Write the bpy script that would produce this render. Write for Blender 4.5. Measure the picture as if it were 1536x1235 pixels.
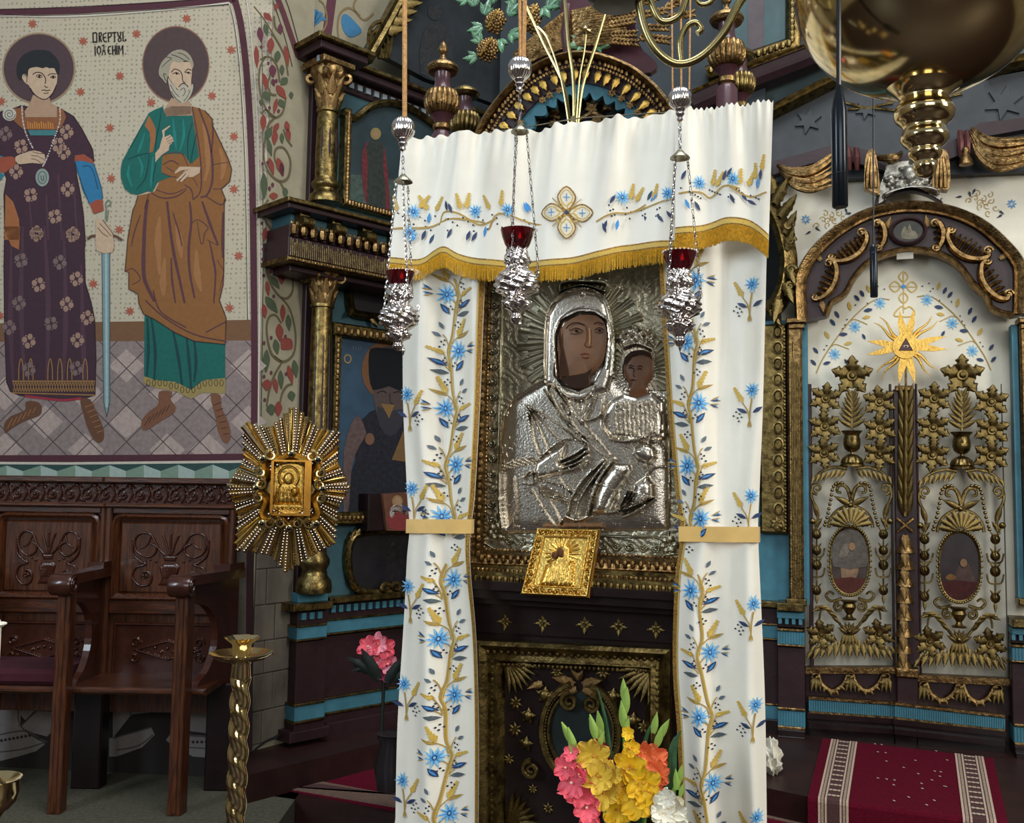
import bpy, bmesh, math, random
import numpy as np
from mathutils import Vector, Matrix, Euler
random.seed(7); rng = np.random.default_rng(7)
for _o in list(bpy.data.objects): bpy.data.objects.remove(_o, do_unlink=True)
scene = bpy.context.scene
COL = scene.collection
PI = math.pi
# ------------------------------------------------------------------ camera
F = 1480.0; W0, H0 = 1536.0, 1235.0
CAMZ = 1.6
cd = bpy.data.cameras.new('camera'); cam = bpy.data.objects.new('camera', cd); COL.objects.link(cam)
cd.sensor_fit = 'HORIZONTAL'; cd.sensor_width = 36.0; cd.lens = F / W0 * 36.0
cd.clip_start = 0.05; cd.clip_end = 200
CR = Matrix.Rotation(math.radians(90 + 4.5), 3, 'X') @ Matrix.Rotation(0.015, 3, 'Z')
cam.matrix_world = Matrix.Translation((0, 0, CAMZ)) @ CR.to_4x4()
scene.camera = cam
# ------------------------------------------------------------------ world + daylight
w = bpy.data.worlds.new('world'); scene.world = w; w.use_nodes = True
bg = w.node_tree.nodes['Background']; bg.inputs[0].default_value = (0.86, 0.93, 1.0, 1); bg.inputs[1].default_value = 0.26
def area(name, loc, target, sx, sy, power, color):
    d = bpy.data.lights.new(name, 'AREA'); d.shape = 'RECTANGLE'; d.size = sx; d.size_y = sy
    d.energy = power; d.color = color
    o = bpy.data.objects.new(name, d); COL.objects.link(o); o.location = loc
    o.rotation_euler = (Vector(target) - Vector(loc)).to_track_quat('-Z', 'Y').to_euler()
    return o
area('window_fill_right', (5.0, -0.4, 3.9), (0.4, 3.6, 1.6), 1.3, 2.4, 175, (1.0, 0.96, 0.88))  # added warm fill for unseen windows on the right
area('window_fill_left', (-4.4, -0.6, 3.6), (0.2, 3.8, 1.5), 1.3, 2.4, 125, (0.74, 0.88, 1.0))  # added cool fill from the left; no window is modelled
area('window_fill_back', (0.6, -5.6, 3.8), (0.2, 4.0, 1.6), 4.2, 3.0, 165, (1.0, 0.98, 0.95))  # broad frontal fill added behind the camera, brightens the metalwork
area('dome_fill', (0.6, 1.6, 7.2), (0.6, 3.0, 0.5), 3.2, 3.2, 230, (0.95, 0.98, 1.0))  # added overhead fill standing for an unseen dome opening
vs = scene.view_settings
vs.view_transform = 'Standard'; vs.look = 'None'; vs.gamma = 1.0; vs.exposure = 0.28; vs.use_curve_mapping = False
# ------------------------------------------------------------------ helpers
def lin(h):
    h = h.lstrip('#'); r = [int(h[i:i + 2], 16) / 255 for i in (0, 2, 4)]
    return tuple(((c + .055) / 1.055) ** 2.4 if c > .04045 else c / 12.92 for c in r)
MATS = {}
def mat(name, hx, rough=.6, metal=0., var=.15, vs_=18., bump=0., bs=60., spec=.4, sheen=0., hx2=None, emit=None, trans=0., stretch=None, coat=0.):
    m = bpy.data.materials.new(name); m.use_nodes = True; nt = m.node_tree; N = nt.nodes; L = nt.links
    b = N['Principled BSDF']; c = lin(hx)
    b.inputs['Roughness'].default_value = rough; b.inputs['Metallic'].default_value = metal
    b.inputs['Specular IOR Level'].default_value = spec
    b.inputs['Coat Weight'].default_value = coat
    if sheen: b.inputs['Sheen Weight'].default_value = sheen
    if trans: b.inputs['Transmission Weight'].default_value = trans
    tc = N.new('ShaderNodeTexCoord'); mp = N.new('ShaderNodeMapping'); L.new(tc.outputs['Object'], mp.inputs[0])
    if stretch: mp.inputs['Scale'].default_value = stretch
    if var > 0 or hx2:
        n = N.new('ShaderNodeTexNoise'); n.inputs['Scale'].default_value = vs_; n.inputs['Detail'].default_value = 5; n.inputs['Roughness'].default_value = .6
        L.new(mp.outputs[0], n.inputs['Vector'])
        r = N.new('ShaderNodeValToRGB'); r.color_ramp.elements[0].position = .32; r.color_ramp.elements[1].position = .68
        c2 = lin(hx2) if hx2 else tuple(x * (1 - var) for x in c); c1 = c if hx2 else tuple(min(1, x * (1 + var)) for x in c)
        r.color_ramp.elements[0].color = (*c2, 1); r.color_ramp.elements[1].color = (*c1, 1)
        L.new(n.outputs['Fac'], r.inputs[0]); L.new(r.outputs[0], b.inputs['Base Color'])
    else: b.inputs['Base Color'].default_value = (*c, 1)
    if bump:
        n2 = N.new('ShaderNodeTexNoise'); n2.inputs['Scale'].default_value = bs; n2.inputs['Detail'].default_value = 3
        L.new(mp.outputs[0], n2.inputs['Vector'])
        bp = N.new('ShaderNodeBump'); bp.inputs['Strength'].default_value = bump; bp.inputs['Distance'].default_value = .01
        L.new(n2.outputs['Fac'], bp.inputs['Height']); L.new(bp.outputs[0], b.inputs['Normal'])
    if emit:
        b.inputs['Emission Color'].default_value = (*lin(emit[0]), 1); b.inputs['Emission Strength'].default_value = emit[1]
    MATS[name] = m
    return m
def paint(hx, var=.08):                     # matte wall / icon paint of one colour
    k = 'paint_' + hx.lstrip('#')
    return MATS.get(k) or mat(k, hx, .8, 0, var, 40, spec=.2)
def thread(hx):                             # embroidery thread
    k = 'thread_' + hx.lstrip('#')
    return MATS.get(k) or mat(k, hx, .5, 0, .15, 260, spec=.4, sheen=.2)

def P(s, k=1.0, ox=0, oy=0):
    if not isinstance(s, str): return [(a / k + ox, b / k + oy) for a, b in s]
    v = [float(t) for t in s.replace(',', ' ').split()]
    return [(v[i] / k + ox, v[i + 1] / k + oy) for i in range(0, len(v) - 1, 2)]
def smooth(pts, closed=False, n=5):
    m = len(pts)
    if m < 3: return list(pts)
    out = []; rg = range(m) if closed else range(m - 1)
    for i in rg:
        if closed: a, b, c, d = pts[i - 1], pts[i], pts[(i + 1) % m], pts[(i + 2) % m]
        else: a, b, c, d = pts[max(i - 1, 0)], pts[i], pts[i + 1], pts[min(i + 2, m - 1)]
        for j in range(n):
            t = j / n; t2 = t * t; t3 = t2 * t
            out.append(tuple(.5 * (2 * b[k] + (c[k] - a[k]) * t + (2 * a[k] - 5 * b[k] + 4 * c[k] - d[k]) * t2 + (3 * b[k] - a[k] - 3 * c[k] + d[k]) * t3) for k in range(len(b))))
    if not closed: out.append(tuple(pts[-1]))
    return out
def ell(cx, cy, rx, ry, n=40, a0=0, a1=2 * PI):
    full = abs(a1 - a0 - 2 * PI) < 1e-6
    return [(cx + rx * math.cos(a0 + (a1 - a0) * i / (n if full else n - 1)), cy + ry * math.sin(a0 + (a1 - a0) * i / (n if full else n - 1))) for i in range(n)]
def star(cx, cy, r1, r2, n, a=0):
    return [(cx + (r1 if i % 2 == 0 else r2) * math.cos(a + PI * i / n), cy + (r1 if i % 2 == 0 else r2) * math.sin(a + PI * i / n)) for i in range(2 * n)]

def ray(u, v):
    return CR @ Vector(((u - W0 / 2) / F, -(v - H0 / 2) / F, -1.0))
CAMP = Vector((0, 0, CAMZ))
def depth_for_z(u, v, z):
    r = ray(u, v); return r.y * (z - CAMZ) / r.z
class PL:
    """a vertical plane of the place: local x right, y away from the viewer, z up"""
    def __init__(s, u, d, yaw=0., v=735):
        r = ray(u, v); p = CAMP + r * (d / r.y)
        s.yaw = math.radians(yaw); s.o = Vector((p.x, p.y, 0)); s.R = Matrix.Rotation(s.yaw, 3, 'Z')
        s.Ri = s.R.transposed()
        s.c = s.Ri @ (CAMP - s.o)
    def p(s, u, v, off=0.):
        r = s.Ri @ ray(u, v); t = (-off - s.c.y) / r.y; q = s.c + r * t
        return (q.x, q.z)
    def x(s, u, v=735, off=0.): return s.p(u, v, off)[0]
    def z(s, v, u=768, off=0.): return s.p(u, v, off)[1]
    def w(s, x, y, z): return s.o + s.R @ Vector((x, y, z))
    def m(s, u=768, v=735): return s.p(u + 1, v)[0] - s.p(u, v)[0]

class MB:
    def __init__(s): s.v = []; s.f = []
    def add(s, vs, fs):
        k = len(s.v); s.v += [tuple(q) for q in vs]; s.f += [[i + k for i in f] for f in fs]; return s
    def box(s, x0, x1, y0, y1, z0, z1, b=0.):
        x0, x1 = min(x0, x1), max(x0, x1); y0, y1 = min(y0, y1), max(y0, y1); z0, z1 = min(z0, z1), max(z0, z1)
        if b <= 0:
            return s.add([(x, y, z) for z in (z0, z1) for y in (y0, y1) for x in (x0, x1)],
                         [(0, 2, 3, 1), (4, 5, 7, 6), (0, 1, 5, 4), (1, 3, 7, 5), (3, 2, 6, 7), (2, 0, 4, 6)])
        b = min(b, (x1 - x0) * .45, (z1 - z0) * .45, (y1 - y0) * .45)       # bevelled front face only
        vs = [(x0, y1, z0), (x1, y1, z0), (x1, y1, z1), (x0, y1, z1), (x0, y0 + b, z0), (x1, y0 + b, z0), (x1, y0 + b, z1), (x0, y0 + b, z1),
              (x0 + b, y0, z0 + b), (x1 - b, y0, z0 + b), (x1 - b, y0, z1 - b), (x0 + b, y0, z1 - b)]
        fs = [(8, 9, 10, 11), (0, 3, 2, 1)]
        for i in range(4):
            j = (i + 1) % 4; fs += [(i, j, j + 4, i + 4), (i + 4, j + 4, j + 8, i + 8)]
        return s.add(vs, fs)
    def prism(s, pts, y0, y1):                    # outline in (x, z), front at y0, back at y1
        n = len(pts); vs = [(x, y0, z) for x, z in pts] + [(x, y1, z) for x, z in pts]
        fs = [list(range(n)), list(range(2 * n - 1, n - 1, -1))] + [(i, i + n, (i + 1) % n + n, (i + 1) % n) for i in range(n)]
        return s.add(vs, fs)
    def flat(s, pts, y=0.): return s.add([(x, y(x, z) if callable(y) else y, z) for x, z in pts], [list(range(len(pts)))])
    def tube(s, pts, r, n=6, closed=False, flatten=1.0):
        pts = [Vector(p) for p in pts]; m = len(pts); rr = r if hasattr(r, '__len__') else [r] * m
        vs = []; fs = []; up = None
        for i, p in enumerate(pts):
            t = (pts[(i + 1) % m] - pts[i - 1]) if closed else (pts[min(i + 1, m - 1)] - pts[max(i - 1, 0)])
            if t.length < 1e-9: t = Vector((0, 0, 1))
            t.normalize()
            if up is None: up = Vector((0, 1, 0)) if abs(t.y) < .9 else Vector((1, 0, 0))
            a = t.cross(up)
            if a.length < 1e-6: a = t.orthogonal()
            a.normalize(); b = a.cross(t).normalized(); up = b
            for k in range(n):
                q = 2 * PI * k / n
                vs.append(p + a * math.cos(q) * rr[i] + b * math.sin(q) * rr[i] * flatten)
        for i in range(m if closed else m - 1):
            for k in range(n):
                j = (i + 1) % m
                fs.append((i * n + k, i * n + (k + 1) % n, j * n + (k + 1) % n, j * n + k))
        if not closed: fs += [list(range(n - 1, -1, -1)), [(m - 1) * n + k for k in range(n)]]
        return s.add(vs, fs)
    def lathe(s, prof, c=(0, 0, 0), n=20, fn=None, a0=0., a1=2 * PI, sy=1.0):   # prof [(r, z)]
        m = len(prof); full = abs(a1 - a0 - 2 * PI) < 1e-6; nn = n if full else n + 1; vs = []; fs = []
        for i, (r, z) in enumerate(prof):
            for k in range(nn):
                q = a0 + (a1 - a0) * k / n; rr = r * (fn(q, z, i / (m - 1)) if fn else 1)
                vs.append((c[0] + rr * math.cos(q), c[1] + sy * rr * math.sin(q), c[2] + z))
        for i in range(m - 1):
            for k in range(n):
                k2 = (k + 1) % nn
                fs.append((i * nn + k, i * nn + k2, (i + 1) * nn + k2, (i + 1) * nn + k))
        if full and prof[0][0] > 1e-5: fs.append(list(range(n - 1, -1, -1)))
        if full and prof[-1][0] > 1e-5: fs.append([(m - 1) * n + k for k in range(n)])
        return s.add(vs, fs)
    def ball(s, c, r, nu=10, nv=6, sx=1, sy=1, sz=1):
        pr = [(max(1e-6, math.sin(PI * i / nv)) * r, -math.cos(PI * i / nv) * r * sz) for i in range(nv + 1)]
        k = len(s.v); s.lathe(pr, (0, 0, 0), nu)
        for i in range(k, len(s.v)):
            x, y, z = s.v[i]; s.v[i] = (c[0] + x * sx, c[1] + y * sy, c[2] + z)
        return s
    def sweep(s, path, prof, closed=False):   # path in (x,z); prof [(offset sideways, y)] moulding profile
        m = len(path); k = len(prof); vs = []; fs = []
        for i in range(m):
            a = path[i - 1] if (closed or i) else path[0]; b = path[i]; c = path[(i + 1) % m] if (closed or i < m - 1) else path[-1]
            def nrm(p, q):
                dx, dz = q[0] - p[0], q[1] - p[1]; l = math.hypot(dx, dz)
                return (0, 0) if l < 1e-9 else (-dz / l, dx / l)
            n1, n2 = nrm(a, b), nrm(b, c)
            if n1 == (0, 0): n1 = n2
            if n2 == (0, 0): n2 = n1
            nx, nz = n1[0] + n2[0], n1[1] + n2[1]; l = nx * nx + nz * nz
            sc = 2 / max(l, .6); nx *= sc; nz *= sc
            for o, y in prof: vs.append((b[0] + nx * o, y, b[1] + nz * o))
        for i in range(m if closed else m - 1):
            j = (i + 1) % m
            for q in range(k - 1): fs.append((i * k + q, i * k + q + 1, j * k + q + 1, j * k + q))
        if not closed: fs += [list(range(k)), [(m - 1) * k + q for q in range(k - 1, -1, -1)]]
        return s.add(vs, fs)
    def move(s, M):
        s.v = [tuple(M @ Vector(q)) for q in s.v]; return s
    def mesh(s, name, m, sm=False, org=(0, 0, 0)):
        me = bpy.data.meshes.new(name)
        me.from_pydata([(a - org[0], b - org[1], c - org[2]) for a, b, c in s.v], [], s.f)
        bm = bmesh.new(); bm.from_mesh(me); bmesh.ops.recalc_face_normals(bm, faces=bm.faces); bm.to_mesh(me); bm.free()
        me.materials.append(m)
        if sm:
            me.polygons.foreach_set('use_smooth', [True] * len(me.polygons))
            if sm is True:
                try: me.set_sharp_from_angle(angle=math.radians(42))
                except Exception: pass
        me.update(); return me

def tag(o, label=None, cat=None, group=None, kind=None):
    if label: o['label'] = label
    if cat: o['category'] = cat
    if group: o['group'] = group
    if kind: o['kind'] = kind
    return o
WORLD = PL(768, 1.0, 0); WORLD.o = Vector((0, 0, 0)); WORLD.c = CAMP.copy()
class T:
    """a thing: an Empty standing at its base on plane pl; parts are built in the plane's own metres"""
    def __init__(s, name, label, cat, pl, base=(0, 0, 0), group=None, kind=None):
        s.pl = pl; s.org = tuple(base)
        s.o = bpy.data.objects.new(name, None); COL.objects.link(s.o); s.o.empty_display_size = .05
        s.o.location = pl.w(*base); s.o.rotation_euler = (0, 0, pl.yaw)
        tag(s.o, label, cat, group, kind)
    def part(s, name, mb, m, sm=False, label=None, parent=None, kind=None):
        o = bpy.data.objects.new(name, mb.mesh(name, m, sm, s.org)); COL.objects.link(o); o.parent = parent or s.o
        return tag(o, label, None, None, kind)
    def inst(s, name, me, loc, rot=(0, 0, 0), sc=1.0, parent=None, label=None):
        o = bpy.data.objects.new(name, me); COL.objects.link(o); o.parent = parent or s.o
        o.location = (loc[0] - s.org[0], loc[1] - s.org[1], loc[2] - s.org[2]); o.rotation_euler = rot
        o.scale = sc if hasattr(sc, '__len__') else (sc, sc, sc)
        return tag(o, label)
    def draw(s, name, m, off=.002, parent=None, label=None): return Draw(s, name, m, off, parent, label)
def solo(name, label, cat, mb, m, pl, sm=False, base=None, group=None, kind=None):
    if base is None:
        a = np.array(mb.v); base = ((a[:, 0].min() + a[:, 0].max()) / 2, (a[:, 1].min() + a[:, 1].max()) / 2, a[:, 2].min())
    o = bpy.data.objects.new(name, mb.mesh(name, m, sm, base)); COL.objects.link(o)
    o.location = pl.w(*base); o.rotation_euler = (0, 0, pl.yaw)
    return tag(o, label, cat, group, kind)
class Draw:
    """flat painted / embroidered shapes laid on the plane, given in photograph pixels;
    pieces big enough to tell apart become objects of their own, tiny ones stay joined as stuff"""
    def __init__(s, t, name, m, off, parent, label):
        s.t = t; s.name = name; s.m = m; s.off = off; s.parent = parent; s.label = label; s.ps = []
    def _l(s, pts): return [s.t.pl.p(u, v) for u, v in pts]
    def _y(s):
        f = getattr(s.t, 'surf', None); o = s.off
        return (lambda x, z: f(x, z) - o) if f else -o
    def poly(s, pts, k=1., ox=0, oy=0, sm=0):
        q = P(pts, k, ox, oy)
        if sm: q = smooth(q, True, sm)
        l = s._l(q); y = s._y()
        if not callable(y): s.ps.append(MB().flat(l, y)); return s
        n = len(l); cx = sum(a for a, b in l) / n; cz = sum(b for a, b in l) / n       # fan that follows the folds
        mid = [((a + cx) / 2, (b + cz) / 2) for a, b in l]; pts = l + mid + [(cx, cz)]
        s.ps.append(MB().add([(a, y(a, b), b) for a, b in pts], [(i, (i + 1) % n, n + (i + 1) % n, n + i) for i in range(n)] + [(n + i, n + (i + 1) % n, 2 * n) for i in range(n)])); return s
    def lpoly(s, pts): s.ps.append(MB().flat(pts, s._y())); return s
    def stroke(s, pts, w, k=1., ox=0, oy=0, sm=4, taper=0., local=False, closed=False):
        q0 = P(pts, k, ox, oy); q = q0
        if sm: q = smooth(q, closed, sm)
        if closed: q = q + q[:1]
        if not local: q = s._l(q); w = w * s.t.pl.m(*q0[0])
        n = len(q); vs = []; y = s._y()
        for i in range(n):
            a = q[max(i - 1, 0)]; b = q[min(i + 1, n - 1)]
            if closed: a = q[i - 1] if i else q[-2]; b = q[i + 1] if i < n - 1 else q[1]
            dx, dz = b[0] - a[0], b[1] - a[1]; l = math.hypot(dx, dz) or 1
            h = w / 2
            if taper: h *= 1 - taper * abs(2 * i / (n - 1) - 1) if taper > 0 else 1 + taper * i / (n - 1)
            for sg in (1, -1):
                X, Z = q[i][0] - dz / l * h * sg, q[i][1] + dx / l * h * sg
                vs.append((X, y(X, Z) if callable(y) else y, Z))
        s.ps.append(MB().add(vs, [(2 * i, 2 * i + 1, 2 * i + 3, 2 * i + 2) for i in range(n - 1)])); return s
    def dot(s, u, v, r, n=10, ry=None):
        s.ps.append(MB().flat(s._l(ell(u, v, r, ry or r, n)), s._y())); return s
    def done(s, split=None, one=False):
        px = s.t.pl.m() * 10; big = []; sml = []
        for m in s.ps:
            a = np.array(m.v); e = a.max(0) - a.min(0)
            area_ = e[0] * e[2]
            (big if (len(s.ps) == 1 or (max(e[0], e[2]) > px * 1.3 and not one)) else sml).append(m)
        out = [s.t.part(s.name, m, s.m, False, s.label, s.parent) for m in big]
        if sml:
            j = MB()
            for m in sml: j.add(m.v, m.f)
            out.append(s.t.part(s.name, j, s.m, False, s.label, s.parent, 'stuff' if len(sml) > 1 else None))
        return out[0]

# ---- carved / embossed relief as a real height field over a rectangle of the plane
def seg_dist(X, Z, pts, closed=False):
    d = np.full(X.shape, 1e9); n = len(pts)
    for i in range(n if closed else n - 1):
        (x0, z0), (x1, z1) = pts[i], pts[(i + 1) % n]
        dx, dz = x1 - x0, z1 - z0; l2 = dx * dx + dz * dz + 1e-12
        t = np.clip(((X - x0) * dx + (Z - z0) * dz) / l2, 0, 1)
        d = np.minimum(d, np.hypot(X - x0 - t * dx, Z - z0 - t * dz))
    return d
def inside(X, Z, pts):
    r = np.zeros(X.shape, bool); n = len(pts)
    for i in range(n):
        (x0, z0), (x1, z1) = pts[i], pts[i - 1]
        if z0 == z1: continue
        c = ((z0 > Z) != (z1 > Z)) & (X < (x1 - x0) * (Z - z0) / (z1 - z0) + x0); r ^= c
    return r
class Relief:
    def __init__(s, x0, x1, z0, z1, res):
        s.nx = max(4, int((x1 - x0) / res)); s.nz = max(4, int((z1 - z0) / res))
        s.X, s.Z = np.meshgrid(np.linspace(x0, x1, s.nx), np.linspace(z0, z1, s.nz)); s.H = np.zeros(s.X.shape)
        s.mask = None
    def win(s, pts, mg):
        a = np.array(pts); xs = s.X[0]; zs = s.Z[:, 0]
        i0, i1 = np.searchsorted(xs, [a[:, 0].min() - mg, a[:, 0].max() + mg]); j0, j1 = np.searchsorted(zs, [a[:, 1].min() - mg, a[:, 1].max() + mg])
        return slice(j0, j1), slice(i0, i1)
    def ridge(s, pts, w, h, closed=False, add=False):
        if not closed and 2 < len(pts) < 12: pts = smooth(pts, False, 4)
        j, i = s.win(pts, w * 1.1)
        d = seg_dist(s.X[j, i], s.Z[j, i], pts, closed); p = h * np.sqrt(np.clip(1 - (d / w) ** 2, 0, 1))
        if add: s.H[j, i] += p
        else: s.H[j, i] = np.where(p != 0, np.maximum(s.H[j, i], p) if h > 0 else np.minimum(s.H[j, i], s.H[j, i] + p), s.H[j, i])
        return s
    def dome(s, pts, w, h, base=0., add=False):
        j, i = s.win(pts, 0); X, Z = s.X[j, i], s.Z[j, i]
        ins = inside(X, Z, pts); d = seg_dist(X, Z, pts, True); t = np.clip(d / w, 0, 1)
        p = base + h * np.sqrt(1 - (1 - t) ** 2)
        s.H[j, i] = np.where(ins, (s.H[j, i] + p) if add else p, s.H[j, i]); return s
    def bump(s, x, z, r, h):
        j, i = s.win([(x, z)], r); d = np.hypot(s.X[j, i] - x, s.Z[j, i] - z)
        s.H[j, i] = np.maximum(s.H[j, i], h * np.sqrt(np.clip(1 - (d / r) ** 2, 0, 1))); return s
    def mb(s, y=0.):
        m = MB(); m.v = list(zip(s.X.ravel().tolist(), (y - s.H).ravel().tolist(), s.Z.ravel().tolist()))
        n = s.nx
        m.f = [(j * n + i, j * n + i + 1, (j + 1) * n + i + 1, (j + 1) * n + i) for j in range(s.nz - 1) for i in range(n - 1)
               if s.mask is None or s.mask[j, i]]
        return m
# ------------------------------------------------------------------ shared materials
GILT = mat('old_gilt', '#a8895a', .36, 1, 0, 30, .35, 90, hx2='#4a3620')
GILTD = mat('dark_gilt', '#94804f', .36, 1, 0, 26, .2, 80, hx2='#40331f')
GILTB = mat('bright_gilt', '#c4a052', .34, 1, .18, 24, .2, 70)
BRASS = mat('polished_brass', '#cdb888', .13, 1, .06, 8)
BRASSD = mat('dull_brass', '#a09468', .26, 1, .15, 10)
SILV = mat('embossed_silver', '#d0c9bc', .24, 1, .12, 40, .12, 160)
SILVD = mat('aged_silver', '#bdb7a0', .34, 1, 0, 16, .15, 140, hx2='#8a8672')
SILVS = mat('bright_silver', '#d9d2cf', .16, 1, .06, 30)
BLUE = mat('teal_paint', '#3a6f80', .55, 0, .18, 9, .1, 30)
BLUED = mat('deep_teal_paint', '#30515a', .6, 0, .22, 7, .1, 30)
MAROON = mat('maroon_black_paint', '#2c1a1e', .38, 0, .25, 9, .08, 40)
DARKWALL = mat('dark_slate_paint', '#2b3338', .7, 0, .3, 4)
WALNUT = mat('walnut', '#5c3118', .36, 0, 0, 14, .12, 50, hx2='#27120a', stretch=(6, 6, .6), coat=.25)
WALNUTH = mat('walnut_horizontal', '#572d15', .36, 0, 0, 14, .12, 50, hx2='#241009', stretch=(.6, 6, 6), coat=.25)
WALNUTC = mat('carved_walnut', '#3c1c12', .26, 0, .25, 30, .1, 60, coat=.3)
BLACKW = mat('ebony_wood', '#1d1213', .28, 0, .3, 10, .1, 30)
STONE = mat('grey_marble', '#6e675c', .45, 0, 0, 6, .15, 14, hx2='#45413b', stretch=(1, 1, .5))
CLOTH = mat('cream_satin', '#ece8da', .42, 0, .03, 12, .06, 420, spec=.45, sheen=.3)
RED = mat('red_paint', '#7d2330', .6)
MORTAR = mat('mortar', '#2e2a27', .9)
# ------------------------------------------------------------------ room shell
def dotted_plaster(name, hx, dot, sc):
    m = bpy.data.materials.new(name); m.use_nodes = True; N = m.node_tree.nodes; L = m.node_tree.links; b = N['Principled BSDF']
    b.inputs['Roughness'].default_value = .85; b.inputs['Specular IOR Level'].default_value = .2
    tc = N.new('ShaderNodeTexCoord'); v = N.new('ShaderNodeTexVoronoi'); v.inputs['Scale'].default_value = sc; v.inputs['Randomness'].default_value = .28
    L.new(tc.outputs['Object'], v.inputs['Vector'])
    r = N.new('ShaderNodeValToRGB'); r.color_ramp.elements[0].position = .12; r.color_ramp.elements[1].position = .3
    r.color_ramp.elements[0].color = (*lin(dot), 1); r.color_ramp.elements[1].color = (*lin(hx), 1)
    n = N.new('ShaderNodeTexNoise'); n.inputs['Scale'].default_value = 3; n.inputs['Detail'].default_value = 6; L.new(tc.outputs['Object'], n.inputs['Vector'])
    mx = N.new('ShaderNodeMix'); mx.data_type = 'RGBA'; mx.blend_type = 'MULTIPLY'; mx.inputs[0].default_value = .45
    L.new(v.outputs['Distance'], r.inputs[0]); L.new(r.outputs[0], mx.inputs[6]); L.new(n.outputs['Color'], mx.inputs[7]); L.new(mx.outputs[2], b.inputs['Base Color'])
    mx.inputs[0].default_value = .12
    return m
PLASTER = dotted_plaster('stippled_plaster', '#b0a692', '#857e6c', 38)
FLOORM = mat('dark_floor_boards', '#231413', .5, 0, .3, 5, .1, 20)
PWALL = mat('far_plaster', '#857b6a', .8, 0, .2, 1.5)
def struct(name, mb, m, pl=WORLD, sm=False): return solo(name, None, None, mb, m, pl, sm, kind='structure')
PLAT_Z = .12; STEP_Z = .25
struct('floor', MB().box(-5.4, 6.4, -6.2, 9, -.2, 0), FLOORM)
struct('wall_back', MB().box(-5.4, 6.4, -6.4, -6.2, 0, 5.2), PWALL)
struct('wall_side_right', MB().box(6.4, 6.6, -6.4, 9, 0, 5.2), PWALL)
struct('wall_side_left', MB().box(-5.6, -5.4, -6.4, 9, 0, 5.2), PWALL)
struct('wall_apse', MB().box(-5.4, 6.4, 9, 9.2, 0, 7), DARKWALL)
# ------------------------------------------------------------------ painted wall behind the stalls
WL = PL(180, 5.2, -6)
xl, xr = WL.x(-420), WL.x(383)
wall = struct('wall_left', MB().box(xl, xr, 0, .25, 0, 4.6), PLASTER, WL)
mu = T('mural_border', 'painted maroon and white border lines framing the wall mural of saints', 'mural', WL, (WL.x(190), -.003, WL.z(690)))
d = mu.draw('border_band', paint('#4a2b33'), .003)
d.stroke([(-60, 26), (0, 19.5), (120, 16), (250, 8), (345, 1), (352, -2)], 9, sm=0)
d.stroke('352 -2 362 40 371 120 378 250 381 420 382 560 381 690', 9.5, sm=5)
d.stroke('-60 688 0 688.5 200 688 385 686', 10, sm=0); d.done()
d = mu.draw('white_line', paint('#b7b0a2'), .004)
d.stroke('-60 28 0 24 100 25 200 19 300 10 344 4.5', 2.6, sm=4); d.stroke('344 4 354 45 362 120 369 250 372 420 374 480', 2.4, sm=5)
d.stroke('-60 694.5 100 695.5 385 692.5', 3.4, sm=0); d.stroke('366 -30 378 60 387 200 389.5 420 388 640', 2.2, sm=5); d.done()
d = mu.draw('dark_line', paint('#2a2323'), .0042)
d.stroke('-60 31 0 23.5 60 24 150 21 250 14 344 7', 1.0, sm=4); d.stroke('345 8 353 45 361 120 368 250 371 420 372 480', .9, sm=5)
d.stroke('-60 14 0 14.5 120 10.5 250 3 340 -4', 1.1, sm=4); d.done()
d = mu.draw('teal_band', paint('#2c4442'), .003); d.poly('-60 697 385 694 385 717 -60 719'); d.done()
d = mu.draw('folded_ribbon', paint('#6f8474'), .0045, label='painted folded green ribbon pattern')
d2 = mu.draw('folded_ribbon_light', paint('#94a39b'), .0045)
for i in range(-1, 8):
    c = 62 + i * 51.5; y = 698.5 - i * .25
    d.poly([(c - 27, 707), (c, y), (c, 718), (c - 27, 718)]); d2.poly([(c, y), (c + 25, 707), (c + 25, 718), (c, 718)])
d.done(); d2.done()
fl = T('painted_pavement', 'painted lilac diamond pavement with brown skirting under the mural saints', 'mural', WL, (WL.x(190), -.002, WL.z(683)))
d = fl.draw('pavement_field', paint('#7d706d', .16), .0012); d.poly('-60 512 377 510 379 683 -60 683'); d.done()
d = fl.draw('brown_skirting', paint('#6b4e38'), .0016); d.poly('-60 486 376 480 377 511 -60 513'); d.done()
d = fl.draw('light_tile', paint('#9b8b84', .16), .0015)
DG = [(190, 549, 24), (252, 605, 0)]
for i, j in [(0, 0), (1, 1), (0, 2), (2, 1), (-1, 1), (3, 0), (-2, 2), (1, 3), (-3, 1), (3, 2), (2, 3), (-1, 3), (-3, 3)]:
    cx = 190 + i * 61; cy = 549 + j * 28 * 1.5 - (i % 2) * 0
    d.poly([(cx, cy - 25), (cx + 27, cy), (cx, cy + 25), (cx - 27, cy)])
d.done()
d = fl.draw('joint_line', paint('#4d4344'), .002)
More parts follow.
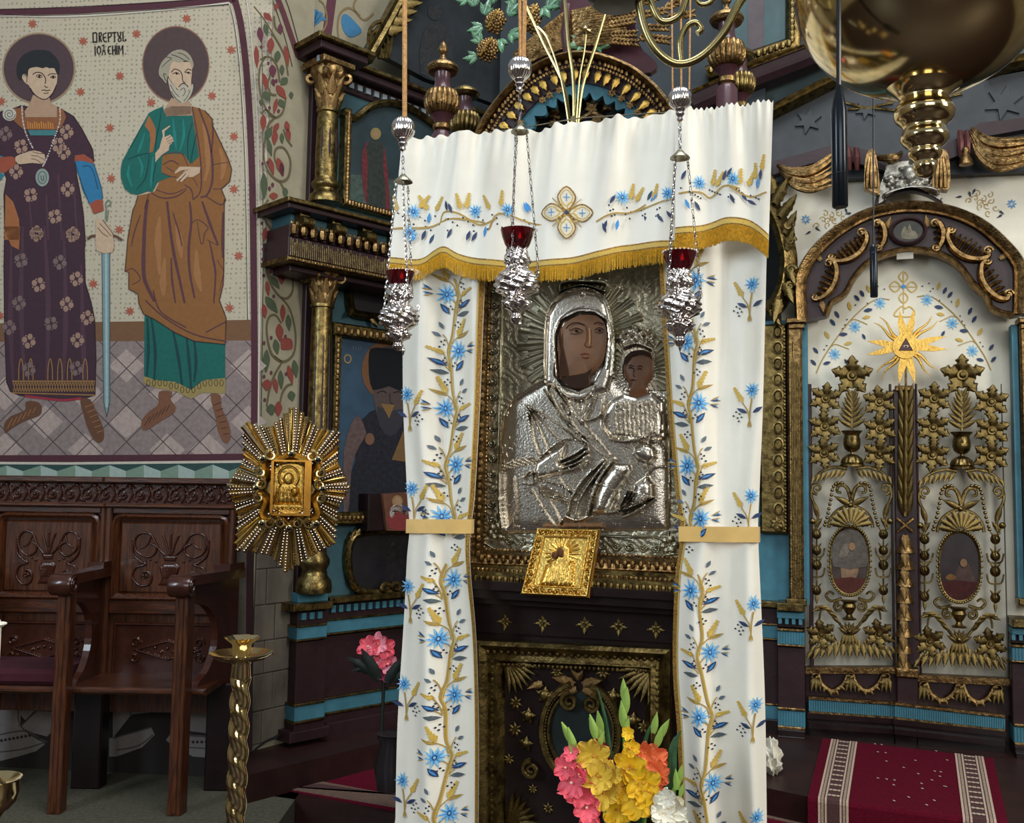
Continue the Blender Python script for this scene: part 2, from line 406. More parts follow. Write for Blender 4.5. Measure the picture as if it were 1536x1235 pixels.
for k in range(-9, 12):
    for sg in (1, -1):
        x0 = 190 + k * 55; pts = []
        x1, y1, x2, y2 = x0 - sg * 41, 512, x0 + sg * 130, 683
        xa, xb = x1, x2
        # clip to the field
        def cl(x1, y1, x2, y2, lo=-55, hi=377):
            t0, t1 = 0., 1.; dx = x2 - x1
            if abs(dx) < 1e-6: return None
            for b_ in ((lo - x1) / dx, (hi - x1) / dx): pass
            ta, tb = sorted(((lo - x1) / dx, (hi - x1) / dx)); t0, t1 = max(t0, ta), min(t1, tb)
            return None if t0 >= t1 else [(x1 + dx * t0, y1 + (y2 - y1) * t0), (x1 + dx * t1, y1 + (y2 - y1) * t1)]
        c = cl(x1, y1, x2, y2)
        if c: d.stroke(c, 1.3, sm=0)
d.done()
# stars
st = T('painted_stars', 'scatter of small red eight-rayed stars painted on the stippled plaster', 'mural', WL, (WL.x(190), -.002, WL.z(470)))
for (u, v) in [(49, 36), (125, 62), (205, 51), (280, 28), (347, 75), (180, 114), (121, 138), (2, 152), (227, 154), (318, 144), (165, 192), (351, 205), (167, 268), (351, 284), (179, 345), (358, 384), (140, 426), (195, 467), (344, 462), (0, 474)]:
    d = st.draw('red_star', paint('#9a5442'), .002)
    d.poly([(u + (7.5 if i % 4 == 0 else 1.6 if i % 4 == 2 else 4.6) * math.cos(2 * PI * (i + (.5 if i % 4 == 1 else -.5 if i % 4 == 3 else 0)) / 32 + .2), v + (7.5 if i % 4 == 0 else 1.6 if i % 4 == 2 else 4.6) * math.sin(2 * PI * (i + (.5 if i % 4 == 1 else -.5 if i % 4 == 3 else 0)) / 32 + .2)) for i in range(32)])
    d.done()
# inscription in painted letters
ins = T('wall_inscription', 'two lines of narrow black painted lettering between the two haloes', 'inscription', WL, (WL.x(165), -.002, WL.z(82)))
INK = paint('#2a2523')
L8 = {  # strokes in zoom pixels (k 8, origin 0,20)
 'D': ['1118 236 1122 350', '1118 240 1150 232 1162 240 1164 340', '1114 350 1172 340'], 'R': ['1192 232 1194 348', '1192 238 1218 236 1222 262 1196 290', '1200 290 1222 344'],
 'E': ['1276 236 1244 250 1238 300 1256 342 1284 336', '1240 294 1272 288'], 'P': ['1300 232 1304 348', '1300 238 1336 232 1340 270 1306 296'],
 'T': ['1346 236 1400 230', '1374 234 1378 346'], 'U': ['1412 224 1420 268 1452 300 1456 330 1430 340 1418 320 1444 280 1454 222'], 'L': ['1476 222 1480 334 1510 330', '1504 310 1518 328'],
 'I': ['1142 396 1146 506', '1140 374 1144 380'], 'O': ['1186 394 1168 430 1172 470 1190 498 1212 462 1208 420 1186 394'], 'A': ['1228 504 1250 384 1266 500', '1226 390 1256 382', '1236 452 1262 450'],
 'C': ['1334 396 1304 404 1298 450 1312 490 1338 484', '1300 446 1318 444'], 'H': ['1352 388 1356 500', '1386 384 1388 498', '1352 450 1388 436'],
 'I2': ['1404 388 1408 498', '1402 364 1404 372'], 'M': ['1426 388 1430 496', '1428 392 1450 450 1474 386', '1474 386 1478 494'], 'dot': ['1508 484 1514 490']}
for nm, ss in L8.items():
    d = ins.draw('letter', INK, .0022)
    for q in ss: d.stroke(q, 1.9, 8, 0, 20, sm=0)
    d.done()
# ---- young saint with sword
SK = paint('#9c8069'); SKL = paint('#b09880'); OUT = paint('#2c2023'); PUR = paint('#3d2a34'); PURL = paint('#4a343f')
s1 = T('painted_saint', 'painted young beardless saint in dark purple floral robe resting a sword', 'mural', WL, (WL.x(75), -.004, WL.z(664)))
d = s1.draw('halo_rim', paint('#8d765d'), .002); d.poly(ell(58.5, 103, 55, 54)); d.done()
d = s1.draw('halo', paint('#493a3e'), .0024); d.poly(ell(58.5, 103, 52.5, 51.5)); d.done()
d = s1.draw('sword_blade', paint('#6d8488'), .003); d.poly('525 90 566 90 566 900 551 980 535 900', 3.43, 0, 340); d.done()
d = s1.draw('sword_fuller', paint('#8fa3a4'), .0033); d.stroke('547 95 551 930', 3.5, 3.43, 0, 340, sm=0); d.done()
d = s1.draw('sword_edge', paint('#3c4a4d'), .0033); d.stroke('525 90 535 900 551 980', 1, 3.43, 0, 340, sm=0); d.stroke('566 90 566 900 551 980', 1, 3.43, 0, 340, sm=0); d.done()
d = s1.draw('white_under_sleeve', paint('#a39a8a'), .0024); d.poly('-60 900 20 930 80 900 75 1200 -60 1200', 8, 0, 160); d.done()
ROBE = P('-200 620 -60 590 40 570 110 545 200 560 300 553 380 600 420 660 478 770 486 830 388 830 395 900 415 1000 430 1100 440 1235', 3.43) + P('436 120 440 290 470 390 488 480 495 680 490 868 420 888 330 896 200 880 100 868 55 848 36 800 30 640 25 500 22 200 26 20', 3.43, 0, 340) + P('22 1000 36 920 20 880 -60 820 -200 820', 3.43)
d = s1.draw('robe', PUR, .003); d.poly(ROBE); d.done()
d = s1.draw('robe_outline', OUT, .0034); d.stroke(ROBE, 1.3, sm=0, closed=True); d.done()
d = s1.draw('robe_fold', PURL, .0032)
for q in ('150 1000 170 1235', '300 900 320 1235', '240 1000 250 1235', '380 940 400 1235'): d.stroke(q, 9, 3.43, taper=.7)
for q in ('120 0 110 400 130 840', '230 0 250 400 240 860', '330 20 340 500 320 860', '420 200 430 600 440 860', '60 100 56 500 70 820'): d.stroke(q, 8, 3.43, 0, 340, taper=.7)
d.done()
d = s1.draw('robe_hem_lining', paint('#8a2f3c'), .0036); d.stroke('130 872 240 886 330 894 420 884', 3.2, 3.43, 0, 340); d.done()
d = s1.draw('left_panel_trim', paint('#8f5b3a'), .0036); d.poly('30 1000 70 1040 100 1130 105 1235 25 1235', 3.43); d.poly('26 0 105 0 100 120 60 100 30 30', 3.43, 0, 340); d.done()
d = s1.draw('hem_ornament', paint('#8c6a3c'), .0036)
for x0 in range(70, 490, 14): d.stroke([(x0, 800), (x0 + 12, 850)], 1.2, 3.43, 0, 340, sm=0); d.stroke([(x0 + 12, 800), (x0, 850)], 1.0, 3.43, 0, 340, sm=0)
d.stroke('66 796 490 796', 1.6, 3.43, 0, 340, sm=0); d.stroke('66 856 490 868', 1.6, 3.43, 0, 340, sm=0)
for x0 in (260, 310, 360, 440, 110, 160): d.stroke([(x0 - 12, 790), (x0 - 10, 720), (x0, 680), (x0 + 10, 720), (x0 + 12, 790)], 1.3, 3.43, 0, 340)
d.done()
FLW = [(160, 1005), (350, 975), (285, 1115), (190, 1200), (375, 1210), (345, 680), (330, 785), (85, 885), (30, 690), (110, 755), (300, 745)]
FLW2 = [(190, 40), (378, 40), (310, 185), (110, 175), (200, 300), (395, 270), (100, 395), (345, 400), (265, 500), (450, 470), (150, 590), (400, 585), (50, 520), (150, 735), (395, 730)]
for (fx, fy), oy in [(q, 0) for q in FLW] + [(q, 340) for q in FLW2]:
    cx, cy = fx / 3.43, fy / 3.43 + oy
    d = s1.draw('robe_flower', paint('#8d7264' if (int(fx + fy) % 3) else '#6c5a58'), .0038)
    for k in range(4):
        a = PI / 2 * k + (fx % 7) * .1; d.poly(ell(cx + 6.6 * math.cos(a), cy + 7 * math.sin(a), 4, 4.6, 12))
        b = a + PI / 4; d.dot(cx + 9 * math.cos(b), cy + 9 * math.sin(b), 1.4, 6)
    d.done()
d = s1.draw('shoe', paint('#5d4030'), .0036); d.poly('135 900 200 905 217 945 200 975 130 1000 60 1040 28 1062 24 1015 60 975 130 945', 3.43, 0, 340, sm=3); d.done()
d = s1.draw('shoe', paint('#5d4030'), .0036); d.poly('415 890 465 890 500 960 530 1030 536 1090 510 1112 480 1090 450 1030 430 960', 3.43, 0, 340, sm=3); d.done()
d = s1.draw('shoe_lattice', paint('#8b5f3d'), .0038)
for i in range(6): d.stroke([(40 + i * 26, 1040 - i * 16), (66 + i * 24, 990 - i * 12)], 1.2, 3.43, 0, 340, sm=0); d.stroke([(440 + i * 12, 930 + i * 26), (490 + i * 8, 910 + i * 28)], 1.2, 3.43, 0, 340, sm=0)
d.done()
d = s1.draw('sleeve', paint('#2f6a8f'), .0042); d.poly('905 655 1010 648 1130 690 1170 800 1215 960 1235 1110 1080 1170 1040 1090 975 900 930 790', 8, 0, 160); d.done()
d = s1.draw('sleeve_fold', paint('#1f4a66'), .0044); d.stroke('990 720 1080 720 1130 800 1180 1000', 1.6, 8, 0, 160); d.stroke('960 840 1000 1000 1060 1120', 1.2, 8, 0, 160); d.stroke('905 655 975 900 1080 1170', 1.1, 8, 0, 160); d.stroke('1130 690 1215 960 1235 1110', 1.2, 8, 0, 160); d.done()
d = s1.draw('cuff', paint('#8a4836'), .0046); d.poly('1080 1170 1160 1120 1235 1120 1250 1250 1130 1290', 8, 0, 160); d.poly('905 590 1010 575 1115 640 1130 690 1010 655 900 655', 8, 0, 160); d.poly('20 610 150 600 210 640 190 700 60 800 -20 780 -60 640', 8, 0, 160); d.done()
d = s1.draw('left_sleeve', paint('#2f6a7f'), .004); d.poly('-60 760 60 820 0 900 -60 900', 8, 0, 160); d.poly('-60 570 40 600 30 640 -60 640', 8, 0, 160); d.done()
d = s1.draw('collar', paint('#7c4f35'), .0046); d.poly('180 20 290 20 300 120 660 120 690 20 760 30 800 130 740 260 660 280 340 280 270 260 200 200 150 150', 8, 0, 160); d.done()
d = s1.draw('collar_ornament', paint('#b2793a'), .0049)
for i in range(12): d.stroke([(340 + i * 27, 180 + (i % 3) * 12), (345 + i * 27, 268)], 1.5, 8, 0, 160, sm=0)
d.done()
d = s1.draw('teal_yoke_band', paint('#3d6d70'), .0048); d.poly('340 285 680 285 660 350 370 350', 8, 0, 160); d.done()
d = s1.draw('shoulder_brooch', paint('#a9a498'), .005); d.poly(ell(120, 95, 82, 80, 24), 8, 0, 160); d.done()
d = s1.draw('brooch_spiral', OUT, .0053); d.stroke([(120 + (70 - i * 2) * math.cos(i * .42), 95 + (70 - i * 2) * math.sin(i * .42)) for i in range(30)], .9, 8, 0, 160, sm=0); d.done()
d = s1.draw('neck', SK, .005); d.poly('400 985 600 1010 615 1080 690 1120 690 1250 310 1250 300 1180 360 1100', 8, 0, 20); d.done()
d = s1.draw('face', SKL, .0055); d.poly('350 660 450 640 560 650 690 670 695 760 685 860 650 950 600 1010 540 1035 470 1015 420 975 370 900 345 860 320 850 275 790 275 745 310 730 340 760', 8, 0, 20, sm=2); d.done()
d = s1.draw('hair', paint('#27292c'), .0058); d.poly('340 780 320 740 280 740 262 800 225 780 205 680 225 590 290 500 400 450 500 445 600 460 680 540 720 620 715 720 690 740 660 665 600 665 560 650 520 665 460 650 400 655 360 670 345 700', 8, 0, 20, sm=2); d.done()
d = s1.draw('facial_features', OUT, .006)
for q, ww in (('400 740 440 715 500 720 540 760 555 800 550 850', 1.3), ('580 755 620 730 680 735', 1.2), ('440 755 480 740 515 765 480 780 440 760', .9), ('610 770 645 755 675 770 645 785 612 772', .9), ('540 870 560 895 580 885', 1.1), ('505 930 545 925 560 935 610 925', 1.2), ('530 960 560 968 590 955', 1.1), ('370 900 420 975 500 1030 570 1030 640 960 685 860', 1.2), ('285 760 310 745 330 790 325 840', .9)): d.stroke(q, ww, 8, 0, 20)
d.dot(480 / 8, 20 + 760 / 8, 1.9, 8); d.dot(645 / 8, 20 + 770 / 8, 1.8, 8); d.done()
d = s1.draw('neck_chain', paint('#b2aaa2'), .0056)
for q in ('270 0 280 160 320 330 400 500', '725 20 725 180 660 380 570 620 520 720'): 
    pts = smooth(P(q, 8, 0, 160), False, 8)
    for i, (a, b_) in enumerate(pts): d.dot(a, b_, 1.5 if i % 2 else 1.0, 6)
d.done()
d = s1.draw('hand', SKL, .0056); d.poly('190 610 300 560 420 530 540 575 540 660 500 690 400 680 300 690 220 690', 8, 0, 160, sm=2); d.poly('500 1120 540 1150 570 1170 586 1235 580 1300 500 1290 498 1180', 3.43, sm=2); d.done()
d = s1.draw('finger_line', paint('#5d4436'), .0059)
for q in ('400 545 470 565 535 570', '380 590 460 600 540 640', '380 630 450 645 500 685'): d.stroke(q, .9, 8, 0, 160)
d.stroke('505 40 530 70 560 90', 1, 3.43, 0, 330); d.stroke('515 20 545 50 575 85', 1, 3.43, 0, 330); d.stroke('530 0 560 40 585 75', 1, 3.43, 0, 330); d.done()
d = s1.draw('sword_guard', paint('#5a4335'), .0053); d.stroke('452 80 480 62 540 72 590 62 630 85', 3.6, 3.43, 0, 336, sm=4); d.done()
d = s1.draw('sword_pommel', paint('#5f7566'), .0045); d.stroke('545 1130 548 1070 545 1050 560 1030 572 1050 555 1062', 1.7, 3.43); d.stroke('552 1140 560 1080', 1.6, 3.43); d.done()
d = s1.draw('pendant', paint('#7f8a83'), .0058); d.poly(ell(515, 855, 82, 108, 20), 8, 0, 160); d.done()
d = s1.draw('pendant_relief', paint('#4a5450'), .006); d.stroke(ell(515, 855, 50, 72, 16), 1.2, 8, 0, 160, sm=0, closed=True); d.stroke('500 830 505 880 530 890 530 830', 1.4, 8, 0, 160); d.done()
# ---- bearded saint
GR = paint('#1e5a52'); GRL = paint('#23706a'); BR = paint('#7d5532'); BRL = paint('#8d6340'); BRD = paint('#52363a')
s2 = T('painted_saint', 'painted grey-bearded saint in green tunic and brown cloak raising one finger', 'mural', WL, (WL.x(270), -.004, WL.z(664)))
d = s2.draw('halo_rim', paint('#7f5b4a'), .002); d.poly(ell(264, 96.5, 50.5, 57.5)); d.done()
d = s2.draw('halo', paint('#4a3c3c'), .0024); d.poly(ell(264, 96.5, 49, 55.5)); d.done()
d = s2.draw('tunic', GR, .003)
d.poly('745 455 1160 600 1160 860 1040 855 985 888 910 850 800 830 742 795', 3.43, 0, 340); d.done()
d = s2.draw('tunic_fold', paint('#1a3c3e'), .0033)
for q in ('780 470 800 640 795 790', '890 530 920 680 940 830', '1000 580 1010 700 1000 800', '960 560 975 700 985 840', '760 470 765 640 755 790'): d.stroke(q, 5, 3.43, 0, 340, taper=.5)
d.done()
d = s2.draw('tunic_hem', paint('#8a7a4c'), .0036); d.poly('742 770 800 790 905 800 985 840 1050 790 1160 780 1160 860 1040 855 985 888 910 850 800 830 742 805', 3.43, 0, 340); d.done()
d = s2.draw('hem_ornament', paint('#3e3527'), .0038)
for i in range(14): x0 = 765 + i * 29; y0 = 805 + (15 if 3 < i < 10 else 0) + (20 if 5 < i < 9 else 0); d.stroke(ell(x0, y0, 9, 17, 8), 1, 3.43, 0, 340, sm=0, closed=True)
d.done()
for pts in ('820 850 885 850 880 890 905 930 890 965 830 1000 770 1040 735 1045 730 1000 770 950 815 915', '1085 868 1135 868 1140 930 1170 990 1188 1060 1180 1105 1155 1112 1125 1060 1110 980'):
    d = s2.draw('sandal', paint('#6d4a38'), .0034); d.poly(pts, 3.43, 0, 340, sm=3); d.done()
d = s2.draw('sandal_strap', paint('#3e2a22'), .0036)
for i in range(6): d.stroke([(745 + i * 22, 1025 - i * 14), (775 + i * 20, 975 - i * 12)], 1.1, 3.43, 0, 340, sm=0); d.stroke([(1100 + i * 10, 920 + i * 30), (1140 + i * 8, 905 + i * 32)], 1.1, 3.43, 0, 340, sm=0)
d.done()
CLOAK = P('560 900 500 1020 440 1040 300 1070 270 1180 240 1240', 8, 170, 160) + P('180 460 145 860 190 870 190 1070 300 1130 310 1240', 8, 170, 300) + P('740 450 800 480 900 545 1000 590 1160 607 1165 470 1130 380 1150 300 1155 200', 3.43, 0, 340) + P('1330 860 1335 0', 8, 170, 300) + P('1355 1130 1300 990 1400 900 1425 760 1380 620 1200 240 1190 150 1100 50 1030 20 950 0 960 100 985 300 1030 600 940 690 860 590 820 560 650 570 590 600 580 790 690 840', 8, 170, 160)
d = s2.draw('cloak', BR, .0038); d.poly(CLOAK); d.done()
SLV = P('600 0 500 40 430 80 350 220 200 490 110 660 92 760 95 860 140 990 210 1045 290 1060 420 1015 470 1030 540 900 690 850 580 790 590 600 650 570 850 570 930 690 1030 600 980 300 950 90 640 125 610 60', 8, 170, 160)
d = s2.draw('tunic_sleeve', GR, .0042); d.poly(SLV); d.done()
d = s2.draw('sleeve_light', GRL, .0044)
for q in ('720 150 740 350 760 520', '840 150 850 350 800 540', '300 600 350 720 330 850', '200 700 180 820 230 960', '480 600 470 780 450 980', '380 320 330 480 300 560'): d.stroke(q, 4.5, 8, 170, 160, taper=.7)
d.done()
d = s2.draw('sleeve_fold', paint('#173a3d'), .0046)
for q in ('430 560 300 590 180 640', '440 560 420 720 380 880 280 1000', '580 30 560 200 520 400 510 560', '950 200 900 400 900 640', '1000 330 960 520 930 680', '520 680 490 800 480 900', '360 220 210 500'): d.stroke(q, 1.9, 8, 170, 160, taper=.5)
d.done()
d = s2.draw('shoulder_trim', paint('#8c5c3a'), .0048); d.poly('430 110 480 190 512 270 510 400 480 540 440 560 450 400 440 310 380 230', 8, 170, 160); d.done()
d = s2.draw('cloak_light', BRL, .0045)
for q in ('560 200 540 500 560 900', '760 300 800 500 820 700', '1000 600 1010 900 1060 1100', '620 700 600 1000 610 1150'): d.stroke(q, 11, 8, 170, 300, taper=.7)
d.stroke('1080 200 1120 420 1140 700 1100 900', 8, 8, 170, 160, taper=.6); d.stroke('1280 500 1330 700 1300 880', 9, 8, 170, 160, taper=.6); d.done()
d = s2.draw('cloak_fold', BRD, .0047)
for q, ww in (('420 0 390 200 370 560 370 900 420 1060 500 1220', 6), ('330 180 260 380 220 560', 2), ('650 20 680 300 730 640 800 960 860 1240', 4.5), ('720 160 790 380 830 560', 2.5), ('920 20 940 260 910 560 920 860 980 1180', 4), ('700 700 710 960 750 1240', 3), ('1070 20 1160 280 1260 540', 4), ('940 290 1020 240 1140 330 1100 400 1080 520 1050 500 1010 260', 1.6), ('1130 480 1260 550', 1.6), ('1160 510 1200 700 1230 900 1210 1240', 3), ('1320 150 1310 500 1320 700', 3.4), ('150 860 240 830 330 950 230 1020', 1.5), ('1250 720 1330 850', 1.4), ('1330 860 1280 1100', 1.4)): d.stroke(q, ww, 8, 170, 300, taper=.35)
for q, ww in (('950 0 1010 330 1050 640 1060 900 1040 1040 960 1120', 2.2), ('1030 20 1140 330 1190 640 1190 900 1130 1060 1050 1090', 3.2), ('1190 180 1200 340 1180 560', 2.5), ('1380 670 1200 700', 1.5), ('1200 990 1300 990', 1.6), ('460 1040 600 1100 760 1080 880 1000', 2), ('520 1000 700 1050 880 980', 1.4), ('860 940 940 1000 960 1110', 2), ('600 700 700 650 790 700', 1.8), ('640 730 740 790', 1.5), ('590 600 650 570 820 560 900 720', 1.4), ('590 800 690 840 760 850', 1.4), ('430 1050 380 1230', 2.5), ('1120 1080 1290 1180 1350 1130', 1.8), ('960 860 1020 960', 1.4)): d.stroke(q, ww, 8, 170, 160, taper=.3)
for q in ('750 380 850 470 1000 555 1160 590', '790 330 830 440 960 520', '1060 545 1165 490'): d.stroke(q, 1.8, 3.43, 0, 340)
d.done()
d = s2.draw('cloak_outline', paint('#3a2426'), .0049); d.stroke(P('300 1070 270 1180 240 1240', 8, 170, 160) + P('180 460 145 860 190 870 190 1070 300 1130 310 1240', 8, 170, 300) + P('740 450 800 480 900 545 1000 590 1160 607 1165 470 1130 380 1150 300', 3.43, 0, 340) + P('1330 860 1335 0', 8, 170, 300) + P('1355 1130 1300 990 1400 900 1425 760 1380 620 1200 240 1190 150 1100 50', 8, 170, 160), 1.2, sm=0); d.done()
d = s2.draw('neck', SK, .005); d.poly('700 1020 920 1060 950 1200 950 1230 640 1235 615 1170', 8, 170, 20); d.poly('615 30 640 120 940 95 945 0 700 0', 8, 170, 160); d.done()
d = s2.draw('face', SKL, .0053); d.poly('670 600 740 560 850 590 930 590 950 680 940 800 930 900 860 960 780 920 700 820 660 740', 8, 170, 20, sm=2); d.done()
d = s2.draw('hair', paint('#8d8674'), .0056); d.poly('640 850 600 800 560 760 550 690 580 600 640 530 720 460 820 440 900 480 950 550 970 630 950 670 930 600 870 570 800 600 730 580 690 640 670 740 650 780', 8, 170, 20, sm=2); d.done()
d = s2.draw('beard', paint('#a09988'), .0058); d.poly('660 780 700 830 750 890 780 930 820 860 870 860 910 900 900 960 950 850 965 900 930 1000 880 1060 820 1085 760 1050 710 980 680 900', 8, 170, 20, sm=2); d.done()
d = s2.draw('facial_features', OUT, .0062)
for q, ww in (('700 715 740 675 800 695 830 740 835 800', 1.2), ('860 715 900 675 945 690', 1.2), ('715 735 760 715 800 735', 1), ('870 720 905 710 935 730', 1), ('835 800 850 835 870 830', 1.1), ('790 890 830 850 870 855 905 890', 1.3), ('810 930 850 900 870 950 840 1000', .9), ('690 860 740 950 800 1010', .8), ('700 940 760 1030 820 1075', .9), ('930 930 890 1010 850 1060', .8), ('640 530 700 540 690 560', .9), ('700 500 790 530 860 570', .9), ('590 650 640 600 690 560', .8), ('640 740 610 730 620 780 640 820', .9), ('780 480 850 500 920 560', .8)): d.stroke(q, ww, 8, 170, 20)
d.dot(170 + 765 / 8, 20 + 728 / 8, 1.7, 8); d.dot(170 + 905 / 8, 20 + 720 / 8, 1.6, 8); d.done()
d = s2.draw('hand', SKL, .0056)
d.poly('510 670 510 560 560 500 580 420 600 360 590 290 680 230 690 240 620 300 620 370 690 340 720 380 730 420 680 470 670 530 590 580', 8, 170, 160)
d.poly('1050 730 920 725 800 725 740 790 750 810 820 770 870 760 760 880 770 905 880 810 800 900 830 910 900 850 960 850 1040 800', 8, 170, 160); d.done()
d = s2.draw('finger_line', paint('#5a4034'), .0059)
for q in ('640 400 700 355', '650 425 722 395', '665 450 725 425', '770 870 850 790 900 760', '800 890 880 800', '840 900 910 830'): d.stroke(q, .8, 8, 170, 160)
d.done()
# ------------------------------------------------------------------ painted pier beside the iconostasis
_xr = WL.w(xr, 0, 0)
PR = PL(385, WL.w(WL.x(384), 0, 0).y, 55)
pier = struct('wall_pier', MB().box(0, PR.x(449), 0, .25, 0, 4.6), mat('pier_plaster', '#8f8873', .85, 0, .12, 8), PR)
pf = T('floral_pier_painting', 'painted scrolling vine with red and green leaves on the narrow plaster pier', 'mural', PR, (PR.x(420), -.003, PR.z(690)))
VINE = paint('#5e5540'); LGREEN = paint('#4a5440'); LRED = paint('#7d4038'); LPUR = paint('#5d3540')
d = pf.draw('border_band', paint('#57333a'), .003); d.stroke('404 -30 421 10 435 50 447 86', 9, sm=4); d.done()
d = pf.draw('border_line', paint('#3a342c'), .003); d.stroke('396 -30 412 10 428 60 438 100', 1.2, sm=4); d.stroke('415 -30 432 10 446 60 452 80', 1.4, sm=4); d.stroke('391 20 393 120 394 420 391 640', 1, sm=4); d.done()
d = pf.draw('vine_stem', VINE, .0034)
K1 = (6.18, 380, 0); K2 = (5.37, 380, 190); K3 = (5.15, 380, 400)
for K, q in ((K1, '0 60 80 160 150 270 230 400 290 530 320 700'), (K1, '60 560 110 530 180 550 225 640 240 760'), (K1, '110 530 60 620 48 760 70 900 130 1040 200 1090 270 1040 300 900'), (K1, '200 1090 140 1150 120 1230'), (K1, '70 1060 110 1020 160 1060 200 1090'), (K1, '190 150 200 250 250 310'), (K1, '150 700 130 790 160 870 210 880'),
             (K2, '150 0 100 70 80 180 90 300 140 390 210 440 270 420 295 340 290 250 240 170 180 180 170 260 210 340'), (K2, '210 440 240 500 245 560'), (K2, '120 590 80 650 90 750 150 840 180 870'), (K2, '180 870 120 930 100 1040 120 1180 140 1230'), (K2, '240 20 270 100 310 160'),
             (K3, '90 0 130 130 200 230 260 245 300 190 300 100 260 40'), (K3, '210 240 270 310 310 430 325 560 305 680 230 735 150 690 115 600 100 470 120 390 170 375 215 440'), (K3, '215 745 160 840 120 960 100 1080'), (K3, '160 690 220 740'), (K3, '200 1080 220 980 260 920 300 910')):
    d.stroke(q, 3.2, *K, taper=.3)
d.done()
def drop(dr, K, u0, v0, u1, v1, w):
    k, ox, oy = K; a, b = u0 / k + ox, v0 / k + oy; c, e = u1 / k + ox, v1 / k + oy; w /= k
    dx, dy = c - a, e - b; l = math.hypot(dx, dy); nx, ny = -dy / l * w / 2, dx / l * w / 2
    dr.poly([(a, b), (a + dx * .25 + nx * .8, b + dy * .25 + ny * .8), (a + dx * .5 + nx, b + dy * .5 + ny), (a + dx * .8 + nx * .5, b + dy * .8 + ny * .5), (c, e), (a + dx * .8 - nx * .5, b + dy * .8 - ny * .5), (a + dx * .5 - nx, b + dy * .5 - ny), (a + dx * .25 - nx * .8, b + dy * .25 - ny * .8)], sm=2)
LEAFS = {'red': (LRED, [(K1, 90, 120, 170, 200, 60), (K1, 160, 350, 150, 500, 70), (K1, 20, 420, 30, 640, 50), (K1, 290, 420, 320, 620, 50), (K1, 90, 680, 120, 840, 55), (K1, 210, 790, 300, 920, 70), (K1, 215, 910, 185, 1060, 40), (K1, 90, 1060, 85, 1220, 60), (K1, 230, 1140, 180, 1230, 50), (K1, 300, 1120, 320, 1230, 50), (K1, 215, 30, 200, 100, 40),
     (K2, 175, 30, 165, 150, 50), (K2, 270, 10, 290, 120, 40), (K2, 125, 250, 160, 390, 45), (K2, 190, 250, 240, 400, 60), (K2, 160, 530, 160, 590, 70), (K2, 95, 810, 80, 930, 45), (K2, 105, 1030, 180, 1190, 50), (K2, 220, 1170, 230, 1240, 60),
     (K3, 215, 30, 215, 140, 60), (K3, 100, 110, 115, 230, 35), (K3, 75, 290, 90, 400, 45), (K3, 225, 290, 225, 430, 40), (K3, 195, 440, 205, 580, 60), (K3, 290, 560, 215, 640, 110), (K3, 265, 760, 300, 910, 45), (K3, 105, 870, 100, 960, 75), (K3, 160, 860, 180, 980, 40), (K3, 190, 1040, 190, 1160, 60)]),
 'green': (LGREEN, [(K1, 100, 220, 125, 340, 50), (K1, 225, 470, 215, 580, 60), (K1, 260, 600, 265, 700, 45), (K1, 310, 720, 250, 790, 70), (K1, 90, 850, 150, 940, 80), (K1, 235, 920, 280, 1000, 60), (K1, 60, 920, 70, 990, 35), (K1, 345, 850, 350, 920, 40),
     (K2, 140, 10, 90, 110, 60), (K2, 110, 90, 145, 240, 40), (K2, 80, 370, 85, 590, 60), (K2, 225, 50, 230, 140, 35), (K2, 155, 930, 190, 1090, 60), (K2, 250, 490, 260, 570, 45),
     (K3, 130, 70, 200, 175, 50), (K3, 90, 230, 185, 360, 65), (K3, 265, 370, 275, 500, 45), (K3, 165, 560, 185, 680, 50), (K3, 100, 640, 95, 820, 55), (K3, 205, 800, 215, 950, 45), (K3, 130, 1060, 140, 1150, 75), (K3, 310, 720, 330, 860, 50), (K3, 285, 960, 300, 1040, 60)]),
 'purple': (LPUR, [(K1, 50, 250, 70, 400, 60), (K1, 245, 220, 250, 320, 50), (K1, 170, 600, 180, 720, 70), (K1, 175, 730, 190, 800, 40), (K2, 220, 290, 230, 400, 40), (K2, 150, 450, 155, 490, 26), (K2, 125, 480, 130, 520, 26)])}
for nm, (m_, ls) in LEAFS.items():
    d = pf.draw(nm + '_leaf', m_, .0038)
    for q in ls: drop(d, *q)
    d.done()
d = pf.draw('vine_dot', LPUR, .0038)
for K, u, v in ((K1, 135, 590), (K1, 70, 440), (K1, 210, 750), (K1, 145, 1000), (K1, 230, 1030), (K2, 70, 300), (K2, 110, 290), (K2, 75, 990), (K2, 70, 1070), (K2, 80, 1200), (K2, 65, 780), (K3, 75, 70), (K3, 80, 590), (K3, 135, 550), (K3, 245, 540), (K3, 80, 850), (K3, 135, 820), (K3, 85, 1030), (K3, 250, 830), (K3, 155, 230), (K3, 130, 40)): d.dot(u / K[0] + K[1], v / K[0] + K[2], 2.2, 8, 3)
d.done()
